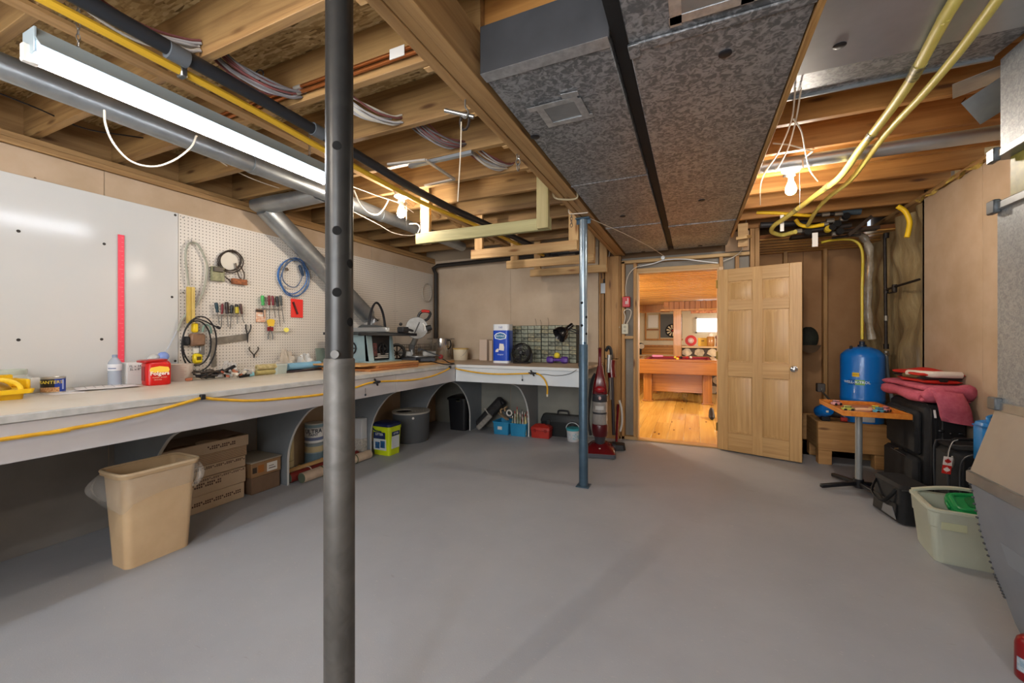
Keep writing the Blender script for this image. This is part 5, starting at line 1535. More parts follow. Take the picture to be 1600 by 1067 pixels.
def carton(x0, x1, y0, y1, z0, z1, m, label, prints=(), lid=False):
    t = thing('cardboard_carton', label, 'carton', ((x0 + x1) / 2, (y0 + y1) / 2, z0), group=BG)
    obj('carton', M().box(x0, x1, y0, y1, z0 + .001, z1 - .001, .004), m, t, w=True)
    for (a, b, zc, h) in prints:
        n = max(2, int((b - a) / .014))
        for row in range(2):
            mm = M()
            for k in range(n):
                y = a + (b - a) * k / n
                if (k * 7 + row * 3) % 5: mm.box(x1 - .001, x1 + .0006, y, y + .010, zc + row * h * .5, zc + row * h * .5 + h * .36)
            obj('printed_marks', mm, INK, t, w=True)
    return t


xf = -3.235
carton(-3.53, xf, 1.50, 2.075, 0, .125, CARDP, 'bottom carton of the tall stack behind the waste bin', ((1.62, 2.05, .05, .03),))
carton(-3.53, xf + .01, 1.49, 2.08, .125, .245, CARDP, 'second carton from the floor in the tall stack', ((1.56, 1.9, .18, .035), (1.6, 2.07, .222, .016)))
carton(-3.53, xf, 1.50, 2.085, .245, .33, CARDP, 'third carton from the floor with dotted print near its top', ((1.56, 2.08, .30, .02),))
t4 = carton(-3.53, xf + .008, 1.485, 2.09, .33, .41, CARD, 'plain striped carton below the torn top carton', ())
t = carton(-3.53, xf + .015, 1.50, 2.10, .41, .495, CARDP, 'torn topmost carton of the tall stack under the bench', ((1.80, 2.0, .44, .03),))
obj('torn_flap', M().grid(lambda u, v: (-3.5 + .27 * v, 1.52 + .56 * u, .497 + .012 * math.sin(9 * u) * v + .012 * (1 - v)), 14, 6), CARDD, t, w=True)
for k in range(6):
    obj('layer_line', M().box(xf - .002, xf + .0088, 1.49, 2.088, .336 + .012 * k, .340 + .012 * k), CARDD, t4, w=True)
carton(-3.53, -3.21, 2.115, 2.36, 0, .135, CARDD, 'lower dark carton of the short stack beside the bench bracket')
t = carton(-3.53, -3.205, 2.11, 2.365, .135, .25, mat('8f6d4a', .7, 0, '9b7a58', 6), 'upper carton with a white label in the short stack')
obj('lid', M().box(-3.535, -3.2, 2.105, 2.372, .25, .262, .003), mat('9a9284', .7), t, w=True)
obj('label', M().box(-3.2052, -3.2042, 2.24, 2.33, .155, .225), WHITE, t, w=True)
obj('dark_tab', M().box(-3.2052, -3.2042, 2.12, 2.155, .17, .215), mat('3f352c', .7), t, w=True)
obj('orange_tab', M().box(-3.2052, -3.2042, 2.165, 2.215, .165, .225), mat('a5672f', .7), t, w=True)
obj('label_print', M().box(-3.2043, -3.2036, 2.255, 2.315, .175, .182).box(-3.2043, -3.2036, 2.255, 2.30, .195, .20), INK, t, w=True)

# rolls on the floor
RL = 'rolls lying on the floor under the bench'
for x, y0, y1, z, r, col, tie, lab in ((-3.085, 2.47, 3.27, .046, .045, 'cdb9a3', 'c9c4a0', 'pale pinkish roll lying in front, tied with green string'), (-3.185, 2.42, 3.20, .045, .043, '77261f', 'cfc6b8', 'dark red roll lying behind the pale roll'),
                                       (-3.297, 2.42, 3.07, .043, .042, 'c29b66', 'c29b66', 'tan roll lying at the back behind the dark red roll')):
    t = thing('sheet_roll', lab, 'roll', (x, (y0 + y1) / 2, z), group=RL)
    obj('roll', M().cyl((x, y0, z), (x, y1, z), r, seg=24), mat(col, .5, 0, 'b49f8c' if col == 'cdb9a3' else col, 8), t, w=True)
    obj('roll_end', M().lathe([(.014, 0), (r * .95, 0), (r * .95, .003), (.014, .003)], seg=20).xf(Matrix.Translation((x, y0 - .003, z)) @ Matrix.Rotation(R(-90), 4, 'X')), mat('55604f', .6), t, w=True)
    for y in (y0 + .2, y1 - .2):
        obj('tie', M().tube([(x + (r + .001) * math.cos(R(a)), y, z + (r + .001) * math.sin(R(a))) for a in range(0, 360, 24)], .005, 6, closed=True), mat('4f5a3c' if tie == 'c9c4a0' else tie, .6), t, w=True)
# cans and bottles behind the rolls
def can(x, y, z0, z1, r, body, label, cat='can', bands=(), txt=None, lidc='c9c6bd', gr=None):
    c = Vector((x, y, z0)); h = z1 - z0
    t = thing('paint_can', label, cat, c, group=gr)
    obj('body', M().lathe([(0, 0), (r, 0), (r, .006), (r * .98, .01), (r * .98, h - .014), (r, h - .01), (r, h - .004), (r * .9, h - .003), (r * .88, h - .008), (0, h - .008)], c, 28), mat(body, .4), t, w=True)
    obj('lid', M().lathe([(0, h - .008), (r * .86, h - .007), (r * .86, h - .002), (r * .8, h - .001), (0, h - .004)], c, 24), mat(lidc, .35, .4), t, w=True)
    fa_ = math.atan2(-y, -x)
    for z, w, col in bands:
        obj('band', wrapband(c, r * .985 + .0005, z * h, (z + w) * h, fa_ - 1.7, fa_ + 1.7), mat(col, .4), t, w=True)
    for s, z, sz, col in (txt or ()):
        text('lettering', s, sz, mat(col, .5), t, (math.cos(fa_ - .1) * (r + .0012), math.sin(fa_ - .1) * (r + .0012), z * h), (R(90), 0, fa_ - .1 + R(90)), wrap=r, bold=.0008)
    return t


can(-3.42, 2.575, 0, .36, .065, 'c4b58e', 'tall beige can next to the bracket', bands=((.05, .15, 'a39a84'), (.35, .02, 'a0946f')))
can(-3.445, 2.90, 0, .225, .088, '8fa0aa', 'lower paint can with a torn label supporting the one marked ULTRA', bands=((.1, .45, '66808f'), (.6, .25, 'c2b48e')))
can(-3.445, 2.90, .227, .415, .088, 'e4e9ec', 'white and blue paint can marked ULTRA on top of another can', bands=((.78, .17, '8fb4c9'), (.12, .16, '6e7da6')), txt=(('ULTRA', .60, .055, '1e2f4c'), ('PAINT', .42, .03, '40506c')), lidc='d9d9d6')
can(-3.31, 3.17, .0, .34, .06, 'd5d0c4', 'tall white plastic jug just past the dark post', 'jug', bands=((.1, .3, 'c9bfae'),), lidc='3a3a38')
t = thing('white_box', 'narrow white box standing by the bracket past the dark post', 'box', (-3.24, 3.31, 0))
obj('carton', M().box(-3.29, -3.19, 3.272, 3.352, 0, .40, .003), mat('c5c9cf', .5), t, w=True)
obj('lower_panel', M().box(-3.291, -3.189, 3.271, 3.353, .02, .19, .003), mat('a5a09a', .5, 0, 'cfcac2', 50), t, w=True)

# yellow-green pail
t = thing('litter_pail', 'bright yellow-green pail with a navy lid by the bracket', 'pail', (-3.05, 3.5, 0))
lime = mat('c3d81a', .35)
x0, x1, y0, y1 = -3.175, -2.93, 3.40, 3.60
m = M().ring_loft([rrect(x0 + .012, x1 - .012, y0 + .012, y1 - .012, .03, 5, 0), rrect(x0, x1, y0, y1, .035, 5, .275), rrect(x0 - .006, x1 + .006, y0 - .006, y1 + .006, .04, 5, .277), rrect(x0 - .006, x1 + .006, y0 - .006, y1 + .006, .04, 5, .305)])
obj('body', m, lime, t, w=True)
obj('lid', M().ring_loft([rrect(x0 - .002, x1 + .002, y0 - .002, y1 + .002, .04, 5, .305), rrect(x0 - .002, x1 + .002, y0 - .002, y1 + .002, .04, 5, .33), rrect(x0 + .02, x1 - .02, y0 + .02, y1 - .02, .03, 5, .343)]), mat('1a2550', .4), t, w=True)
obj('handle', M().tube([(x0 + .03, y0 - .008, .285), (x0 + .06, y0 - .012, .262), (x1 - .1, y0 - .014, .255)], .006, 6, sm=3), mat('1a2550', .4), t, w=True)
nav, wht = mat('182a5c', .4), mat('cdd6da', .4)
obj('navy_label', M().box(x0 + .03, x1 - .06, y0 - .0015, y0 + .01, .175, .245), nav, t, w=True)
obj('picture_label', M().box(x0 + .025, x1 - .05, y0 + .0035, y0 + .02, .055, .172), wht, t, w=True)
obj('picture', M().box(x0 + .05, x0 + .11, y0 + .002, y0 + .02, .07, .14).box(x0 + .12, x0 + .18, y0 + .002, y0 + .02, .08, .155), mat('2f6da3', .4, 0, '1d3a66', 30), t, w=True)
obj('side_label', M().box(x1 - .01, x1 + .0015, y0 + .04, y1 - .04, .205, .25), nav, t, w=True)
obj('side_text_panel', M().box(x1 - .02, x1 - .003, y0 + .04, y1 - .04, .07, .20), wht, t, w=True)
text('lettering', 'LITTER', .034, wht, t, (x0 + .1075 + 3.05, y0 - .002 - 3.5, .222), (R(90), 0, 0), bold=.0006)
text('lettering', 'LITTER', .026, wht, t, (x1 + .002 + 3.05, 0, .228), (R(90), 0, R(90)), bold=.0005)

# round litter box
c = Vector((-3.17, 4.07, 0))
t = thing('cat_litter_box', 'dark grey round litter box with a pale holed lid under the bench', 'litter box', c)
obj('body', M().lathe([(0, 0), (.205, 0), (.215, .012), (.222, .345), (0, .345)], c, 44), mat('54585c', .5), t, w=True)
lidm = mat('b3afa6', .5)
hole = Vector((-.075, -.045, 0))
ring0, ring1, ring2, ring3 = [], [], [], []
for k in range(40):
    a = 2 * math.pi * k / 40
    ring0.append(c + Vector((.226 * math.cos(a), .226 * math.sin(a), .343)))
    ring1.append(c + Vector((.228 * math.cos(a), .228 * math.sin(a), .362)))
    ring2.append(c + hole + Vector((.105 * math.cos(a), .105 * math.sin(a), .358)))
    ring3.append(c + hole + Vector((.100 * math.cos(a), .100 * math.sin(a), .347)))
obj('lid', M().ring_loft([ring0, ring1, ring2, ring3], True, False, False), lidm, t, w=True)
obj('opening', M().lathe([(0, .3465), (.103, .3465), (.103, .348), (0, .348)], c + hole, 28), mat('0a0a0a', .9), t, w=True)
for i in range(5):
    for j in range(5):
        px, py = .05 + .034 * i, -.09 + .042 * j + .03
        if px * px + py * py < .2 ** 2 and (px - hole.x) ** 2 + (py - hole.y) ** 2 > .125 ** 2:
            obj('grip_bump', M().sph(c + Vector((px, py, .3605)), (.010, .010, .005), 8, 6), mat('8f8a80', .5), t, w=True)
fa_ = math.atan2(-c.y, -c.x) + .1
obj('badge', M().cyl(c + Vector((math.cos(fa_) * .216, math.sin(fa_) * .216, .305)), c + Vector((math.cos(fa_) * .2225, math.sin(fa_) * .2225, .305)), .014, seg=14), WHITE, t, w=True)

# black step bin in the corner
t = thing('black_bin', 'black plastic bin in the dark corner under the bench', 'bin', (-2.93, 4.85, 0))
obj('body', M().ring_loft([rrect(-3.05, -2.80, 4.74, 5.0, .04, 4, 0), rrect(-3.07, -2.785, 4.72, 5.02, .04, 4, .41)]), BLACK, t, w=True)
obj('lid', M().ring_loft([rrect(-3.085, -2.775, 4.70, 5.03, .05, 4, .41), rrect(-3.085, -2.775, 4.70, 5.03, .05, 4, .435), rrect(-3.04, -2.82, 4.75, 4.99, .04, 4, .46)]), mat('1b1c1e', .4), t, w=True)
obj('latch', M().box(-2.92, -2.86, 4.70, 4.73, .395, .44, .005), mat('3a3c34', .4), t, w=True)

# tool bag leaning
t = thing('tool_bag', 'black and grey long tool bag leaning under the back bench', 'bag', (-2.62, 4.9, 0))
a, b = Vector((-2.66, 4.86, .07)), Vector((-2.36, 4.98, .42))
obj('bag_body', M().bar(a, b, .20, .13, b=.03), BLACKM, t, w=True)
obj('grey_flap', M().bar(a + Vector((.05, -.12, -.02)), a.lerp(b, .55) + Vector((.05, -.12, -.03)), .035, .07, b=.01), mat('77746e', .7, 0, '8d8a84', 30), t, w=True)
obj('strap', M().bar(a.lerp(b, .55) + Vector((-.05, -.11, .05)), a.lerp(b, .55) + Vector((.05, -.11, -.07)), .012, .012), mat('a6a49e', .5), t, w=True)
obj('top_handle', M().bar(b + Vector((.0, -.06, .0)), b + Vector((.07, -.08, -.05)), .07, .05, b=.012), BLACK, t, w=True)

# blue bins with supplies
bb = mat('2a86b5', .4, 0, '2f8fbe', 4)
for k, (x0, x1, lab) in enumerate(((-2.395, -2.17, 'blue open bin with a white label holding hand planes'), (-2.155, -1.93, 'blue open bin full of bottles and brushes'))):
    y0, y1 = 4.755, 5.02
    t = thing('open_bin', lab, 'bin', ((x0 + x1) / 2, (y0 + y1) / 2, 0), group='blue bins under the back bench')
    obj('body', M().ring_loft([rrect(x0 + .012, x1 - .012, y0 + .01, y1 - .01, .015, 3, 0), rrect(x0, x1, y0, y1, .02, 3, .16), rrect(x0 + .008, x1 - .008, y0 + .008, y1 - .008, .015, 3, .16), rrect(x0 + .018, x1 - .018, y0 + .016, y1 - .016, .012, 3, .012)]), bb, t, w=True)
    obj('rim', M().tube(rrect(x0 - .002, x1 + .002, y0 - .002, y1 + .002, .02, 3, .158), .007, 6, closed=True), mat('2f93c6', .35), t, w=True)
    if k == 0:
        obj('label', M().box(x0 + .075, x0 + .135, y0 - .004, y0 + .006, .065, .105), WHITE, t, w=True)
for k, (x, y, z, rz, m) in enumerate(((-2.275, 4.83, .225, .5, '8f7d66'), (-2.245, 4.89, .24, .45, '6a6d70'), (-2.265, 4.95, .235, .4, '3d566a'))):
    t = thing('hand_plane', ('brown', 'grey', 'slate blue')[k] + ' hand plane lying aslant in the labelled blue bin', 'plane', (x, y, z), group='hand planes in the blue bin')
    obj('sole', M().obox((0, 0, .0), (.20, .045, .022), (0, .3, -rz), .005), mat(m, .5), t)
    obj('tote', M().tube([(-.05, .04, .03), (-.06, .045, .07), (-.03, .04, .09)], .011, 7, sm=3), mat('b59772', .5), t)
t = thing('tape_ring', 'white ring of tape on top of the hand planes', 'tape', (-2.19, 4.83, .275))
obj('ring', M().tube([(.035 * math.cos(R(a)), 0, .035 * math.sin(R(a))) for a in range(0, 360, 24)], .010, 8, closed=True), WHITE, t)
rnd = random.Random(21)
bt = 0
for i in range(6):
    for j in range(3):
        x, y = -2.13 + .036 * i, 4.80 + .075 * j
        h = rnd.uniform(.22, .30) + .015 * j
        col = rnd.choice(['d8d4cc', 'b8b2a8', '8a2f2c', 'd9c98a', '5f2b2a', '8b9a86', 'c4b49c'])
        cn = {'d8d4cc': 'white', 'b8b2a8': 'grey', '8a2f2c': 'red', 'd9c98a': 'yellowish', '5f2b2a': 'maroon', '8b9a86': 'greenish', 'c4b49c': 'tan'}[col]
        t = thing('glue_bottle', 'narrow %s bottle, %s in the %s row of the second blue bin' % (cn, ('first', 'second', 'third', 'fourth', 'fifth', 'sixth')[i], ('front', 'middle', 'back')[j]), 'bottle', (x, y, .015), group='bottles in the blue bin')
        obj('body', M().lathe([(0, 0), (.014, 0), (.015, .01), (.015, h * .62), (.006, h * .74), (.005, h * .9), (0, h * .9)], seg=10), mat(col, .4), t)
        obj('tip', M().cyl((0, 0, h * .88), (0, 0, h), .0065, .004, seg=8), mat(rnd.choice(['e4e0d8', 'b3231f', '3a3a3a', 'dcdad4']), .4), t)
        bt += 1
# red tool box
t = thing('red_toolbox', 'small red plastic toolbox under the back bench', 'toolbox', (-1.75, 4.858, 0), R(2))
rd = mat('a82a20', .4, 0, 'b5342a', 4)
obj('body', M().rbox(-.115, .115, -.072, .072, 0, .095, .012, 3, .006), rd, t)
obj('lid', M().ring_loft([rrect(-.125, .125, -.081, .081, .012, 3, .095), rrect(-.122, .122, -.078, .078, .012, 3, .13), rrect(-.09, .09, -.05, .05, .02, 3, .158)]), rd, t)
obj('seam', M().rbox(-.1255, .1255, -.0815, .0815, .092, .098, .012, 3), mat('6e1813', .5), t)
for x in (-.07, .07):
    obj('latch', M().box(x - .014, x + .014, -.088, -.075, .075, .115, .003), mat('8e1d16', .4), t)
obj('handle', M().box(-.05, .05, -.02, .02, .155, .168, .004), mat('8e1d16', .4), t)
# black tool case
t = thing('black_tool_case', 'large black tool case with a handle under the back bench', 'toolbox', (-1.52, 5.028, 0))
obj('body', M().ring_loft([rrect(-.27, .24, -.07, .07, .02, 3, 0), rrect(-.28, .25, -.08, .08, .02, 3, .18), rrect(-.285, .255, -.084, .084, .02, 3, .182), rrect(-.285, .255, -.084, .084, .02, 3, .20), rrect(-.26, .23, -.06, .06, .03, 3, .27)]), mat('1a1e20', .5), t)
obj('handle', M().tube([(-.07, 0, .265), (-.068, 0, .305), (-.05, 0, .32), (.05, 0, .32), (.068, 0, .305), (.07, 0, .265)], .011, 8, sm=3), BLACK, t)
for x in (-.17, .15):
    obj('latch', M().box(x - .022, x + .022, -.096, -.08, .15, .21, .003), mat('23282a', .5), t)
# small white pail with teal lid
c = Vector((-1.335, 4.83, 0))
t = thing('small_pail', 'small white pail with a teal lid behind the bluish post', 'pail', c)
obj('body', M().lathe([(0, 0), (.068, 0), (.07, .004), (.08, .135), (0, .135)], c, 28), mat('c9ccd0', .4), t, w=True)
obj('lid', M().lathe([(.083, .132), (.085, .136), (.085, .158), (.07, .162), (0, .160)], c, 28), mat('3fa3b0', .4), t, w=True)
obj('bail', M().tube([c + Vector((.084 * math.cos(R(a)), -.02, .15 + .075 * math.sin(R(a)))) for a in range(0, 181, 15)], .0045, 6), mat('c3c8cc', .4), t, w=True)
fa_ = math.atan2(-c.y, -c.x)
obj('label', wrapband(c, .0775, .03, .11, fa_ - .1, fa_ + 1.1), mat('7fb3c4', .4, 0, 'd3dadd', 60), t, w=True)
obj('label', wrapband(c, .0772, .035, .10, fa_ - 1.2, fa_ - .35), mat('a9b4bf', .4, 0, 'd3dadd', 60), t, w=True)
# ------------------------------------------------------------------ vacuum cleaners at the stud wall
vr = mat('5f0c14', .25, coat=.3)
vd = mat('33343a', .35)
t = thing('vacuum_cleaner', 'dark red upright vacuum cleaner with a clear dust cup', 'vacuum', (-.92, 4.40, 0), R(11))
Lv = lambda n, m, mt, p=t: obj(n, m, mt, p)
Lv('floor_head', M().ring_loft([rrect(-.16, .16, -.17, .10, .04, 4, .012), rrect(-.16, .16, -.17, .10, .04, 4, .05), rrect(-.14, .14, -.13, .09, .04, 4, .085), rrect(-.08, .08, -.02, .08, .03, 4, .13)]), vr)
Lv('bumper', M().ring_loft([rrect(-.166, .166, -.178, -.05, .03, 4, .008), rrect(-.166, .166, -.178, -.05, .03, 4, .045)]), mat('4b4f58', .35))
Lv('head_badge', M().sph((0, -.10, .083), (.022, .03, .012), 10, 6), mat('cfb9b4', .35))
for s in (-1, 1):
    Lv('wheel', M().cyl((s * .13, .10, .06), (s * .165, .10, .06), .06, seg=20), BLACK)
Lv('neck', M().lathe([(.05, .10), (.055, .16), (.07, .22), (.07, .24)], seg=20), vd)
Lv('motor_housing', M().lathe([(.075, .20), (.085, .24), (.085, .32), (.08, .33)], seg=24), mat('4a0d14', .3))
Lv('dust_cup', M().lathe([(.078, .33), (.08, .34), (.08, .56), (.078, .57)], seg=28), mat('7d7a78', .15, 0, '98948f', 5, coat=.3))
Lv('cyclone', M().lathe([(.0805, .44), (.0808, .445), (.0808, .455), (.0805, .46)], seg=28), vd)
Lv('cup_collar', M().lathe([(.08, .57), (.084, .575), (.084, .64), (.08, .65)], seg=28), vd)
Lv('cup_label', wrapband(Vector((0, 0, 0)), .0812, .49, .53, R(-125), R(-60), 6), mat('b5b4b2', .4))
Lv('emblem', M().sph((0, -.085, .615), (.014, .008, .02), 10, 8), mat('c9a9a6', .4))
Lv('spine', M().ring_loft([rrect(-.075, .075, .0, .09, .03, 4, .25), rrect(-.08, .08, -.02, .09, .03, 4, .65), rrect(-.07, .07, -.04, .08, .03, 4, .74), rrect(-.045, .045, -.01, .07, .025, 4, .86), rrect(-.028, .028, .015, .06, .02, 4, .95)]), vr)
Lv('gloss_panel', M().sph((0, -.035, .70), (.055, .03, .04), 16, 8), mat('8d1a22', .15))
Lv('handle', M().tube([(0, .038, .93), (0, .05, 1.03), (0, .045, 1.10), (0, .03, 1.14)], lambda q: .022 - .004 * math.sin(q * 3), 10, sm=3), vr)
Lv('hose', M().tube([(-.10, .08, .18), (-.13, .09, .35), (-.11, .09, .6), (-.085, .08, .78), (-.05, .08, .86)], .017, 8, sm=4), BLACKM)
t = thing('stick_vacuum', 'dark slim stick vacuum with grey tube hung behind the red upright vacuum', 'vacuum', (-.825, 4.70, 0), R(10))
Ls = lambda n, m, mt: obj(n, m, mt, t)
Ls('wand', M().tube([(0, 0, .15), (-.01, .02, .5), (-.02, .04, .86)], .019, 10), mat('3a3234', .35, .3))
Ls('tube', M().tube([(-.035, .0, .55), (-.04, .02, .75), (-.035, .03, .95)], .011, 8), mat('a5a09a', .3, .5))
Ls('body', M().tube([(-.02, .03, .80), (-.03, .04, .92), (-.025, .045, 1.0)], .045, 12, sm=3), vr)
Ls('handle', M().tube([(-.03, .04, .98), (-.03, .05, 1.10), (-.06, .05, 1.15), (-.09, .05, 1.10)], .018, 8, sm=4), BLACK)
Ls('cup', M().cyl((-.06, -.01, .86), (-.05, .0, 1.06), .024, seg=14), mat('9a9894', .2, .3))
Ls('red_tool', M().tube([(.03, -.02, .08), (.04, .0, .3), (.05, .02, .5)], .016, 8), vr)
Ls('head', M().ring_loft([rrect(-.11, .13, -.11, .06, .03, 3, .01), rrect(-.10, .12, -.09, .05, .03, 3, .06)]), BLACK)
Ls('white_flex', M().tube([(.06, -.02, .55), (.085, -.03, .45), (.09, -.03, .3), (.07, -.02, .2)], .012, 7, sm=4), mat('b9b4ac', .5))
cable('vacuum_flex', [(-1.03, 5.06, .78), (-1.02, 4.98, .6), (-.97, 4.95, .48), (-.93, 4.97, .65), (-.95, 5.02, .82)], .006, BLACK, 'black flex looped on the stud by the vacuum cleaners', 'cord')

# ------------------------------------------------------------------ boxes and wires on the studs
q = PY(945, 451, YD - .02)
t = thing('junction_box', 'grey metal cover box on the studs above the red vacuum', 'electrical box', q)
obj('cover', M().box(q.x - .05, q.x + .035, YD - .035, YD - .001, q.z - .06, q.z + .07, .004), mat('9ea3a8', .45, .3), t, w=True)
obj('connector', M().cyl((q.x - .01, YD - .015, q.z + .07), (q.x - .01, YD - .015, q.z + .12), .012, seg=10), BLACK, t, w=True)
for k, pp_ in enumerate((((953, 470), (957, 485), (962, 500), (968, 512)), ((946, 435), (948, 415), (952, 398), (956, 375)), ((940, 435), (938, 415), (936, 398), (934, 380)))):
    cable('box_cable', [PY(u, v, YD - .01 - .008 * k) for u, v in pp_], .006, CW if k != 2 else mat('5c4540', .5), ('pale cable below the grey cover box', 'pale cable rising from the grey cover box', 'brownish cable rising beside the grey cover box')[k], 'cable', sm=4)
q = PY(979, 472, YD)
t = thing('fire_alarm_box', 'red painted switch box on the stud beside the doorway', 'electrical box', q)
obj('cover', M().box(q.x - .045, q.x + .045, YD - .045, YD - .001, q.z - .065, q.z + .065, .006), mat('c4161c', .35), t, w=True)
obj('switch', M().box(q.x - .006, q.x + .012, YD - .058, YD - .044, q.z - .03, q.z + .01, .003), mat('e9dedb', .4), t, w=True)
obj('white_mark', M().box(q.x + .018, q.x + .026, YD - .0465, YD - .044, q.z - .03, q.z + .045), mat('e9d5d2', .4), t, w=True)
q2 = PY(977, 514, YD)
t = thing('outlet', 'pale electrical outlet on the stud below the red switch box', 'outlet', q2)
obj('plate', M().box(q2.x - .038, q2.x + .038, YD - .035, YD - .001, q2.z - .062, q2.z + .062, .005), mat('cfc9b4', .5), t, w=True)
for dz in (-.025, .025):
    obj('socket_face', M().cyl((q2.x, YD - .037, q2.z + dz), (q2.x, YD - .034, q2.z + dz), .018, seg=14), mat('b9b49f', .5), t, w=True)
    obj('slot', M().box(q2.x - .008, q2.x - .005, YD - .0385, YD - .036, q2.z + dz - .006, q2.z + dz + .006).box(q2.x + .005, q2.x + .008, YD - .0385, YD - .036, q2.z + dz - .006, q2.z + dz + .006), BLACK, t, w=True)
cable('alarm_wire', [PY(u, v, YD - .02) for u, v in ((978, 462), (978, 445), (982, 430), (990, 420), (1000, 415))], .005, CW, 'white wire curving from the red switch box up to the header', 'cable')
cable('outlet_wire', [PY(u, v, YD - .02) for u, v in ((975, 506), (977, 495), (975, 487), (980, 483), (986, 486), (984, 497), (979, 506))], .006, CW, 'white wire looped above the pale outlet', 'cable')
cable('header_conduit', [PY(u, v, YD - .02) for u, v in ((1000, 416), (1020, 412), (1040, 406), (1070, 405), (1095, 408), (1122, 411))], .008, mat('bab9b6', .4, .3), 'grey armoured cable sagging along the header over the doorway', 'cable')
cable('corner_wire', [PY(u, v, YD - .03) for u, v in ((1130, 408), (1145, 402), (1158, 392), (1163, 375), (1165, 352), (1168, 335))], .004, CW, 'white wire rising from the door header to the plywood strip', 'cable')
q = PY(1036, 403, YD - .02)
single('cable_clamp', M().cyl((q.x, YD - .035, q.z), (q.x, YD - .002, q.z), .022, seg=14).cyl((q.x, YD - .04, q.z), (q.x, YD - .034, q.z), .010, seg=10), STEEL, 'round metal clamp on the plate above the doorway', 'clamp')
for k, (pp_, lab) in enumerate(((((1243, 138), (1236, 190), (1215, 240), (1195, 270), (1188, 292), (1188, 320)), 'white cable hanging along the plywood strip past the pan duct'), (((1252, 138), (1243, 190), (1230, 235), (1212, 268)), 'thin white cable swinging from the pan duct to the second bulb'),
                               (((1240, 186), (1252, 205), (1258, 235), (1265, 265), (1278, 283)), 'white cable looping down past the porcelain lamp'))):
    cable('ceiling_wire', [PZ(u, v, 2.40 - .005 * k) for u, v in pp_], .004, CW, lab, 'cable')
single('staple_wire', M().tube([PZ(1208, 224, 2.45), PZ(1232, 226, 2.45), PZ(1270, 236, 2.45), PZ(1254, 249, 2.44), PZ(1255, 262, 2.35)], .005, 6), CW, 'white cable stapled along a joist edge above the second bulb', 'cable')

# ------------------------------------------------------------------ yellow pipes and the manifold
def run(pts, zs, r, label, bands=()):
    n = len(pts)
    P3 = [PZ(u, v, z) for (u, v), z in zip(pts, zs)]
    t = thing('yellow_pipe', label, 'pipe', P3[0], group='yellow pipes under the joists')
    obj('pipe_run', M().tube([P3[0] + (P3[0] - P3[1]).normalized() * 1.8] + P3, r, 12, sm=5), YPIPE, t, w=True)
    for k in bands:
        i = int(k); a = P3[i].lerp(P3[i + 1], k - i); d = (P3[i + 1] - P3[i]).normalized()
        obj('tape_band', M().cyl(a - d * .028, a + d * .028, r * 1.12, seg=12), mat('4a4634', .5, 0, 'b5a860', 40), t, w=True)
    return P3


A = run([(1512, -30), (1478, 25), (1442, 92), (1428, 118), (1400, 160), (1374, 195), (1345, 232), (1312, 277), (1275, 305), (1228, 340), (1210, 352), (1206, 362), (1222, 367), (1243, 362)],
        [2.37, 2.37, 2.37, 2.37, 2.37, 2.37, 2.365, 2.36, 2.355, 2.35, 2.34, 2.32, 2.30, 2.29], .0205, 'thicker yellow pipe with taped joints running out over the cooler', (2.5, 2.9, 5.4, 7.5, 8.6))
Bp = run([(1580, -30), (1540, 25), (1495, 85), (1440, 150), (1382, 212), (1330, 280), (1295, 308), (1275, 330), (1262, 352)],
         [2.33, 2.34, 2.345, 2.35, 2.36, 2.37, 2.372, 2.365, 2.34], .0165, 'thinner smooth yellow pipe beside the taped one', ())
yb_ = lambda n, pts, y, r, lab, c=YBRIGHT: single(n, M().tube([PY(u, v, y) for u, v in pts], r, 10, sm=5), c, lab, 'pipe')
yb_('yellow_pipe', ((1182, 332), (1215, 333), (1250, 336), (1270, 337)), 4.75, .016, 'straight bright yellow pipe below the last joist')
yb_('yellow_pipe', ((1243, 343), (1250, 351), (1265, 354), (1287, 351)), 4.8, .018, 'short bright yellow curve ending at the manifold valve')
yb_('yellow_pipe', ((1402, 322), (1414, 330), (1421, 345), (1420, 358), (1417, 371)), 4.6, .020, 'bright yellow pipe stub bending down beside the drywall edge')
# thin yellow line down to the tank
TX, TY = 1.545, 5.15
single('tank_line', M().tube([PY(1283, 379, 5.2), PY(1296, 376, 5.2), PY(1318, 374, 5.2), PY(1335, 376, 5.18), PY(1345, 386, 5.16), PY(1348, 405, 5.15), PY(1347, 450, 5.15), Vector((TX, TY, 1.45)), Vector((TX, TY, 1.24))], .0125, 9, sm=5), mat('d6bd3a', .4), 'thin yellow water line dropping into the top of the blue tank', 'pipe')
single('clear_sleeve', M().tube([PY(1335, 363, 5.35), PY(1350, 372, 5.35), PY(1359, 395, 5.33), PY(1357, 440, 5.33), PY(1356, 490, 5.33), PY(1362, 530, 5.33)], lambda q: .034 + .006 * math.sin(40 * q), 12, sm=5), mat('9a8a70', .15, alpha=.7, h2='c9beac', vs=9), 'crinkled clear plastic sleeve hanging beside the thin yellow water line', 'sleeve')
t = thing('pipe_manifold', 'dark cluster of valves and fittings under the joists above the alcove', 'manifold', PY(1300, 355, 4.85))
mk = lambda n, m, mt: obj(n, m, mt, t, w=True)
mm = lambda u, v, y=4.85: PY(u, v, y)
mk('header_pipe', M().cyl(mm(1252, 362), mm(1330, 352), .022, seg=12), DARKIRON)
mk('header_pipe', M().cyl(mm(1268, 336), mm(1345, 332), .018, seg=12), DARKIRON)
mk('header_pipe', M().cyl(mm(1188, 352, 5.0), mm(1265, 348, 5.0), .03, seg=12), mat('2b2a2c', .5))
mk('grey_pipe', M().cyl(mm(1315, 331), mm(1345, 330), .032, seg=14), mat('3c4a52', .5))
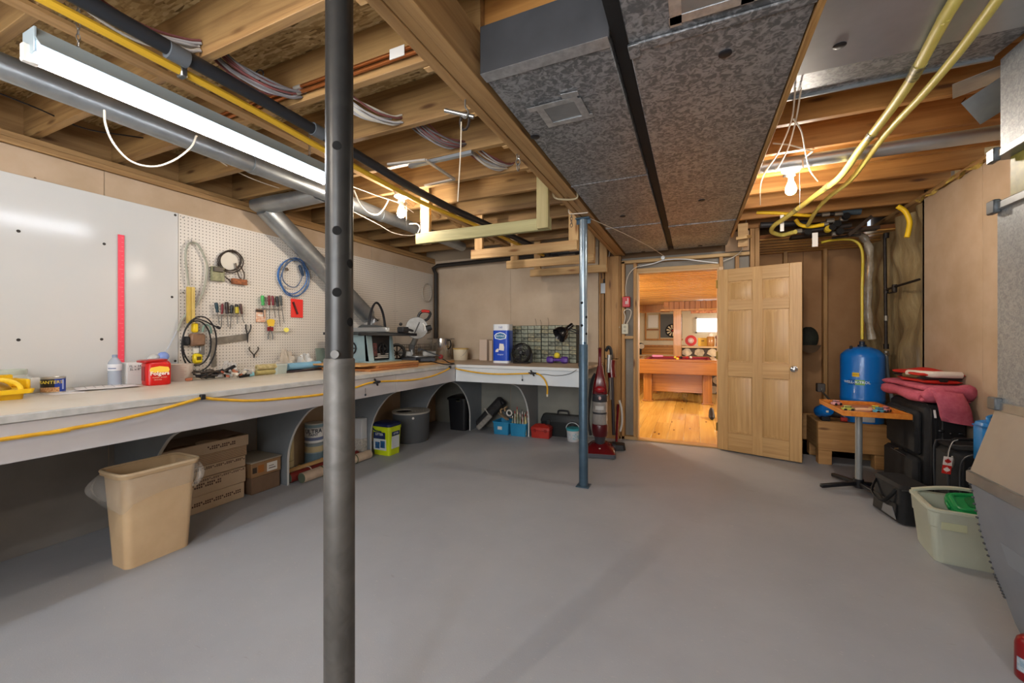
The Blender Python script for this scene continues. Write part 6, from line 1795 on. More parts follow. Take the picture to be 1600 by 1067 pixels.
for u, v in ((1247, 361), (1288, 350), (1297, 345), (1310, 334), (1290, 335), (1318, 342), (1306, 365)):
    c = mm(u, v, 4.82)
    mk('brass_fitting', M().cyl(c - Vector((.03, 0, 0)), c + Vector((.03, 0, 0)), .022, seg=8), mat('a9a397', .35, .8))
for u, v, c_ in ((1300, 356, '1a1a1a'), (1308, 350, '1a1a1a'), (1262, 363, '1a1a1a'), (1322, 338, '1a1a1a'), (1294, 358, 'b59a2a'), (1312, 362, '1a1a1a')):
    c = mm(u, v, 4.78)
    mk('valve', M().lathe([(0, -.02), (.03, -.02), (.034, 0), (.03, .02), (0, .02)], seg=12).xf(Matrix.Translation(c) @ Matrix.Rotation(R(80), 4, 'X')).cyl(c, c + Vector((0, .09, .02)), .012, seg=8), mat(c_, .4))
mk('mount_board', M().bar(mm(1235, 372, 5.05), mm(1372, 356, 5.05), .10, .03), mat('3a2c20', .8))
mk('brace', M().bar(mm(1325, 368, 4.95), mm(1362, 338, 4.95), .03, .03), mat('3a2c20', .8))
mk('cross_pipe', M().cyl(mm(1345, 366, 5.0), mm(1300, 372, 5.0), .012, seg=8), DARKIRON)
for k, (u0, u1, v0, v1, lab) in enumerate(((1219, 1225, 336, 361, 'blank paper tag on the bend of the thicker yellow pipe'), (1269, 1278, 364, 385, 'blank paper tag wired below the manifold'))):
    a = PY(u0, v0, 4.55 if k == 0 else 4.75); b = PY(u1, v1, 4.55 if k == 0 else 4.75)
    single('paper_tag', M().box(a.x, b.x, a.y - .001, a.y + .001, b.z, a.z), WHITEP, lab, 'tag', 'paper tags on the pipes')
# copper-black riser
IP = 1.748
t = thing('iron_riser', 'dark iron pipe riser in front of the plastic covered insulation', 'pipe', (IP, 5.2, .6))
obj('riser', M().cyl((IP, 5.2, 1.18), (IP - .01, 5.2, 2.28), .0135, seg=12), DARKIRON, t, w=True)
for z, r_ in ((2.27, .024), (1.72, .02), (1.45, .018), (1.17, .022), (1.10, .022)):
    obj('fitting', M().cyl((IP, 5.2, z - .025), (IP, 5.2, z + .025), r_, seg=10), mat('8d8578', .4, .6) if z in (1.45, 1.10) else DARKIRON, t, w=True)
obj('grey_hose', M().tube([(IP, 5.2, 1.12), (IP + .012, 5.2, .9), (IP + .012, 5.12, .7), (IP, 4.97, .5)], .016, 10, sm=4), mat('70767a', .45), t, w=True)
obj('side_branch', M().tube([(IP, 5.2, 1.73), (IP + .0, 5.12, 1.735), (IP - .005, 4.95, 1.74), (IP + .0, 4.55, 1.75)], .011, 8), DARKIRON, t, w=True)
obj('tap_body', M().cyl((IP - .005, 5.0, 1.69), (IP - .005, 5.0, 1.76), .02, seg=10), DARKIRON, t, w=True)
obj('tap_handle', M().bar((IP - .02, 4.94, 1.685), (IP - .02, 5.05, 1.685), .02, .012), DARKIRON, t, w=True)
obj('tap', M().bar((IP - .005, 5.12, 1.095), (IP, 5.2, 1.10), .018, .018), CHROME, t, w=True)

# ------------------------------------------------------------------ pressure tank on its crate, pump
crw = wood('crate_lumber', '9b6f3f', 'bd9058', 'X', var=.08, knot='6b4522')
t = thing('lumber_crate', 'rough lumber crate base carrying the blue tank', 'crate', (1.43, 5.15, 0))
Wc = lambda n, m, mt=crw: obj(n, m, mt, t, w=True)
Wc('front_board', M().box(1.135, 1.70, 4.94, 4.978, .14, .425, .004))
Wc('back_board', M().box(1.10, 1.70, 5.40, 5.438, .14, .425, .004))
Wc('side_board', M().box(1.135, 1.173, 4.979, 5.399, .14, .416, .004), LUMY)
Wc('side_board', M().box(1.66, 1.70, 4.979, 5.399, .14, .416, .004), LUMY)
Wc('deck', M().box(1.175, 1.66, 4.98, 5.398, .395, .42, .003))
for x in (1.14, 1.58):
    for y in (4.95, 5.30):
        Wc('foot_block', M().box(x, x + .11, y, y + .10, 0, .139, .003))
blu2 = mat('0f6fc4', .28, coat=.3)
c = Vector((TX, TY, .42))
t = thing('pressure_tank', 'tall glossy blue pressure tank standing on the crate', 'tank', c)
obj('shell', M().lathe([(0, .06), (.15, .06), (.165, .07), (.172, .10), (.174, .215), (.177, .22), (.177, .245), (.174, .25), (.174, .64), (.170, .67), (.13, .715), (.07, .742), (0, .752)], c, 48), blu2, t, w=True)
obj('skirt', M().lathe([(.155, .002), (.165, .004), (.165, .075), (.155, .078)], c, 40), blu2, t, w=True)
obj('weld_band', M().lathe([(.1745, .40), (.1758, .403), (.1758, .409), (.1745, .412)], c, 48), blu2, t, w=True)
obj('fitting', M().lathe([(0, .745), (.035, .745), (.035, .765), (.022, .768), (.022, .80), (0, .80)], c, 16), mat('1d2a3c', .4), t, w=True)
obj('air_valve', M().cyl(c + Vector((-.10, -.04, .715)), c + Vector((-.10, -.04, .755)), .011, seg=10), BLACK, t, w=True)
fa_ = math.atan2(-TY, -TX)
ta = fa_ - .28
obj('yellow_label', wrapband(c, .1752, .455, .495, ta - .16, ta + .16, 8), mat('e0b820', .4), t, w=True)
text('lettering', 'CAUTION', .016, mat('6a4c14', .5), t, (math.cos(ta) * .1757, math.sin(ta) * .1757, .475), (R(90), 0, ta + R(90)), wrap=.1757)
obj('green_label', wrapband(c, .1754, .375, .425, ta - .02, ta + .40, 10), mat('7fb05a', .4), t, w=True)
obj('navy_label', wrapband(c, .1752, .375, .425, ta - .36, ta - .02, 10), mat('16539a', .4), t, w=True)
text('lettering', 'WELL-X-TROL', .034, mat('e4ecf0', .5), t, (math.cos(ta + .02) * .1762, math.sin(ta + .02) * .1762, .40), (R(90), 0, ta + .02 + R(90)), wrap=.1762, bold=.0006)
obj('paper_label', wrapband(c, .166, .02, .07, fa_ - .1, fa_ + .6, 10), mat('b9bfc6', .5), t, w=True)
t = thing('well_pump', 'small round blue pump unit on the crate beside the tank', 'pump', (1.215, 5.08, .42))
obj('motor', M().lathe([(0, -.085), (.05, -.08), (.062, -.06), (.064, .05), (.055, .07), (0, .075)], seg=24).xf(Matrix.Translation((1.205, 5.04, .52)) @ Matrix.Rotation(R(70), 4, 'X') @ Matrix.Rotation(R(15), 4, 'Y')), blu2, t, w=True)
obj('feet', M().box(1.18, 1.25, 5.0, 5.09, .421, .47, .004), BLACK, t, w=True)
obj('pump_head', M().cyl((1.26, 5.05, .50), (1.34, 5.03, .49), .045, .035, seg=14), DARKIRON, t, w=True)
obj('name_plate', M().obox((1.215, 4.958, .525), (.02, .004, .02)), WHITE, t, w=True)
obj('outlet_pipe', M().tube([(1.30, 5.03, .52), (1.33, 5.0, .51), (1.37, 4.99, .47), (1.40, 4.99, .45)], .008, 8, sm=4), STEEL, t, w=True)
obj('supply_pipe', M().tube([(1.24, 5.3, .75), (1.25, 5.25, .68), (1.28, 5.15, .62), (1.30, 5.06, .54)], .010, 8, sm=4), STEEL, t, w=True)
obj('pressure_switch', M().box(1.205, 1.275, 5.27, 5.34, .68, .77, .006), mat('4a4440', .5), t, w=True)
obj('red_fitting', M().cyl((1.33, 4.995, .452), (1.38, 4.99, .452), .022, seg=10), mat('b0322a', .4), t, w=True)

# baseball cap on the far wall
c = PY(1263, 531, 5.72)
t = thing('baseball_cap', 'dark baseball cap hung on the far stud past the door edge', 'cap', c)
obj('crown', M().sph((c.x, c.y, c.z + .02), (.10, .06, .135), 18, 12), mat('14150f', .8, 0, '22281c', 12), t, w=True)
obj('brim', M().grid(lambda u, v: (c.x - .095 + .20 * u + .01 * v, c.y - .05 - .10 * v * math.sin(math.pi * u), c.z - .06 - .09 * math.sin(math.pi * min(1, u * .8 + .2)) * v), 14, 5), mat('5a4632', .8), t, w=True)
obj('nail', M().cyl((c.x, c.y + .02, c.z + .14), (c.x, YA + .0885, c.z + .14), .004, seg=6), STEEL, t, w=True)

# ------------------------------------------------------------------ little pedestal table with toys
tw = wood('tray_wood', 'b8651f', 'd98c36', 'Y', rough=.35, var=.03)
t = thing('pedestal_table', 'small wooden tray table on a grey pole with black feet', 'table', (1.245, 4.22, 0))
obj('tray_panel', M().box(1.045, 1.44, 3.855, 4.485, .665, .678, .003), tw, t, w=True)
for a in ((1.04, 1.445, 3.85, 3.868), (1.04, 1.445, 4.472, 4.49), (1.04, 1.056, 3.869, 4.471), (1.429, 1.445, 3.869, 4.471)):
    obj('rim', M().box(*a, .663, .703, .003), tw, t, w=True)
obj('pole', M().cyl((1.25, 4.24, .06), (1.25, 4.24, .65), .024, seg=20), mat('9a9d9c', .35, .3), t, w=True)
obj('bracket', M().box(1.17, 1.33, 4.21, 4.27, .65, .664, .002).bar((1.25, 4.24, .60), (1.36, 4.22, .655), .015, .015), BLACK, t, w=True)
for a in (200, 290, 20, 110):
    d = Vector((math.cos(R(a)), math.sin(R(a)), 0))
    obj('foot', M().bar(Vector((1.25, 4.24, .055)) + d * .02, Vector((1.25, 4.24, .025)) + d * .30, .035, .03, b=.006), BLACK, t, w=True)
obj('foot_hub', M().cyl((1.25, 4.24, .02), (1.25, 4.24, .09), .035, seg=14), BLACK, t, w=True)


def toy_car(x, y, rz, body, label, dark='20242a'):
    t = thing('toy_car', label, 'toy car', (x, y, .6785), rz, 'toys on the tray table')
    obj('body', M().rbox(-.04, .04, -.02, .02, .008, .026, .01, 3).rbox(-.022, .02, -.016, .016, .026, .042, .008, 3), mat(body, .3), t)
    for sx in (-.024, .024):
        for sy in (-.021, .021):
            obj('wheel', M().cyl((sx, sy - .003, .011), (sx, sy + .003, .011), .011, seg=12), mat(dark, .5), t)
    obj('windscreen', M().box(-.0225, .0205, -.0165, .0165, .029, .038, .002), mat('2c3440', .2), t)
    return t


toy_car(1.12, 4.32, .6, 'd9a0a4', 'pink toy car at the back of the tray table')
toy_car(1.115, 4.02, .2, 'b9bf5a', 'yellow-green toy car by the front rim of the tray table')
toy_car(1.305, 4.00, .4, '5aa5bd', 'light blue toy car beneath the yellow one on the tray')
toy_car(1.37, 4.08, .9, 'd98a8e', 'rose toy car next to the light blue one')
toy_car(1.315, 4.10, -.4, 'd8d04a', 'bright yellow toy car behind the light blue one')
t = thing('toy_stick', 'flesh coloured toy lying between the toy cars on the tray', 'toy', (1.21, 4.03, .6785), .15)
obj('body', M().tube([(-.05, 0, .014), (0, 0, .018), (.05, .005, .014)], .013, 8, sm=3), mat('d9b08a', .5), t)
obj('head', M().sph((.062, .006, .018), .016, 10, 8), mat('c98a78', .5), t)

# ------------------------------------------------------------------ luggage
BK = mat('17181b', .8, 0, '1f2023', 20)
BK2 = mat('101114', .55)
ZIP = mat('55585c', .35, .5)
t = thing('large_suitcase', 'large black upright suitcase under the folded blankets', 'suitcase', (1.63, 4.15, 0))
X0, X1, Y0, Y1 = 1.52, 1.745, 3.86, 4.46
obj('shell', M().box(X0, X1, Y0, Y1, .03, .775, .03), BK, t, w=True)
obj('front_pocket', M().box(X0 - .04, X0 + .01, Y0 + .05, Y1 - .05, .40, .72, .02), BK, t, w=True)
obj('front_pocket', M().box(X0 - .055, X0 + .01, Y0 + .04, Y1 - .04, .05, .38, .025), BK, t, w=True)
for z in (.70, .36):
    obj('zipper', M().tube([(X0 - .045, Y0 + .07, z - .06), (X0 - .047, Y0 + .09, z - .01), (X0 - .047, (Y0 + Y1) / 2, z), (X0 - .047, Y1 - .09, z - .01), (X0 - .045, Y1 - .07, z - .06)], .004, 6, sm=4), ZIP, t, w=True)
for y in (Y0 + .16, Y0 + .20):
    obj('zip_pull', M().bar((X0 - .052, y, .70), (X0 - .055, y + .006, .655), .008, .006), CHROME, t, w=True)
obj('zip_pull', M().bar((X0 - .06, Y0 + .24, .40), (X0 - .065, Y0 + .30, .385), .014, .01), CHROME, t, w=True)
for o in (.03, .055):
    obj('edge_piping', M().tube([(X0 + o, Y0 - .003, .06), (X0 + o, Y0 - .003, .74), (X0 + o, Y0 + .06, .777), (X0 + o, Y1 - .06, .777), (X0 + o, Y1 + .003, .74)], .006, 6), BK2, t, w=True)
obj('white_pull', M().bar((X0 + .04, Y0 - .01, .745), (X0 + .045, Y0 - .012, .69), .014, .012), mat('d9d7d2', .4), t, w=True)
obj('side_panel', M().box(X0 + .08, X1 - .02, Y0 - .008, Y0 + .01, .08, .70, .006), BK2, t, w=True)
for x, z in ((X0 + .075, .60), (X0 + .125, .585), (X0 + .18, .59)):
    obj('stud', M().sph((x, Y0 - .012, z), (.018 if x != X0 + .125 else .009, .01, .011), 12, 8), mat('3a3c40', .25, .6), t, w=True)
for y in (Y0 + .08, Y1 - .08):
    obj('caster', M().cyl((X0 + .05, y - .012, .025), (X0 + .05, y + .012, .025), .025, seg=14).cyl((X1 - .05, y - .012, .025), (X1 - .05, y + .012, .025), .025, seg=14), BK2, t, w=True)


def fold(name, x0, x1, y0, y1, z0, th, layers, m, label, seed, cat='blanket', droop=0.0, extra=None):
    """a folded textile: a bulging stack of soft layers with rounded fold edges"""
    rnd = random.Random(seed)
    t = thing(name, label, cat, ((x0 + x1) / 2, (y0 + y1) / 2, z0))
    for k in range(layers):
        ph = [rnd.uniform(0, 6) for _ in range(4)]
        e = rnd.uniform(-.012, .012)
        zc = z0 + th * (k + .5) / layers
        hh = th / layers * .56
        rings = []
        for i in range(25):
            u = i / 24
            y = y0 + (y1 - y0) * u
            ring = []
            for j in range(22):
                a = 2 * math.pi * j / 22
                ca, sa = math.cos(a), math.sin(a)
                hx_ = (x1 - x0) / 2 + e + .012 * math.sin(9 * u + ph[0])
                cx_ = (x0 + x1) / 2 + .008 * math.sin(5 * u + ph[1])
                px = cx_ + math.copysign(abs(ca) ** .5, ca) * hx_
                endk = min(1, (1 - abs(2 * u - 1)) * 9) ** .5
                pz_ = zc + math.copysign(abs(sa) ** .7, sa) * hh * (.25 + .75 * endk) * (1 + .15 * math.sin(13 * u + ph[2] + 2 * ca))
                dr = droop * max(0, (x0 + x1) / 2 - px) / ((x1 - x0) / 2) if droop > 0 else 0
                ring.append(Vector((px, y, pz_ - dr * .0)))
            rings.append(ring)
        obj('fold', M().ring_loft(rings), m[k % len(m)], t, w=True, smooth=70)
    return t


pk = mat('b85468', .95, 0, 'c46377', 40, bump=.8, bs=120)
t = fold('pink_blanket', 1.50, 1.755, 3.84, 4.50, .790, .125, 3, [pk], 'rumpled pink blanket folded on top of the large suitcase', 5)
obj('hanging_fold', M().ring_loft([[Vector((1.60 + .085 * math.cos(R(a)) + .06 * (k / 6), 3.795 - .025 * math.sin(math.pi * min(1, k / 5)) + .042 * math.sin(R(a)), .885 - .036 * k - .012 * math.cos(R(a)))) for a in range(0, 360, 20)] for k in range(7)]), pk, t, w=True, smooth=80)
obj('rolled_edge', M().tube([(1.52, 3.86, .83), (1.57, 3.82, .875), (1.64, 3.82, .885), (1.72, 3.83, .89), (1.745, 3.88, .85)], lambda q: .042 + .008 * math.sin(9 * q), 12, sm=5), pk, t, w=True, smooth=80)
obj('rolled_edge', M().tube([(1.50, 4.46, .83), (1.495, 4.25, .84), (1.50, 4.05, .83), (1.52, 3.90, .82)], lambda q: .036 + .006 * math.sin(11 * q), 12, sm=5), pk, t, w=True, smooth=80)
rdm = mat('c32a1c', .9, bump=.5, bs=150)
t = fold('red_blanket', 1.52, 1.745, 3.93, 4.40, .924, .075, 3, [rdm, mat('2b1d1c', .9), rdm], 'red, black and white patterned throw folded on the pink blanket', 9)
obj('white_band', M().tube([(1.53, 4.15, .985), (1.57, 3.95, .99), (1.64, 3.925, .992), (1.74, 3.94, .99)], lambda q: .024, 10, sm=5, flat=.9), mat('d8cdc2', .9, bump=.5, bs=150), t, w=True, smooth=80)
obj('olive_band', M().tube([(1.525, 4.2, .965), (1.545, 4.0, .97), (1.56, 3.96, .97)], .017, 8, sm=4), mat('6a5a38', .9), t, w=True)
obj('dark_patch', M().obox((1.64, 3.925, .95), (.05, .02, .026), (0, 0, 0), .008), mat('1f1a18', .9), t, w=True)
obj('red_peak', M().grid(lambda u, v: (1.54 + .20 * u, 4.0 + .36 * v, .998 + .03 * math.sin(math.pi * u) * math.sin(math.pi * v)), 10, 10), rdm, t, w=True, smooth=80)

t = thing('carry_on', 'black carry-on bag with a red and white luggage tag', 'suitcase', (1.64, 3.68, 0))
CX, CY, CT = 1.525, 3.535, .555
obj('shell', M().box(CX, 1.745, CY, 3.80, .03, CT - .01, .05), BK, t, w=True)
obj('top_panel', M().box(CX + .015, 1.73, CY + .02, 3.78, CT - .03, CT, .02), BK, t, w=True)
for o in (.05, .22):
    obj('edge_piping', M().tube([(CX + .004, CY + o, .08), (CX - .005, CY + o, CT - .05), (CX + .045, CY + o, CT), (1.70, CY + o, CT)], .006, 6, sm=3), ZIP, t, w=True)
obj('zipper', M().tube([(CX + .03, CY - .004, .20), (CX + .03, CY - .007, CT - .11), (CX + .08, CY - .008, CT - .04), (1.68, CY - .008, CT - .04), (1.73, CY - .007, CT - .10)], .005, 6, sm=4), ZIP, t, w=True)
obj('round_badge', M().tube([(CX + .10 + .016 * math.cos(R(a_)), CY - .006, .44 + .016 * math.sin(R(a_))) for a_ in range(0, 360, 30)], .004, 6, closed=True), CHROME, t, w=True)
obj('buckle', M().tube([(CX - .004, CY + .005 + .014 * math.cos(R(a_)), .46 + .035 * math.sin(R(a_))) for a_ in range(0, 360, 30)], .004, 6, closed=True), STEEL, t, w=True)
obj('handle', M().tube([(CX + .05, 3.66, CT), (CX + .06, 3.66, CT + .03), (1.69, 3.66, CT + .03), (1.70, 3.66, CT)], .011, 8, sm=3), BK2, t, w=True)
g = PY(1480, 727, 3.515)
t2 = thing('luggage_tag', 'red and white luggage tag with maple leaves hanging on the carry-on', 'tag', (g.x, 3.515, g.z))
tm = Matrix.Rotation(R(6), 4, 'Y')
obj('tag_upper', M().box(-.022, .022, -.0015, .0015, 0, .055, .001).xf(tm), mat('e4dcda', .4), t2)
obj('tag_lower', M().box(-.022, .022, -.0015, .0015, -.055, 0, .001).xf(tm), mat('c8201e', .4), t2)
leaf = [(0, .02), (.004, .012), (.009, .014), (.008, .006), (.016, .008), (.014, .002), (.017, -.002), (.008, -.008), (.009, -.011), (.001, -.010), (.001, -.018), (-.001, -.018), (-.001, -.010), (-.009, -.011), (-.008, -.008), (-.017, -.002), (-.014, .002), (-.016, .008), (-.008, .006), (-.009, .014), (-.004, .012)]
obj('maple_leaf', M().prism([(x, z + .027) for x, z in leaf], 'y', -.0022, -.0014).xf(tm), mat('b3191c', .4), t2)
obj('maple_leaf', M().prism([(x, z - .028) for x, z in leaf], 'y', -.0022, -.0014).xf(tm), mat('eee6e4', .4), t2)
obj('cord', M().tube([(.004, 0, .055), (.012, .005, .10), (.03, .01, .15), (.06, .02, .165)], .0022, 5, sm=4), mat('c9c6c0', .5), t2)

t = thing('black_bag', 'low black bag on the floor before the large suitcase', 'bag', (1.34, 3.72, 0), R(8))
obj('body', M().rbox(-.10, .10, -.17, .18, .01, .24, .035, 4, -.012), BK, t)
obj('lid_flap', M().rbox(-.095, .095, -.165, .175, .238, .262, .04, 4, -.012), BK, t)
obj('side_mesh', M().box(-.108, -.098, -.13, .13, .03, .13, .006), mat('0c0c0e', .6), t)
obj('grey_patch', M().prism([(-.14, .03), (.02, .03), (.0, .09), (-.10, .10)], 'x', -.112, -.108), mat('6f7277', .5), t)
obj('strap', M().tube([(-.09, .13, .22), (-.14, .08, .14), (-.13, -.02, .11), (-.11, -.08, .17), (-.09, -.1, .22)], .012, 8, sm=4, flat=.5), BK2, t)
obj('zipper', M().tube([(-.09, -.165, .236), (.0, -.175, .238), (.09, -.165, .236)], .004, 6, sm=3), ZIP, t)
obj('zip_pull', M().bar((.055, -.178, .24), (.075, -.185, .20), .008, .006), STEEL, t)
t = thing('floor_bag', 'soft black bag with a round pocket standing under the blue jug', 'bag', (1.655, 3.445, 0))
obj('body', M().box(1.57, 1.745, 3.375, 3.512, .005, .488, .04), BK, t, w=True)
obj('round_pocket', M().tube([(1.572 + .0, 3.443 + .05 * math.cos(R(a_)), .40 + .055 * math.sin(R(a_))) for a_ in range(0, 360, 24)], .006, 6, closed=True), ZIP, t, w=True)
obj('round_pocket', M().tube([(1.655 + .06 * math.cos(R(a_)), 3.374, .39 + .07 * math.sin(R(a_))) for a_ in range(0, 360, 24)], .006, 6, closed=True), ZIP, t, w=True)

# blue jug on the carry-on
bj = mat('1f7fc9', .35)
JX, JY, JZ = 1.595, 3.38, .49
t = thing('blue_jug', 'bright blue plastic water jug standing on the black bag by the furnace plenum', 'jug', (1.67, 3.45, JZ))
jr = lambda e, z: rrect(JX + e, 1.742 - e, JY + e, 3.515 - e, .035, 5, JZ + z)
obj('body', M().ring_loft([jr(.008, .001), jr(0, .02), jr(0, .225), jr(.006, .25), jr(.03, .262)]), bj, t, w=True)
obj('rim_groove', M().tube(jr(-.002, .228), .005, 6, closed=True), mat('1a6cae', .35), t, w=True)
obj('handle', M().tube([(1.63, 3.41, JZ + .255), (1.63, 3.42, JZ + .285), (1.68, 3.45, JZ + .29), (1.70, 3.46, JZ + .26)], .011, 8, sm=3), bj, t, w=True)

# ------------------------------------------------------------------ cooler with a green lid inside
cm = mat('bcc3b2', .45, 0, 'c5cab9', 4)
t = thing('cooler', 'pale greenish open cooler on the floor by the furnace plenum', 'cooler', (1.46, 3.17, 0), R(-6))
def sq(e, z, r): return rrect(-.215 - e, .215 + e, -.15 - e, .15 + e, r, 5, z)
obj('tub', M().ring_loft([sq(-.012, 0, .035), sq(-.004, .02, .04), sq(.012, .20, .04), sq(.016, .205, .04), sq(.022, .285, .045), sq(.028, .292, .045), sq(.028, .305, .045), sq(.018, .308, .04), sq(-.005, .302, .03), sq(-.03, .03, .02)]), cm, t)
for s in (-1, 1):
    obj('handle_recess', M().lathe([(0, 0), (.05, 0), (.046, .006), (0, .008)], seg=20).xf(Matrix.Translation((.05 if s < 0 else .05, -.168 if s < 0 else .162, .235)) @ Matrix.Rotation(R(90 if s < 0 else -90), 4, 'X')), mat('a3a996', .5), t)
obj('handle', M().tube([(.0, -.175, .255), (.005, -.185, .215), (.05, -.19, .20), (.095, -.185, .215), (.10, -.175, .255)], .009, 8, sm=3), mat('b9bba6', .45), t)
obj('handle_hub', M().cyl((.0, -.165, .262), (.0, -.185, .262), .022, seg=14), mat('b9bba6', .45), t)
obj('yellow_label', M().box(-.19, -.09, -.171, -.166, .20, .24), mat('c1c6a4', .5), t)
obj('inner_liner', M().ring_loft([sq(-.032, .20, .02), sq(-.034, .04, .02)], True, False, False), mat('9aa6a0', .5), t)
obj('raised_lid', M().ring_loft([[Vector((-.20 + .41 * k / 12, .165 - .02 * (d in (0, 1)), z)) for k, d, z in ()]] * 0 + [[Vector((x, y, .300 + dz + .045 * math.sin(math.pi * (x + .23) / .46))) for y, dz in ((.140, 0), (.140, .012), (.175, .012), (.175, 0))] for x in [-.225 + .45 * i / 12 for i in range(13)]]), cm, t)
gl = mat('14894a', .35)
t = thing('box_cover', 'green plastic box lid leaning in the open cooler', 'lid', (1.475, 3.185, .292), rot=(R(22), R(-8), R(-9)))
obj('panel', M().rbox(-.12, .12, -.088, .088, 0, .03, .03, 4, -.006), gl, t)
obj('raised_rim', M().tube(rrect(-.092, .092, -.064, .064, .025, 4, .032), .012, 8, closed=True), gl, t)
obj('recess', M().rbox(-.045, .05, -.04, .045, .0305, .034, .02, 4), mat('0d6a38', .4), t)
obj('latch', M().box(-.03, .03, -.102, -.086, -.005, .024, .004), gl, t)
obj('latch', M().box(-.127, -.115, -.03, .03, -.004, .022, .004), gl, t)

# ------------------------------------------------------------------ furnace return drop
PL = spangle('plenum_sheet', '8b9093', 'a6abad', 70, .5, .45, .35, .68)
PLB = mat('8b929b', .5, .35, '979da4', 3)
t = thing('furnace_plenum', 'galvanised furnace plenum with a flared base at the frame edge', 'duct', (1.4, 1.8, 0))
Wp = lambda n, m, mt=PL: obj(n, m, mt, t, w=True)
YF = 2.33
Wp('plenum_upper', M().box(1.145, 1.68, 1.2, YF, 1.995, 2.395, .003))
Wp('plenum_lower', M().box(1.138, 1.685, 1.2, YF + .004, .98, 1.795, .003))
Wp('canvas_collar', M().box(1.165, 1.66, 1.22, YF - .02, 1.79, 2.0), mat('6a6524', .45, 0, '99904a', 14))
for z in (1.985, 1.775):
    Wp('flange', M().box(1.122, 1.69, 1.19, YF + .012, z, z + .034, .004), GALV_S)
    Wp('clamp', M().box(1.112, 1.135, YF - .03, YF + .02, z - .01, z + .045, .004), mat('5a5e61', .4, .6))
Wp('flared_side', M().prism([(1.138, .99), (1.685, .99), (1.685, .70), (1.055, .70)], 'y', 1.2, YF), mat('97948f', .4, .5, 'a39f99', 4))
Wp('collar_band', M().box(1.128, 1.69, 1.19, YF + .008, .96, 1.0, .003), GALV_S)
Wp('collar_clamp', M().box(1.115, 1.14, YF - .03, YF + .02, .965, 1.015, .004), mat('6a6e71', .4, .6))
Wp('ridge_seam', M().box(1.045, 1.07, 1.2, YF + .008, .655, .705, .004), GALV_S)
hull = [(1.055, .66), (1.60, .66), (1.60, .118), (1.205, .06), (1.187, .104), (1.157, .205), (1.128, .29), (1.085, .46)]
Wp('hopper', M().prism(hull, 'y', 1.2, YF - .005), PLB)
Wp('hopper_patch', M().prism([(1.0815, .47), (1.083, .47), (1.128, .30), (1.1265, .30)], 'y', 1.7, 2.2), mat('9aa3ac', .45, .4))
for k in range(22):
    f = k / 21
    i = 3 if f > .8 else 0
    path = [(1.055, .65), (1.085, .46), (1.128, .29), (1.157, .205)]
    s_ = f * 3; i = min(2, int(s_)); a = s_ - i
    x = path[i][0] + (path[i + 1][0] - path[i][0]) * a; z = path[i][1] + (path[i + 1][1] - path[i][1]) * a
    Wp('seam_stitch', M().obox((x - .002, YF - .006, z), (.007, .012, .008), (0, .4, 0), .002), mat('4c5054', .5, .4))

t = thing('fire_extinguisher', 'dark red fire extinguisher standing under the furnace plenum', 'extinguisher', (1.158, 2.17, 0))
c = Vector((1.131, 2.14, 0))
obj('cylinder', M().lathe([(0, 0), (.034, 0), (.038, .005), (.0385, .02), (.038, .125), (.033, .145), (.022, .158), (0, .162)], c, 28), mat('7d1216', .3), t, w=True)
obj('label', wrapband(c, .0390, .035, .085, math.atan2(-2.12, -1.175) - .9, math.atan2(-2.12, -1.175) + .9), mat('b9c4cc', .4, 0, '6f8fa6', 60), t, w=True)
obj('valve', M().cyl(c + Vector((-.004, 0, .155)), c + Vector((-.004, 0, .172)), .009, seg=10), BLACK, t, w=True)
# ------------------------------------------------------------------ the game room beyond the door
HWF = wood('pine_floor', 'b98a3a', 'ddb35c', 'Y', rough=.25, sc=.4, knot='6b4218', var=.16, coat=.3)
gf = struct('floor', M().box(-3.2, 4.2, 5.285, 13.2, -.12, -.012), mat('6a4a22', .8), smooth=0)
x = -2.2
rnd = random.Random(3)
while x < 2.2:
    w_ = .19
    y = 5.29
    L_ = rnd.uniform(.9, 2.6)
    while y < 13.0:
        y2 = min(y + L_, 13.1)
        struct('floor_board', M().box(x + .001, x + w_ - .001, y + .001, y2 - .001, -.012, 0, .0015), HWF, gf)
        y = y2; L_ = rnd.uniform(2.4, 3.8)
    x += w_
CREAM = mat('dcd3bd', .8)
gw = struct('wall_game', M().box(-3.2, 4.2, 13.0, 13.1, 0, 2.5), CREAM)
struct('wall_game_side', M().box(-1.72, -1.62, 8.6, 13.0, 0, 2.5).box(-3.2, -3.1, 5.3, 8.6, 0, 2.5).box(-3.2, -1.62, 8.5, 8.6, 0, 2.5).box(4.1, 4.2, 5.3, 13, 0, 2.5), CREAM)
PL1 = wood('ceiling_pine', 'a87434', 'c9954e', 'X', rough=.3, sc=.7, var=.08, coat=.2)
PL2 = wood('dark_pine', '855022', 'a36c34', 'X', rough=.35, sc=.7, var=.1)
PL2Z = wood('dark_pine_upright', '7a481c', '98602a', 'Z', rough=.35, sc=.8, var=.14)
PLZ = wood('orange_pine_upright', '98622a', 'bd8844', 'Z', rough=.3, sc=.7, var=.08, coat=.2)
gc = struct('ceiling', M().box(-3.2, 4.2, 5.29, 13.1, 2.36, 2.40), mat('7a4a22', .8))
y = 5.30
while y < 10.6:
    struct('ceiling_board', M().box(-2.5, 2.5, y + .001, y + .127, 2.345 - .055 * (y - 5.3), 2.36 - .055 * (y - 5.3), .002), PL1, gc)
    y += .13
struct('ceiling_board', M().box(-3.1, 4.1, 10.6, 13.0, 2.1, 2.12), PL1, gc)
struct('trim_2', M().box(-1.62, -.52, 10.58, 10.64, 1.87, 2.06, .004), PLZ)
bk = struct('trim_3', M().box(-.60, 1.6, 10.0, 10.05, 1.86, 2.06), PL2)
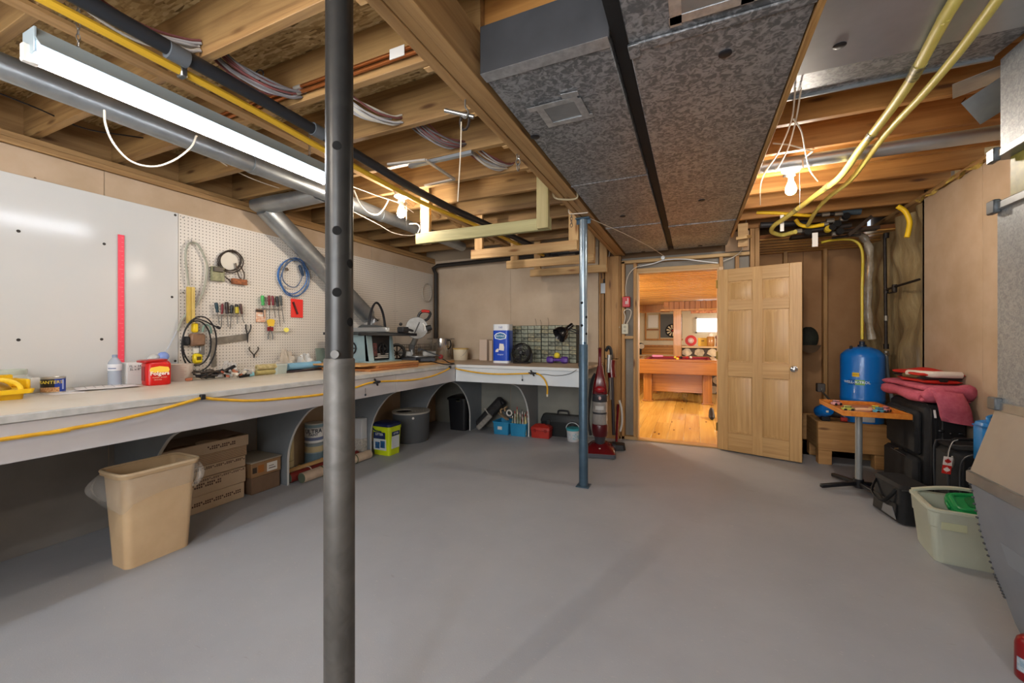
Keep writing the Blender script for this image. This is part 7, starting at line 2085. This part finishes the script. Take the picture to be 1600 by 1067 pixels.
for i in range(20):
    xx = -.62 + .11 * i
    struct('slat', M().box(xx + .002, xx + .106, 9.975, 9.999, 1.90 + (.06 if i == 0 else 0), 2.075, .003), PL2Z, bk)
struct('ledge', M().box(-.70, 1.6, 9.95, 10.25, 1.865, 1.90, .004), PLZ, bk)
struct('fringe_board', M().box(-.05, 1.6, 10.02, 10.06, 1.80, 1.866, .003), mat('8a4a2c', .6, 0, 'c98a5c', 25), bk)
# column and the stone bar
single('wooden_column', M().box(-.415, -.245, 9.98, 10.14, 0, 1.90, .006), PLZ, 'square orange wooden column beyond the pool table', 'column')
t = thing('stone_bar', 'stone faced bar with a pale wooden top past the column', 'bar', (.6, 10.3, 0))
obj('core', M().box(-.24, 1.6, 10.12, 10.5, 0, 1.02), mat('4a4038', .9), t, w=True)
rnd = random.Random(6)
for i in range(7):
    for j in range(5):
        cx_, cz_ = -.13 + .26 * i + (.11 if j % 2 else 0), .10 + .205 * j
        pts = []
        for k in range(7):
            a = 2 * math.pi * k / 7 + rnd.uniform(-.2, .2)
            pts.append((cx_ + .118 * math.cos(a) * rnd.uniform(.85, 1.05), cz_ + .095 * math.sin(a) * rnd.uniform(.85, 1.05)))
        if cz_ < 1.0 and cx_ < 1.5:
            obj('stone', M().prism(pts, 'y', 10.085 + rnd.uniform(0, .02), 10.13), mat(rnd.choice(['b3a184', 'c2b294', 'a58f74', '9a8f80']), .8, 0, rnd.choice(['8d7d68', 'cfc0a4']), 9), t, w=True)
obj('bar_top', M().box(-.27, 1.6, 10.02, 10.55, 1.02, 1.06, .005), wood('bar_top', 'b99a6a', 'd9bd8d', 'X', rough=.3), t, w=True)
# wainscot behind and the far wall details
wn = struct('baseboard_game', M().box(-1.62, -.2, 12.93, 12.99, 0, .98), PL2)
for k in range(5):
    struct('wainscot_board', M().box(-1.61, -.2, 12.915, 12.93, .55 + .085 * k, .63 + .085 * k, .003), PL1, wn)
struct('chair_rail', M().box(-1.62, -.2, 12.89, 12.93, .98, 1.03, .003), PLZ, wn)
struct('ledge', M().box(-1.55, -.25, 12.4, 12.5, .70, .76, .004), mat('d9cbb0', .6), wn)
WY = 12.98
w_ = struct('window_1', None, None)
struct('window_pane', M().box(.10, 1.25, WY, WY + .01, 1.42, 1.80), emis('dfeaf6', 3.0), w_)
for a in ((.06, 1.29, 1.38, 1.42), (.06, 1.29, 1.80, 1.84), (.06, .10, 1.38, 1.84), (.66, .69, 1.42, 1.80), (1.25, 1.29, 1.38, 1.84)):
    struct('window_frame', M().box(a[0], a[1], WY - .03, WY + .005, a[2], a[3], .003), mat('e9e7e0', .5), w_)
t = thing('dart_board_cabinet', 'wooden framed dart board panel on the far wall of the game room', 'dart board', (-.9, 12.95, 1.3))
obj('backing', M().box(-1.30, -.30, 12.96, 12.99, 1.22, 1.98), mat('c8bca0', .7), t, w=True)
obj('frame', M().box(-1.34, -1.30, 12.93, 12.99, 1.20, 2.0, .004).box(-1.34, -.28, 12.93, 12.99, 1.17, 1.22, .004).box(-.93, -.90, 12.94, 12.99, 1.22, 1.98), PLZ, t, w=True)
obj('grey_panel', M().box(-.90, -.30, 12.95, 12.962, 1.25, 1.95), mat('5a5f62', .7), t, w=True)
cb = Vector((-.56, 12.945, 1.46))
obj('board', M().cyl(cb, cb + Vector((0, .012, 0)), .20, seg=32), mat('17171a', .8), t, w=True)
mm = M(); mm2 = M()
for k in range(20):
    a0, a1 = 2 * math.pi * k / 20, 2 * math.pi * (k + 1) / 20
    q = [(math.cos(a) * r, math.sin(a) * r) for a, r in ((a0, .05), (a0, .165), (a1, .165), (a1, .05))]
    if k % 2: mm.prism([(cb.x + x, cb.z + z) for x, z in q], 'y', 12.940, 12.944)
obj('pale_sectors', mm, mat('d9cfb4', .8), t, w=True)
obj('bull', M().cyl(cb + Vector((0, -.006, 0)), cb, .02, seg=14), mat('a82020', .6), t, w=True)
obj('note', M().box(-1.25, -.97, 12.945, 12.962, 1.55, 1.93), mat('d8dde0', .6), t, w=True)
obj('brown_shelf', M().box(-1.28, -.95, 12.92, 12.962, 1.47, 1.51), PL2, t, w=True)
t = thing('dart_picture', 'small framed picture on the side wall left of the dart board', 'picture', (-1.61, 11.6, 1.5))
obj('frame', M().box(-1.62, -1.60, 11.5, 11.72, 1.40, 1.75, .004), PLZ, t, w=True)
obj('print', M().box(-1.601, -1.598, 11.53, 11.69, 1.43, 1.72), mat('d8cdb4', .6), t, w=True)
t = thing('dark_picture', 'dark framed picture on the side wall nearer the pool table', 'picture', (-1.61, 10.4, 1.5))
obj('frame', M().box(-1.62, -1.59, 10.3, 10.62, 1.38, 1.78, .004), BLACK, t, w=True)
obj('print', M().box(-1.591, -1.588, 10.34, 10.58, 1.42, 1.74), mat('8d8a84', .6), t, w=True)
t = thing('phone', 'dark wall phone below the pictures in the game room', 'phone', (-1.6, 10.6, 1.1))
obj('body', M().box(-1.62, -1.55, 10.5, 10.68, 1.10, 1.24, .008), mat('2e3a44', .4), t, w=True)
obj('handset', M().box(-1.555, -1.52, 10.52, 10.57, 1.09, 1.26, .01), BLACK, t, w=True)
t = thing('speaker', 'small dark round speaker with a white front on the far ledge', 'speaker', (-1.4, 12.2, .78))
obj('body', M().cyl((-1.40, 12.25, 1.0), (-1.40, 12.4, 1.0), .10, seg=20), BLACK, t, w=True)
obj('front', M().cyl((-1.36, 12.24, 1.0), (-1.36, 12.25, 1.0), .075, seg=20), WHITE, t, w=True)
obj('stand', M().box(-1.43, -1.37, 12.28, 12.4, .76, .92), BLACK, t, w=True)
# round red sign, yellow sign, canister on the bar
c = Vector((-.05, 10.33, 1.06))
t = thing('red_round_sign', 'round red sign with a white centre standing on the bar', 'sign', c)
obj('disc', M().cyl(c + Vector((0, 0, .125)), c + Vector((0, .015, .125)), .125, seg=32), mat('c22a24', .4), t, w=True)
obj('white_ring', M().tube([c + Vector((.055 * math.cos(R(a)), -.003, .125 + .055 * math.sin(R(a)))) for a in range(0, 360, 18)], .008, 6, closed=True), mat('e8dcd4', .4), t, w=True)
obj('centre', M().cyl(c + Vector((0, -.004, .125)), c + Vector((0, .0, .125)), .04, seg=20), mat('e8dcd4', .4), t, w=True)
c = Vector((.20, 10.38, 1.06))
t = thing('yellow_sign', 'yellow rounded sign behind the canister on the bar', 'sign', c)
obj('plate', M().rbox(-.10, .10, -.008, .008, 0, .19, .007, 3).xf(Matrix.Translation(c)), mat('e0b43a', .4), t, w=True)
obj('emblem', M().box(c.x - .03, c.x + .03, c.y - .011, c.y - .008, c.z + .11, c.z + .13), mat('5a4420', .5), t, w=True)
c = Vector((.36, 10.22, 1.06))
t = thing('canister', 'brown wooden canister with white and purple tops on the bar', 'canister', c)
obj('body', M().lathe([(0, 0), (.075, 0), (.08, .01), (.08, .21), (.076, .215), (0, .21)], c, 24), PLZ, t, w=True)
obj('white_top', M().sph(c + Vector((0, 0, .25)), (.05, .05, .05), 14, 8), mat('eeeae2', .5), t, w=True)
single('purple_flower', M().sph((.50, 10.25, 1.26), (.05, .04, .05), 12, 8).cyl((.48, 10.25, 1.06), (.49, 10.25, 1.22), .02, seg=8), mat('4a3560', .6, 0, 'b58a5c', 20), 'small purple ornament beside the canister on the bar', 'ornament')
single('orange_box', M().box(.62, .85, 10.3, 10.42, 1.06, 1.24, .004), mat('c98a3a', .5), 'orange box at the end of the bar', 'box')
# pool table
PT_ = wood('pool_table_wood', '84501f', 'a56c2e', 'X', rough=.25, sc=.8, var=.04, coat=.4)
PTZ_ = wood('pool_table_leg', '84501f', 'a56c2e', 'Z', rough=.25, sc=.8, var=.04, coat=.4)
t = thing('pool_table', 'wooden pool table with dark red cloth in the game room', 'pool table', (-.30, 9.5, 0))
x0, x1, y0, y1 = -1.00, .42, 8.30, 10.0
wp = lambda n, m, mt: obj(n, m, mt, t, w=True)
wp('end_rail', M().box(x0, x1, y0, y0 + .03, .56, .80, .006), PT_)
wp('end_rail', M().box(x0, x1, y1 - .03, y1, .56, .80, .006), PT_)
wp('side_rail', M().box(x0, x0 + .03, y0 + .03, y1 - .03, .56, .80, .006), PT_)
wp('side_rail', M().box(x1 - .03, x1, y0 + .03, y1 - .03, .56, .80, .006), PT_)
for a in ((x0 + .0, x1, y0, y0 + .11), (x0, x1, y1 - .11, y1), (x0, x0 + .11, y0 + .11, y1 - .11), (x1 - .11, x1, y0 + .11, y1 - .11)):
    wp('rail_cap', M().box(*a, .80, .835, .006), PT_)
cl = mat('8a1f34', .9, 0, '96263c', 20)
wp('cloth', M().box(x0 + .11, x1 - .11, y0 + .11, y1 - .11, .76, .795), cl)
for a in ((x0 + .11, x1 - .11, y0 + .11, y0 + .15), (x0 + .11, x1 - .11, y1 - .15, y1 - .11), (x0 + .11, x0 + .15, y0 + .15, y1 - .15), (x1 - .15, x1 - .11, y0 + .15, y1 - .15)):
    wp('cushion', M().box(*a, .795, .825, .008), cl)
for xx in (x0 + .10, x1 - .26):
    for yy in (y0 + .12, y1 - .30):
        wp('leg', M().box(xx, xx + .16, yy, yy + .16, .02, .56, .01), PTZ_)
        wp('leg_foot', M().box(xx - .02, xx + .18, yy - .02, yy + .18, 0, .03, .006), PTZ_)
wp('cross_panel', M().box(x0 + .26, x1 - .26, y0 + .18, y0 + .21, .20, .56, .004), PT_)
for k, (x, y, col, nm) in enumerate(((-.36, 9.55, 'd9c23a', 'yellow'), (-.30, 9.62, 'c9481c', 'orange'), (-.24, 9.57, '1a1a1c', 'black'), (-.12, 9.60, 'b02020', 'red'), (-.05, 9.66, 'e6dcc8', 'cream'), (-.29, 8.9, 'e9b93a', 'amber'))):
    single('pool_ball', M().sph((x, y, .795 + .029), .029, 14, 10), mat(col, .15), nm + ' pool ball on the dark red cloth', 'ball', 'pool balls')
single('pink_triangle', M().tube([(-.80, 9.35, .85), (-.62, 9.5, .85), (-.84, 9.62, .85)], .02, 8, closed=True), mat('d98ab0', .4), 'pink triangle rack at the corner of the pool table', 'rack')
single('dark_shoe', M().ring_loft([[Vector((.13 + .045 * w * math.cos(R(a)), 7.0 - .12 + .05 * k, .005 + max(0, .05 * h * (1 + math.sin(R(a)))))) for a in range(0, 360, 30)] for k, (w, h) in enumerate(((.5, .5), (.95, .7), (1, .9), (.9, 1.2), (.85, 1.6), (.5, 1.5)))]).xf(Matrix.Translation((.13, .0, 0))), BLACK, 'single dark shoe on the wooden floor by the door edge', 'shoe')


def pot_light(x, y, z, lab):
    t = thing('recessed_light', lab, 'light', (x, y, z), group='recessed lights in the game room')
    obj('trim_ring', M().lathe([(.05, -.004), (.07, -.004), (.07, .0), (.05, .0)], (x, y, z), 20, cap=False), WHITE, t, w=True)
    obj('lens', M().cyl((x, y, z - .003), (x, y, z - .001), .05, seg=20), emis('ffdcae', POT_W), t, w=True)


for x, y in ((.52, 11.6), (.80, 11.2)):
    pot_light(x, y, 2.098, ('rear' if y > 11.5 else 'front') + ' of two round recessed lights above the bar')
